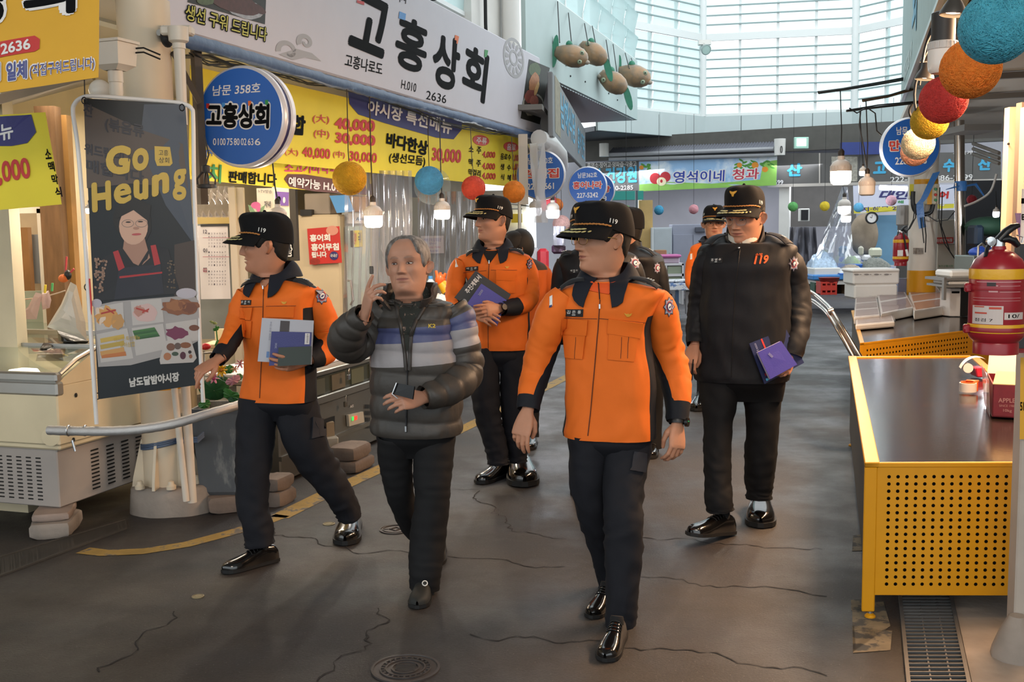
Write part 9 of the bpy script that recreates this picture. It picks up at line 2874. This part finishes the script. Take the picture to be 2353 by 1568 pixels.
# ---- steel pole with blue rag, posts
t=Thing('steel_pole','shiny stainless steel pole with a blue rag knotted round it','pole',P(2208,690,13.0))
a,bq=P(2212,700,13.0),P(2203,180,13.0);b=MB(mat('stainless_bright',''));b.tube([V((a.x,a.y,0)),bq],.062,24);t.part('tube',b)
b=MB(mat('stainless_bright',''));b.tube([P(2196,420,12.9),P(2198,620,12.9)],.012,8);t.part('thin_tube',b)
b=MB(TAPE);c=P(2207,428,12.95);b.lathe([(.068,-.06),(.078,0),(.068,.06)],16,Mx.Translation(c));b.tube([c+V((.04,-.04,0)),c+V((.16,-.06,.02)),c+V((.27,-.06,-.13))],[.03,.045,.02],8,flat=.4);b.tube([c+V((-.04,-.04,0)),c+V((-.20,-.06,-.04))],[.03,.01],8,flat=.4);t.part('rag',b)
b=MB(mat('wire_white','b5b2b0',.5));b.tube([crom([P(x,y,11.0)for x,y in((2290,400),(2276,440),(2246,462),(2216,474))],i/12)for i in range(13)],.012,6);solo('white_cable',b,'white cable sagging from the cream post to the steel pole','cable')
t=Thing('stall_post','cream metal post with a bolt hole behind the fire extinguisher','post',P(2312,700,6.6));b=MB(mat('post_cream','c2a88e',.5,var=.05));pbox(b,2298,250,2326,900,6.6,.07);t.part('face',b);b=MB(BLK);b.lathe([(.008,0),(.008,.004),(.001,.005)],10,Mx.Translation(P(2317,331,6.59))@Mx.Rotation(PI/2,4,'X'));t.part('bolt_hole',b)
b=MB(mat('post_grey_dark','5b5148',.6));pbox(b,2326,240,2344,860,6.3,.07);b.use(mat('post_taupe','8f7f70',.6));pbox(b,2336,250,2375,860,6.2,.07);solo('post',b,'dark taupe post at the right edge behind the fire extinguisher','post')
# foreground post
g_=G(2322,1520);t=Thing('stall_post','worn off-white post with yellow sticker at the right edge, nearest the camera','post',V((g_.x+.1,g_.y,0)))
PW=mat('post_worn_white','a89d92',.55,var=.08,vscale=6,col2='5a5048',c2scale=7,c2lo=.68,c2hi=.76)
b=MB(PW);a=P(2327,1500,3.75);X0=a.x
b.obox(V((X0,3.75,0)),V((.12,-.02,0)),V((.02,.10,0)),UPV*1.2,.006);b.obox(V((X0+.03,3.76,1.2)),V((.12,-.02,0)),V((.02,.10,0)),UPV*1.7,.006);t.part('shaft',b)
b=MB(CONC);b.smooth=True;c=P(2335,1500,3.72);b.lathe([(.09,0),(.085,.03),(.06,.10),(.03,.16),(.001,.16)],10,Mx.Translation(V((c.x,c.y,0))));t.part('cement_lump',b)
b=MB(mat('sticker_amber','cf9a2c',.5));Yq=3.735;b.poly([P(x,y,Yq)for x,y in((2345,822),(2370,822),(2370,1010),(2343,1010))][::-1]);b.use(INK);FQ=Face(P(2350,940,Yq-.002),V((0,-1,0)),.001);FQ.text(b,'51',(2344,944),(2353,944),(2344,924),.02,1);t.part('sticker',b)
b=MB(mat('bracket_red','7a1a20',.5));pbox(b,2322,806,2372,812,3.66,.06);b.use(DARK);pbox(b,2335,560,2372,806,3.72,.04);solo('wall_bracket',b,'dark steel bracket holding the large fire extinguisher at the post','bracket')
# violet and white papers at the edge
b=MB(mat('paper_violet','6a5a86',.5));b.poly([P(x,y,4.4)for x,y in((2333,490),(2352,490),(2353,590),(2346,570))][::-1],V((0,.004,0)));solo('violet_sheet',b,'violet paper strip at the right edge above the fire extinguisher','paper')
t=Thing('edge_sign','white sign with dark lettering cut off at the right edge','sign',P(2352,470,4.3));b=MB(WHT);pbox(b,2345,436,2376,600,4.3,.01);t.part('board',b);b=MB(INK);Face(P(2350,500,4.296),V((0,-1,0)),.001).text(b,'B',(2347,506),(2356,506),(2347,492),.03,1);pbox(b,2347,456,2376,468,4.298,.002);t.part('lettering',b)
# ---- right eaves: sign board seen edge-on, ceiling joists, lamps, cables
t=Thing('stall_sign','teal grey stall sign with pale blue lettering seen edge-on above the yarn balls','sign',RP(-2,0,3.2))
ob=RP(-6.5,0,2.75)
zt3=on_plane(2027,86,RB,AN).z
b=MB(mat('sign_teal_grey','8fa6a6',.5,var=.06));b.obox(ob,AD*6.5,AN*.16,UPV*1.15,.01);t.part('case',b)
b=MB(LB2)
for s0,s1,tx in((-4.9,-4.1,'홍'),(-3.9,-3.1,'어'),(-2.6,-1.9,'회')):
 b.text(tx,lambda x,y:RP(s1+(s0-s1)*x,-.004,2.98+.62*y),1,1,.03)
t.part('lettering',b)
b=MB(mat('letter_pale','c4d2d2',.5));b.text('228-5633 228-1147',lambda x,y:RP(-.6-1.4*x,-.004,2.86+.14*y),1,1,.01);t.part('number_lettering',b)
b=MB(mat('trim_silver','a9b2b2',.35,.5));b.obox(RP(-6.5,-.01,2.73),AD*6.5,AN*.03,UPV*.03);t.part('edge_trim',b)
b=MB(mat('eave_dark','26221f',.7));b.obox(RP(-6.5,.16,2.72),AD*6.8,AN*.06,UPV*.2);solo('eave_beam',b,'dark eave beam behind the stall sign on the right','beam')
for i in range(5):
 b=MB(mat('joist_grey','6f6a64',.6));b.obox(RP(-5.5+1.5*i,.25,2.80),AN*2.6,AD*.05,UPV*.05);solo('ceiling_joist',b,('nearest','second','third','fourth','farthest')[i]+' grey joist under the right-hand stall ceiling, counting from the camera','joist')
for i,(cx,cy,Y,s_,lab)in enumerate(((2189,34,3.9,1.0,'black cone spot lamp at the top right, nearest the camera'),(2124,182,5.4,1.0,'second black cone spot lamp, beside the unlit white drum bulb'),(2128,143,6.4,.8,'third black cone spot lamp half hidden behind the second'))):
 c=P(cx,cy,Y);t=Thing('cone_lamp',lab,'lamp',c)
 r=29*mpp(3.9)*s_
 Rm=Mx.Translation(c)@Mx.Rotation(math.radians(6),4,'Y')
 b=MB(mat('cone_black','3a3632',.45));b.lathe([(r,0),(r*.98,.01),(r*.72,r*.75),(r*.5,r*1.1),(r*.45,r*1.7),(.001,r*1.75)],24,Rm);t.part('shade',b)
 b=MB(mat('cone_rim','8a7860',.35));b.lathe([(r,0),(r*.93,-.002),(r*.86,.012)],24,Rm);t.part('rim',b)
 b=MB(mat('spot_glow','fff6e6',.4,emit='fff0d8',estr=14));b.lathe([(r*.66,.010),(.001,.004)],20,Rm);t.part('lamp_face',b)
 if i<2:light('cone_light','SPOT',c-UPV*.03,26,(1,.72,.46),.04,c+V((-.15+.3*i,.35,-2)),cone=math.radians(100),blend=.6)
t=Thing('drum_bulb','large unlit white drum bulb in a black holder behind the orange yarn ball','lamp',P(2166,130,4.6))
c=P(2166,130,4.6);u=mpp(4.6)
b=MB(mat('holder_black','24211f',.5));b.lathe([(26*u,30*u),(26*u,95*u),(20*u,98*u),(.001,98*u)],24,Mx.Translation(c));t.part('holder',b)
b=MB(mat('diffuser_off','d9d4cd'));b.lathe([(.001,-38*u),(24*u,-37*u),(30*u,-30*u),(31.5*u,-18*u),(31.5*u,14*u)],30,Mx.Translation(c));t.part('diffuser',b)
b=MB(mat('housing_grey','bdb9b4',.35));b.lathe([(31.5*u,14*u),(33*u,16*u),(31*u,32*u),(24*u,34*u)],30,Mx.Translation(c))
for i in range(22):a=2*PI*i/22;d=V((math.cos(a),math.sin(a),0));b.obox(c+d*31*u+UPV*15*u,d*2.5*u,V((-d.y,d.x,0))*3*u,UPV*15*u)
t.part('fins',b)
b=MB(CABLE)
for k,pts in enumerate(([(2150,60),(2130,100),(2118,160),(2112,200)],[(2146,90),(2120,150),(2104,210),(2108,260),(2130,268),(2130,230)],[(2096,240),(2088,256),(2096,274),(2112,270),(2108,252)],[(2156,20),(2140,70),(2124,130)],[(2180,70),(2190,80),(2206,74)])):
 b.tube(wob([crom([P(x,y,5.6+.2*k)for x,y in pts],i/14)for i in range(15)],.02,k),.008,5)
solo('cable_bundle',b,'tangled black cables under the stall sign on the right','cable')
b=MB(mat('plate_rod','8a8580',.5,.4));
for i in range(3):b.tube([P(2236,330+12*i,11.5),P(2296,352+12*i,11.0)],.02,6)
b.use(mat('drier_grey','8f8c88',.5));pbox(b,2216,286,2300,300,11.6,.6);solo('drying_rack',b,'grey rack with drying clips under the far right ceiling','rack')
# white stacked foam coolers and tank behind the pillar
t=Thing('foam_cooler','tall white cooler with a red lettered band behind the right-hand pillar','cooler',P(2180,690,14.3));b=MB(mat('cooler_white','bdb6aa',.5));pbox(b,2150,504,2196,556,14.3,.5,bev=.02);pbox(b,2146,560,2200,790,14.35,.5,bev=.02);t.part('body',b)
b=MB(mat('band_red','b8423c',.5));pbox(b,2150,546,2190,560,14.27,.02);b.use(WHT);Face(P(2170,553,14.265),V((0,-1,0)),.003).text(b,'신선냉장식품',(2152,557),(2188,556),(2152,549),.03,1);t.part('red_band',b)
b=MB(mat('line_green','6f8f6a',.6));Face(P(2170,612,14.34),V((0,-1,0)),.003).text(b,'농수산물시장',(2156,614),(2190,614),(2156,609),.02,1);t.part('green_lettering',b)
b=MB(mat('tank_navy','1f2c3c',.35));pbox(b,2240,518,2262,566,12.5,.25,bev=.03);solo('water_tank',b,'dark navy tank beyond the steel pole','tank')
b=MB(mat('net_green','2a4a3a',.7));b.ball(P(2270,520,12.8),(.28,.2,.12),14,8);solo('net_bundle',b,'dark green net bundle above the navy tank','net')
b=MB(mat('bag_blue','2f55c0',.35));b.ball(P(2262,580,11.2),(.17,.12,.07),14,8);solo('blue_bag',b,'bright blue plastic bag behind the near fire extinguisher','bag')
b=MB(mat('tank_steel','7d8480',.35,.5));pbox(b,2236,588,2310,640,10.9,.35,yaw=10,bev=.01);b.use(ALU);b.tube([P(2247,590,10.8),P(2248,566,10.8),P(2256,560,10.8),P(2264,568,10.8)],.012,8);solo('steel_basin',b,'steel sink with a bent tap behind the near fire extinguisher','sink')
# ------------------------------------------------------------------ what the people hold
def slab(name,label,cat,pts,Y,th,m,cover=None,prints=None,pages=True):
 """thin book or folder; pts are four pixel corners with depth offsets (tl, tr, br, bl)"""
 q=[P(x,y,Y+d)for x,y,d in pts]
 n=(q[1]-q[0]).cross(q[3]-q[0]).normalized()
 if n.dot(CAM-q[0])<0:n=-n
 t=Thing(name,label,cat,sum(q,V((0,0,0)))/4)
 c=sum(q,V((0,0,0)))/4
 b=MB(m);b.poly(q,-n*.002);b.poly([p-n*(th-.002)for p in q],-n*.002);t.part('cover',b)
 if pages:
  b=MB(mat('page_edges','c9c6bf',.8));b.poly([c+(p-c)*.985-n*.002 for p in q],-n*(th-.004));t.part('pages',b)
 def pl(u,v,k=1):return(q[3]*(1-u)+q[2]*u)*(1-v)+(q[0]*(1-u)+q[1]*u)*v+n*(.0012*k)
 for nm,mm,kind,a in(prints or[]):
  b=MB(mm)
  if kind=='rect':u0,v0,u1,v1=a;b.poly([pl(u0,v0),pl(u1,v0),pl(u1,v1),pl(u0,v1)])
  else:
   tx,o,ux,vy,bo=a;b.text(tx,lambda x,y:pl(o[0]+ux[0]*x+vy[0]*y,o[1]+ux[1]*x+vy[1]*y,2),1,1,bo)
  t.part(nm,b)
 return t
PAPER=mat('paper_grey_white','a9aab2',.7);NB=mat('notebook_navy','23296a',.45,bump=.1,bscale=200);NV=mat('notebook_violet','3d3a8e',.45,bump=.1,bscale=200);SILV=mat('print_silver','8a8eae',.4)
# striding officer: sheet, navy notebook, dark green notebook
slab('paper_sheet','white printed sheet behind the navy notebook of the striding officer','paper',[(602,731,-.22),(721,737,-.20),(716,838,-.22),(592,831,-.24)],5.05,.004,PAPER,prints=[('photo_print',mat('print_sepia_dark','3f3a3c',.6),'rect',(.36,.70,.54,.96)),('blue_print',mat('print_bluish','5a7aa8',.6),'rect',(.15,.10,.20,.24)),('text_lines',mat('print_faint','7a7d8c',.7),'text',('민방위 훈련 안내',(.20,.5),(0,.42),(-.035,0),0))],pages=False)
slab('notebook','navy notebook with a white label held by the striding officer','notebook',[(624,762,-.25),(716,764,-.22),(712,836,-.24),(618,841,-.27)],5.05,.012,NB,prints=[('label',mat('label_white2','c4c2c4',.6),'rect',(.84,.62,.96,.97)),('lettering',SILV,'text',('2020',(.16,.50),(0,.16),(-.05,0),.02)),('label_lettering',INK,'text',('보성소방서',(.93,.66),(0,.28),(-.05,0),0))])
slab('notebook','small dark green notebook in the fingers of the striding officer','notebook',[(640,799,-.275),(716,796,-.25),(714,838,-.26),(638,842,-.285)],5.05,.010,mat('notebook_green','16261f',.45))
# folder officer
slab('folder','black folder with white brush lettering held aslant against an orange jacket','folder',[(1093,622,-.16),(1174,677,-.16),(1138,742,-.20),(1044,684,-.20)],6.45,.008,mat('folder_black','17181c',.5),prints=[('lettering',mat('print_white',''),'text',('추진계획서',(.20,.30),(.02,.62),(-.13,.02),.02))],pages=False)
slab('notebook','violet blue notebook held over the black folder','notebook',[(1106,652,-.22),(1164,690,-.22),(1142,750,-.24),(1066,708,-.24)],6.45,.014,NV,prints=[('lettering',SILV,'text',('2020',(.18,.62),(.0,.22),(-.07,.0),.02))])
# officer in black
slab('booklet','dark blue printed booklet under the violet notebook of the man in black','booklet',[(1722,790,-.22),(1806,756,-.14),(1848,834,-.14),(1757,883,-.22)],5.4,.006,mat('booklet_blue','20294e',.4),prints=[('red_stripe',mat('print_red',''),'rect',(.30,.52,.34,1.0)),('red_stripe',mat('print_red',''),'rect',(.08,.16,.16,.22)),('cyan_mark',mat('print_cyan',''),'rect',(.06,.04,.16,.10)),('lettering',SILV,'text',('안전문화 길라잡이',(.10,.96),(0,-.30),(.05,0),.01))])
slab('notebook','violet notebook with white page edges held by the man in black','notebook',[(1741,810,-.25),(1795,784,-.20),(1832,838,-.20),(1770,872,-.25)],5.4,.016,NV,prints=[('lettering',SILV,'text',('2020',(.30,.80),(.06,-.18),(.08,.03),.02))])
# old man's phone
slab('phone','black phone with a silver edge in the lowered hand of the old man','phone',[(909,880,-.30),(952,888,-.33),(948,918,-.33),(901,905,-.31)],4.6,.010,mat('phone_black','0d0d0f',.2),pages=False)
b=MB(STEEL);b.tube([P(911,880,4.29),P(901,906,4.28),P(914,916,4.27)],.003,6);solo('phone_edge',b,'bright silver rim along the edge of the black phone','phone rim')
bpy.data.objects.remove(_to);bpy.data.curves.remove(_tc)
for nm,g in(('yarn_ball_lantern','yarn ball lanterns hung through the market'),('hanging_bulb','bulbs hanging on wires'),('round_sign','blue round stall signs'),('concrete_block','blocks under the freezers'),('wrapped_tray','wrapped trays on the second counter'),('stall_counter','yellow perforated counters'),
('foam_box','white foam boxes'),('carved_fish','carved fish on the fascia'),('cone_lamp','cone spot lamps on the right'),('fire_extinguisher','red fire extinguishers'),('fish_tray','trays on the far fish counter'),('padlock','padlocks on the steel freezer'),('ceiling_joist','joists under the stall ceiling'),
('clothes_peg','pegs on the clothes line'),('plastic_bag','plastic bags by the window'),('notebook','notebooks carried by the men'),('pole','thin poles on the right'),('person','people walking through the market'),('survey_disc','brass discs in the asphalt'),('manhole_cover','covers in the asphalt'),('grey_shop_sign','grey shop signs'),('plastic_curtain','clear curtains of the corner shop')):
 for o in bpy.data.objects:
  if o.parent is None and o.name.split('.')[0]==nm and 'label' in o:o['group']=g
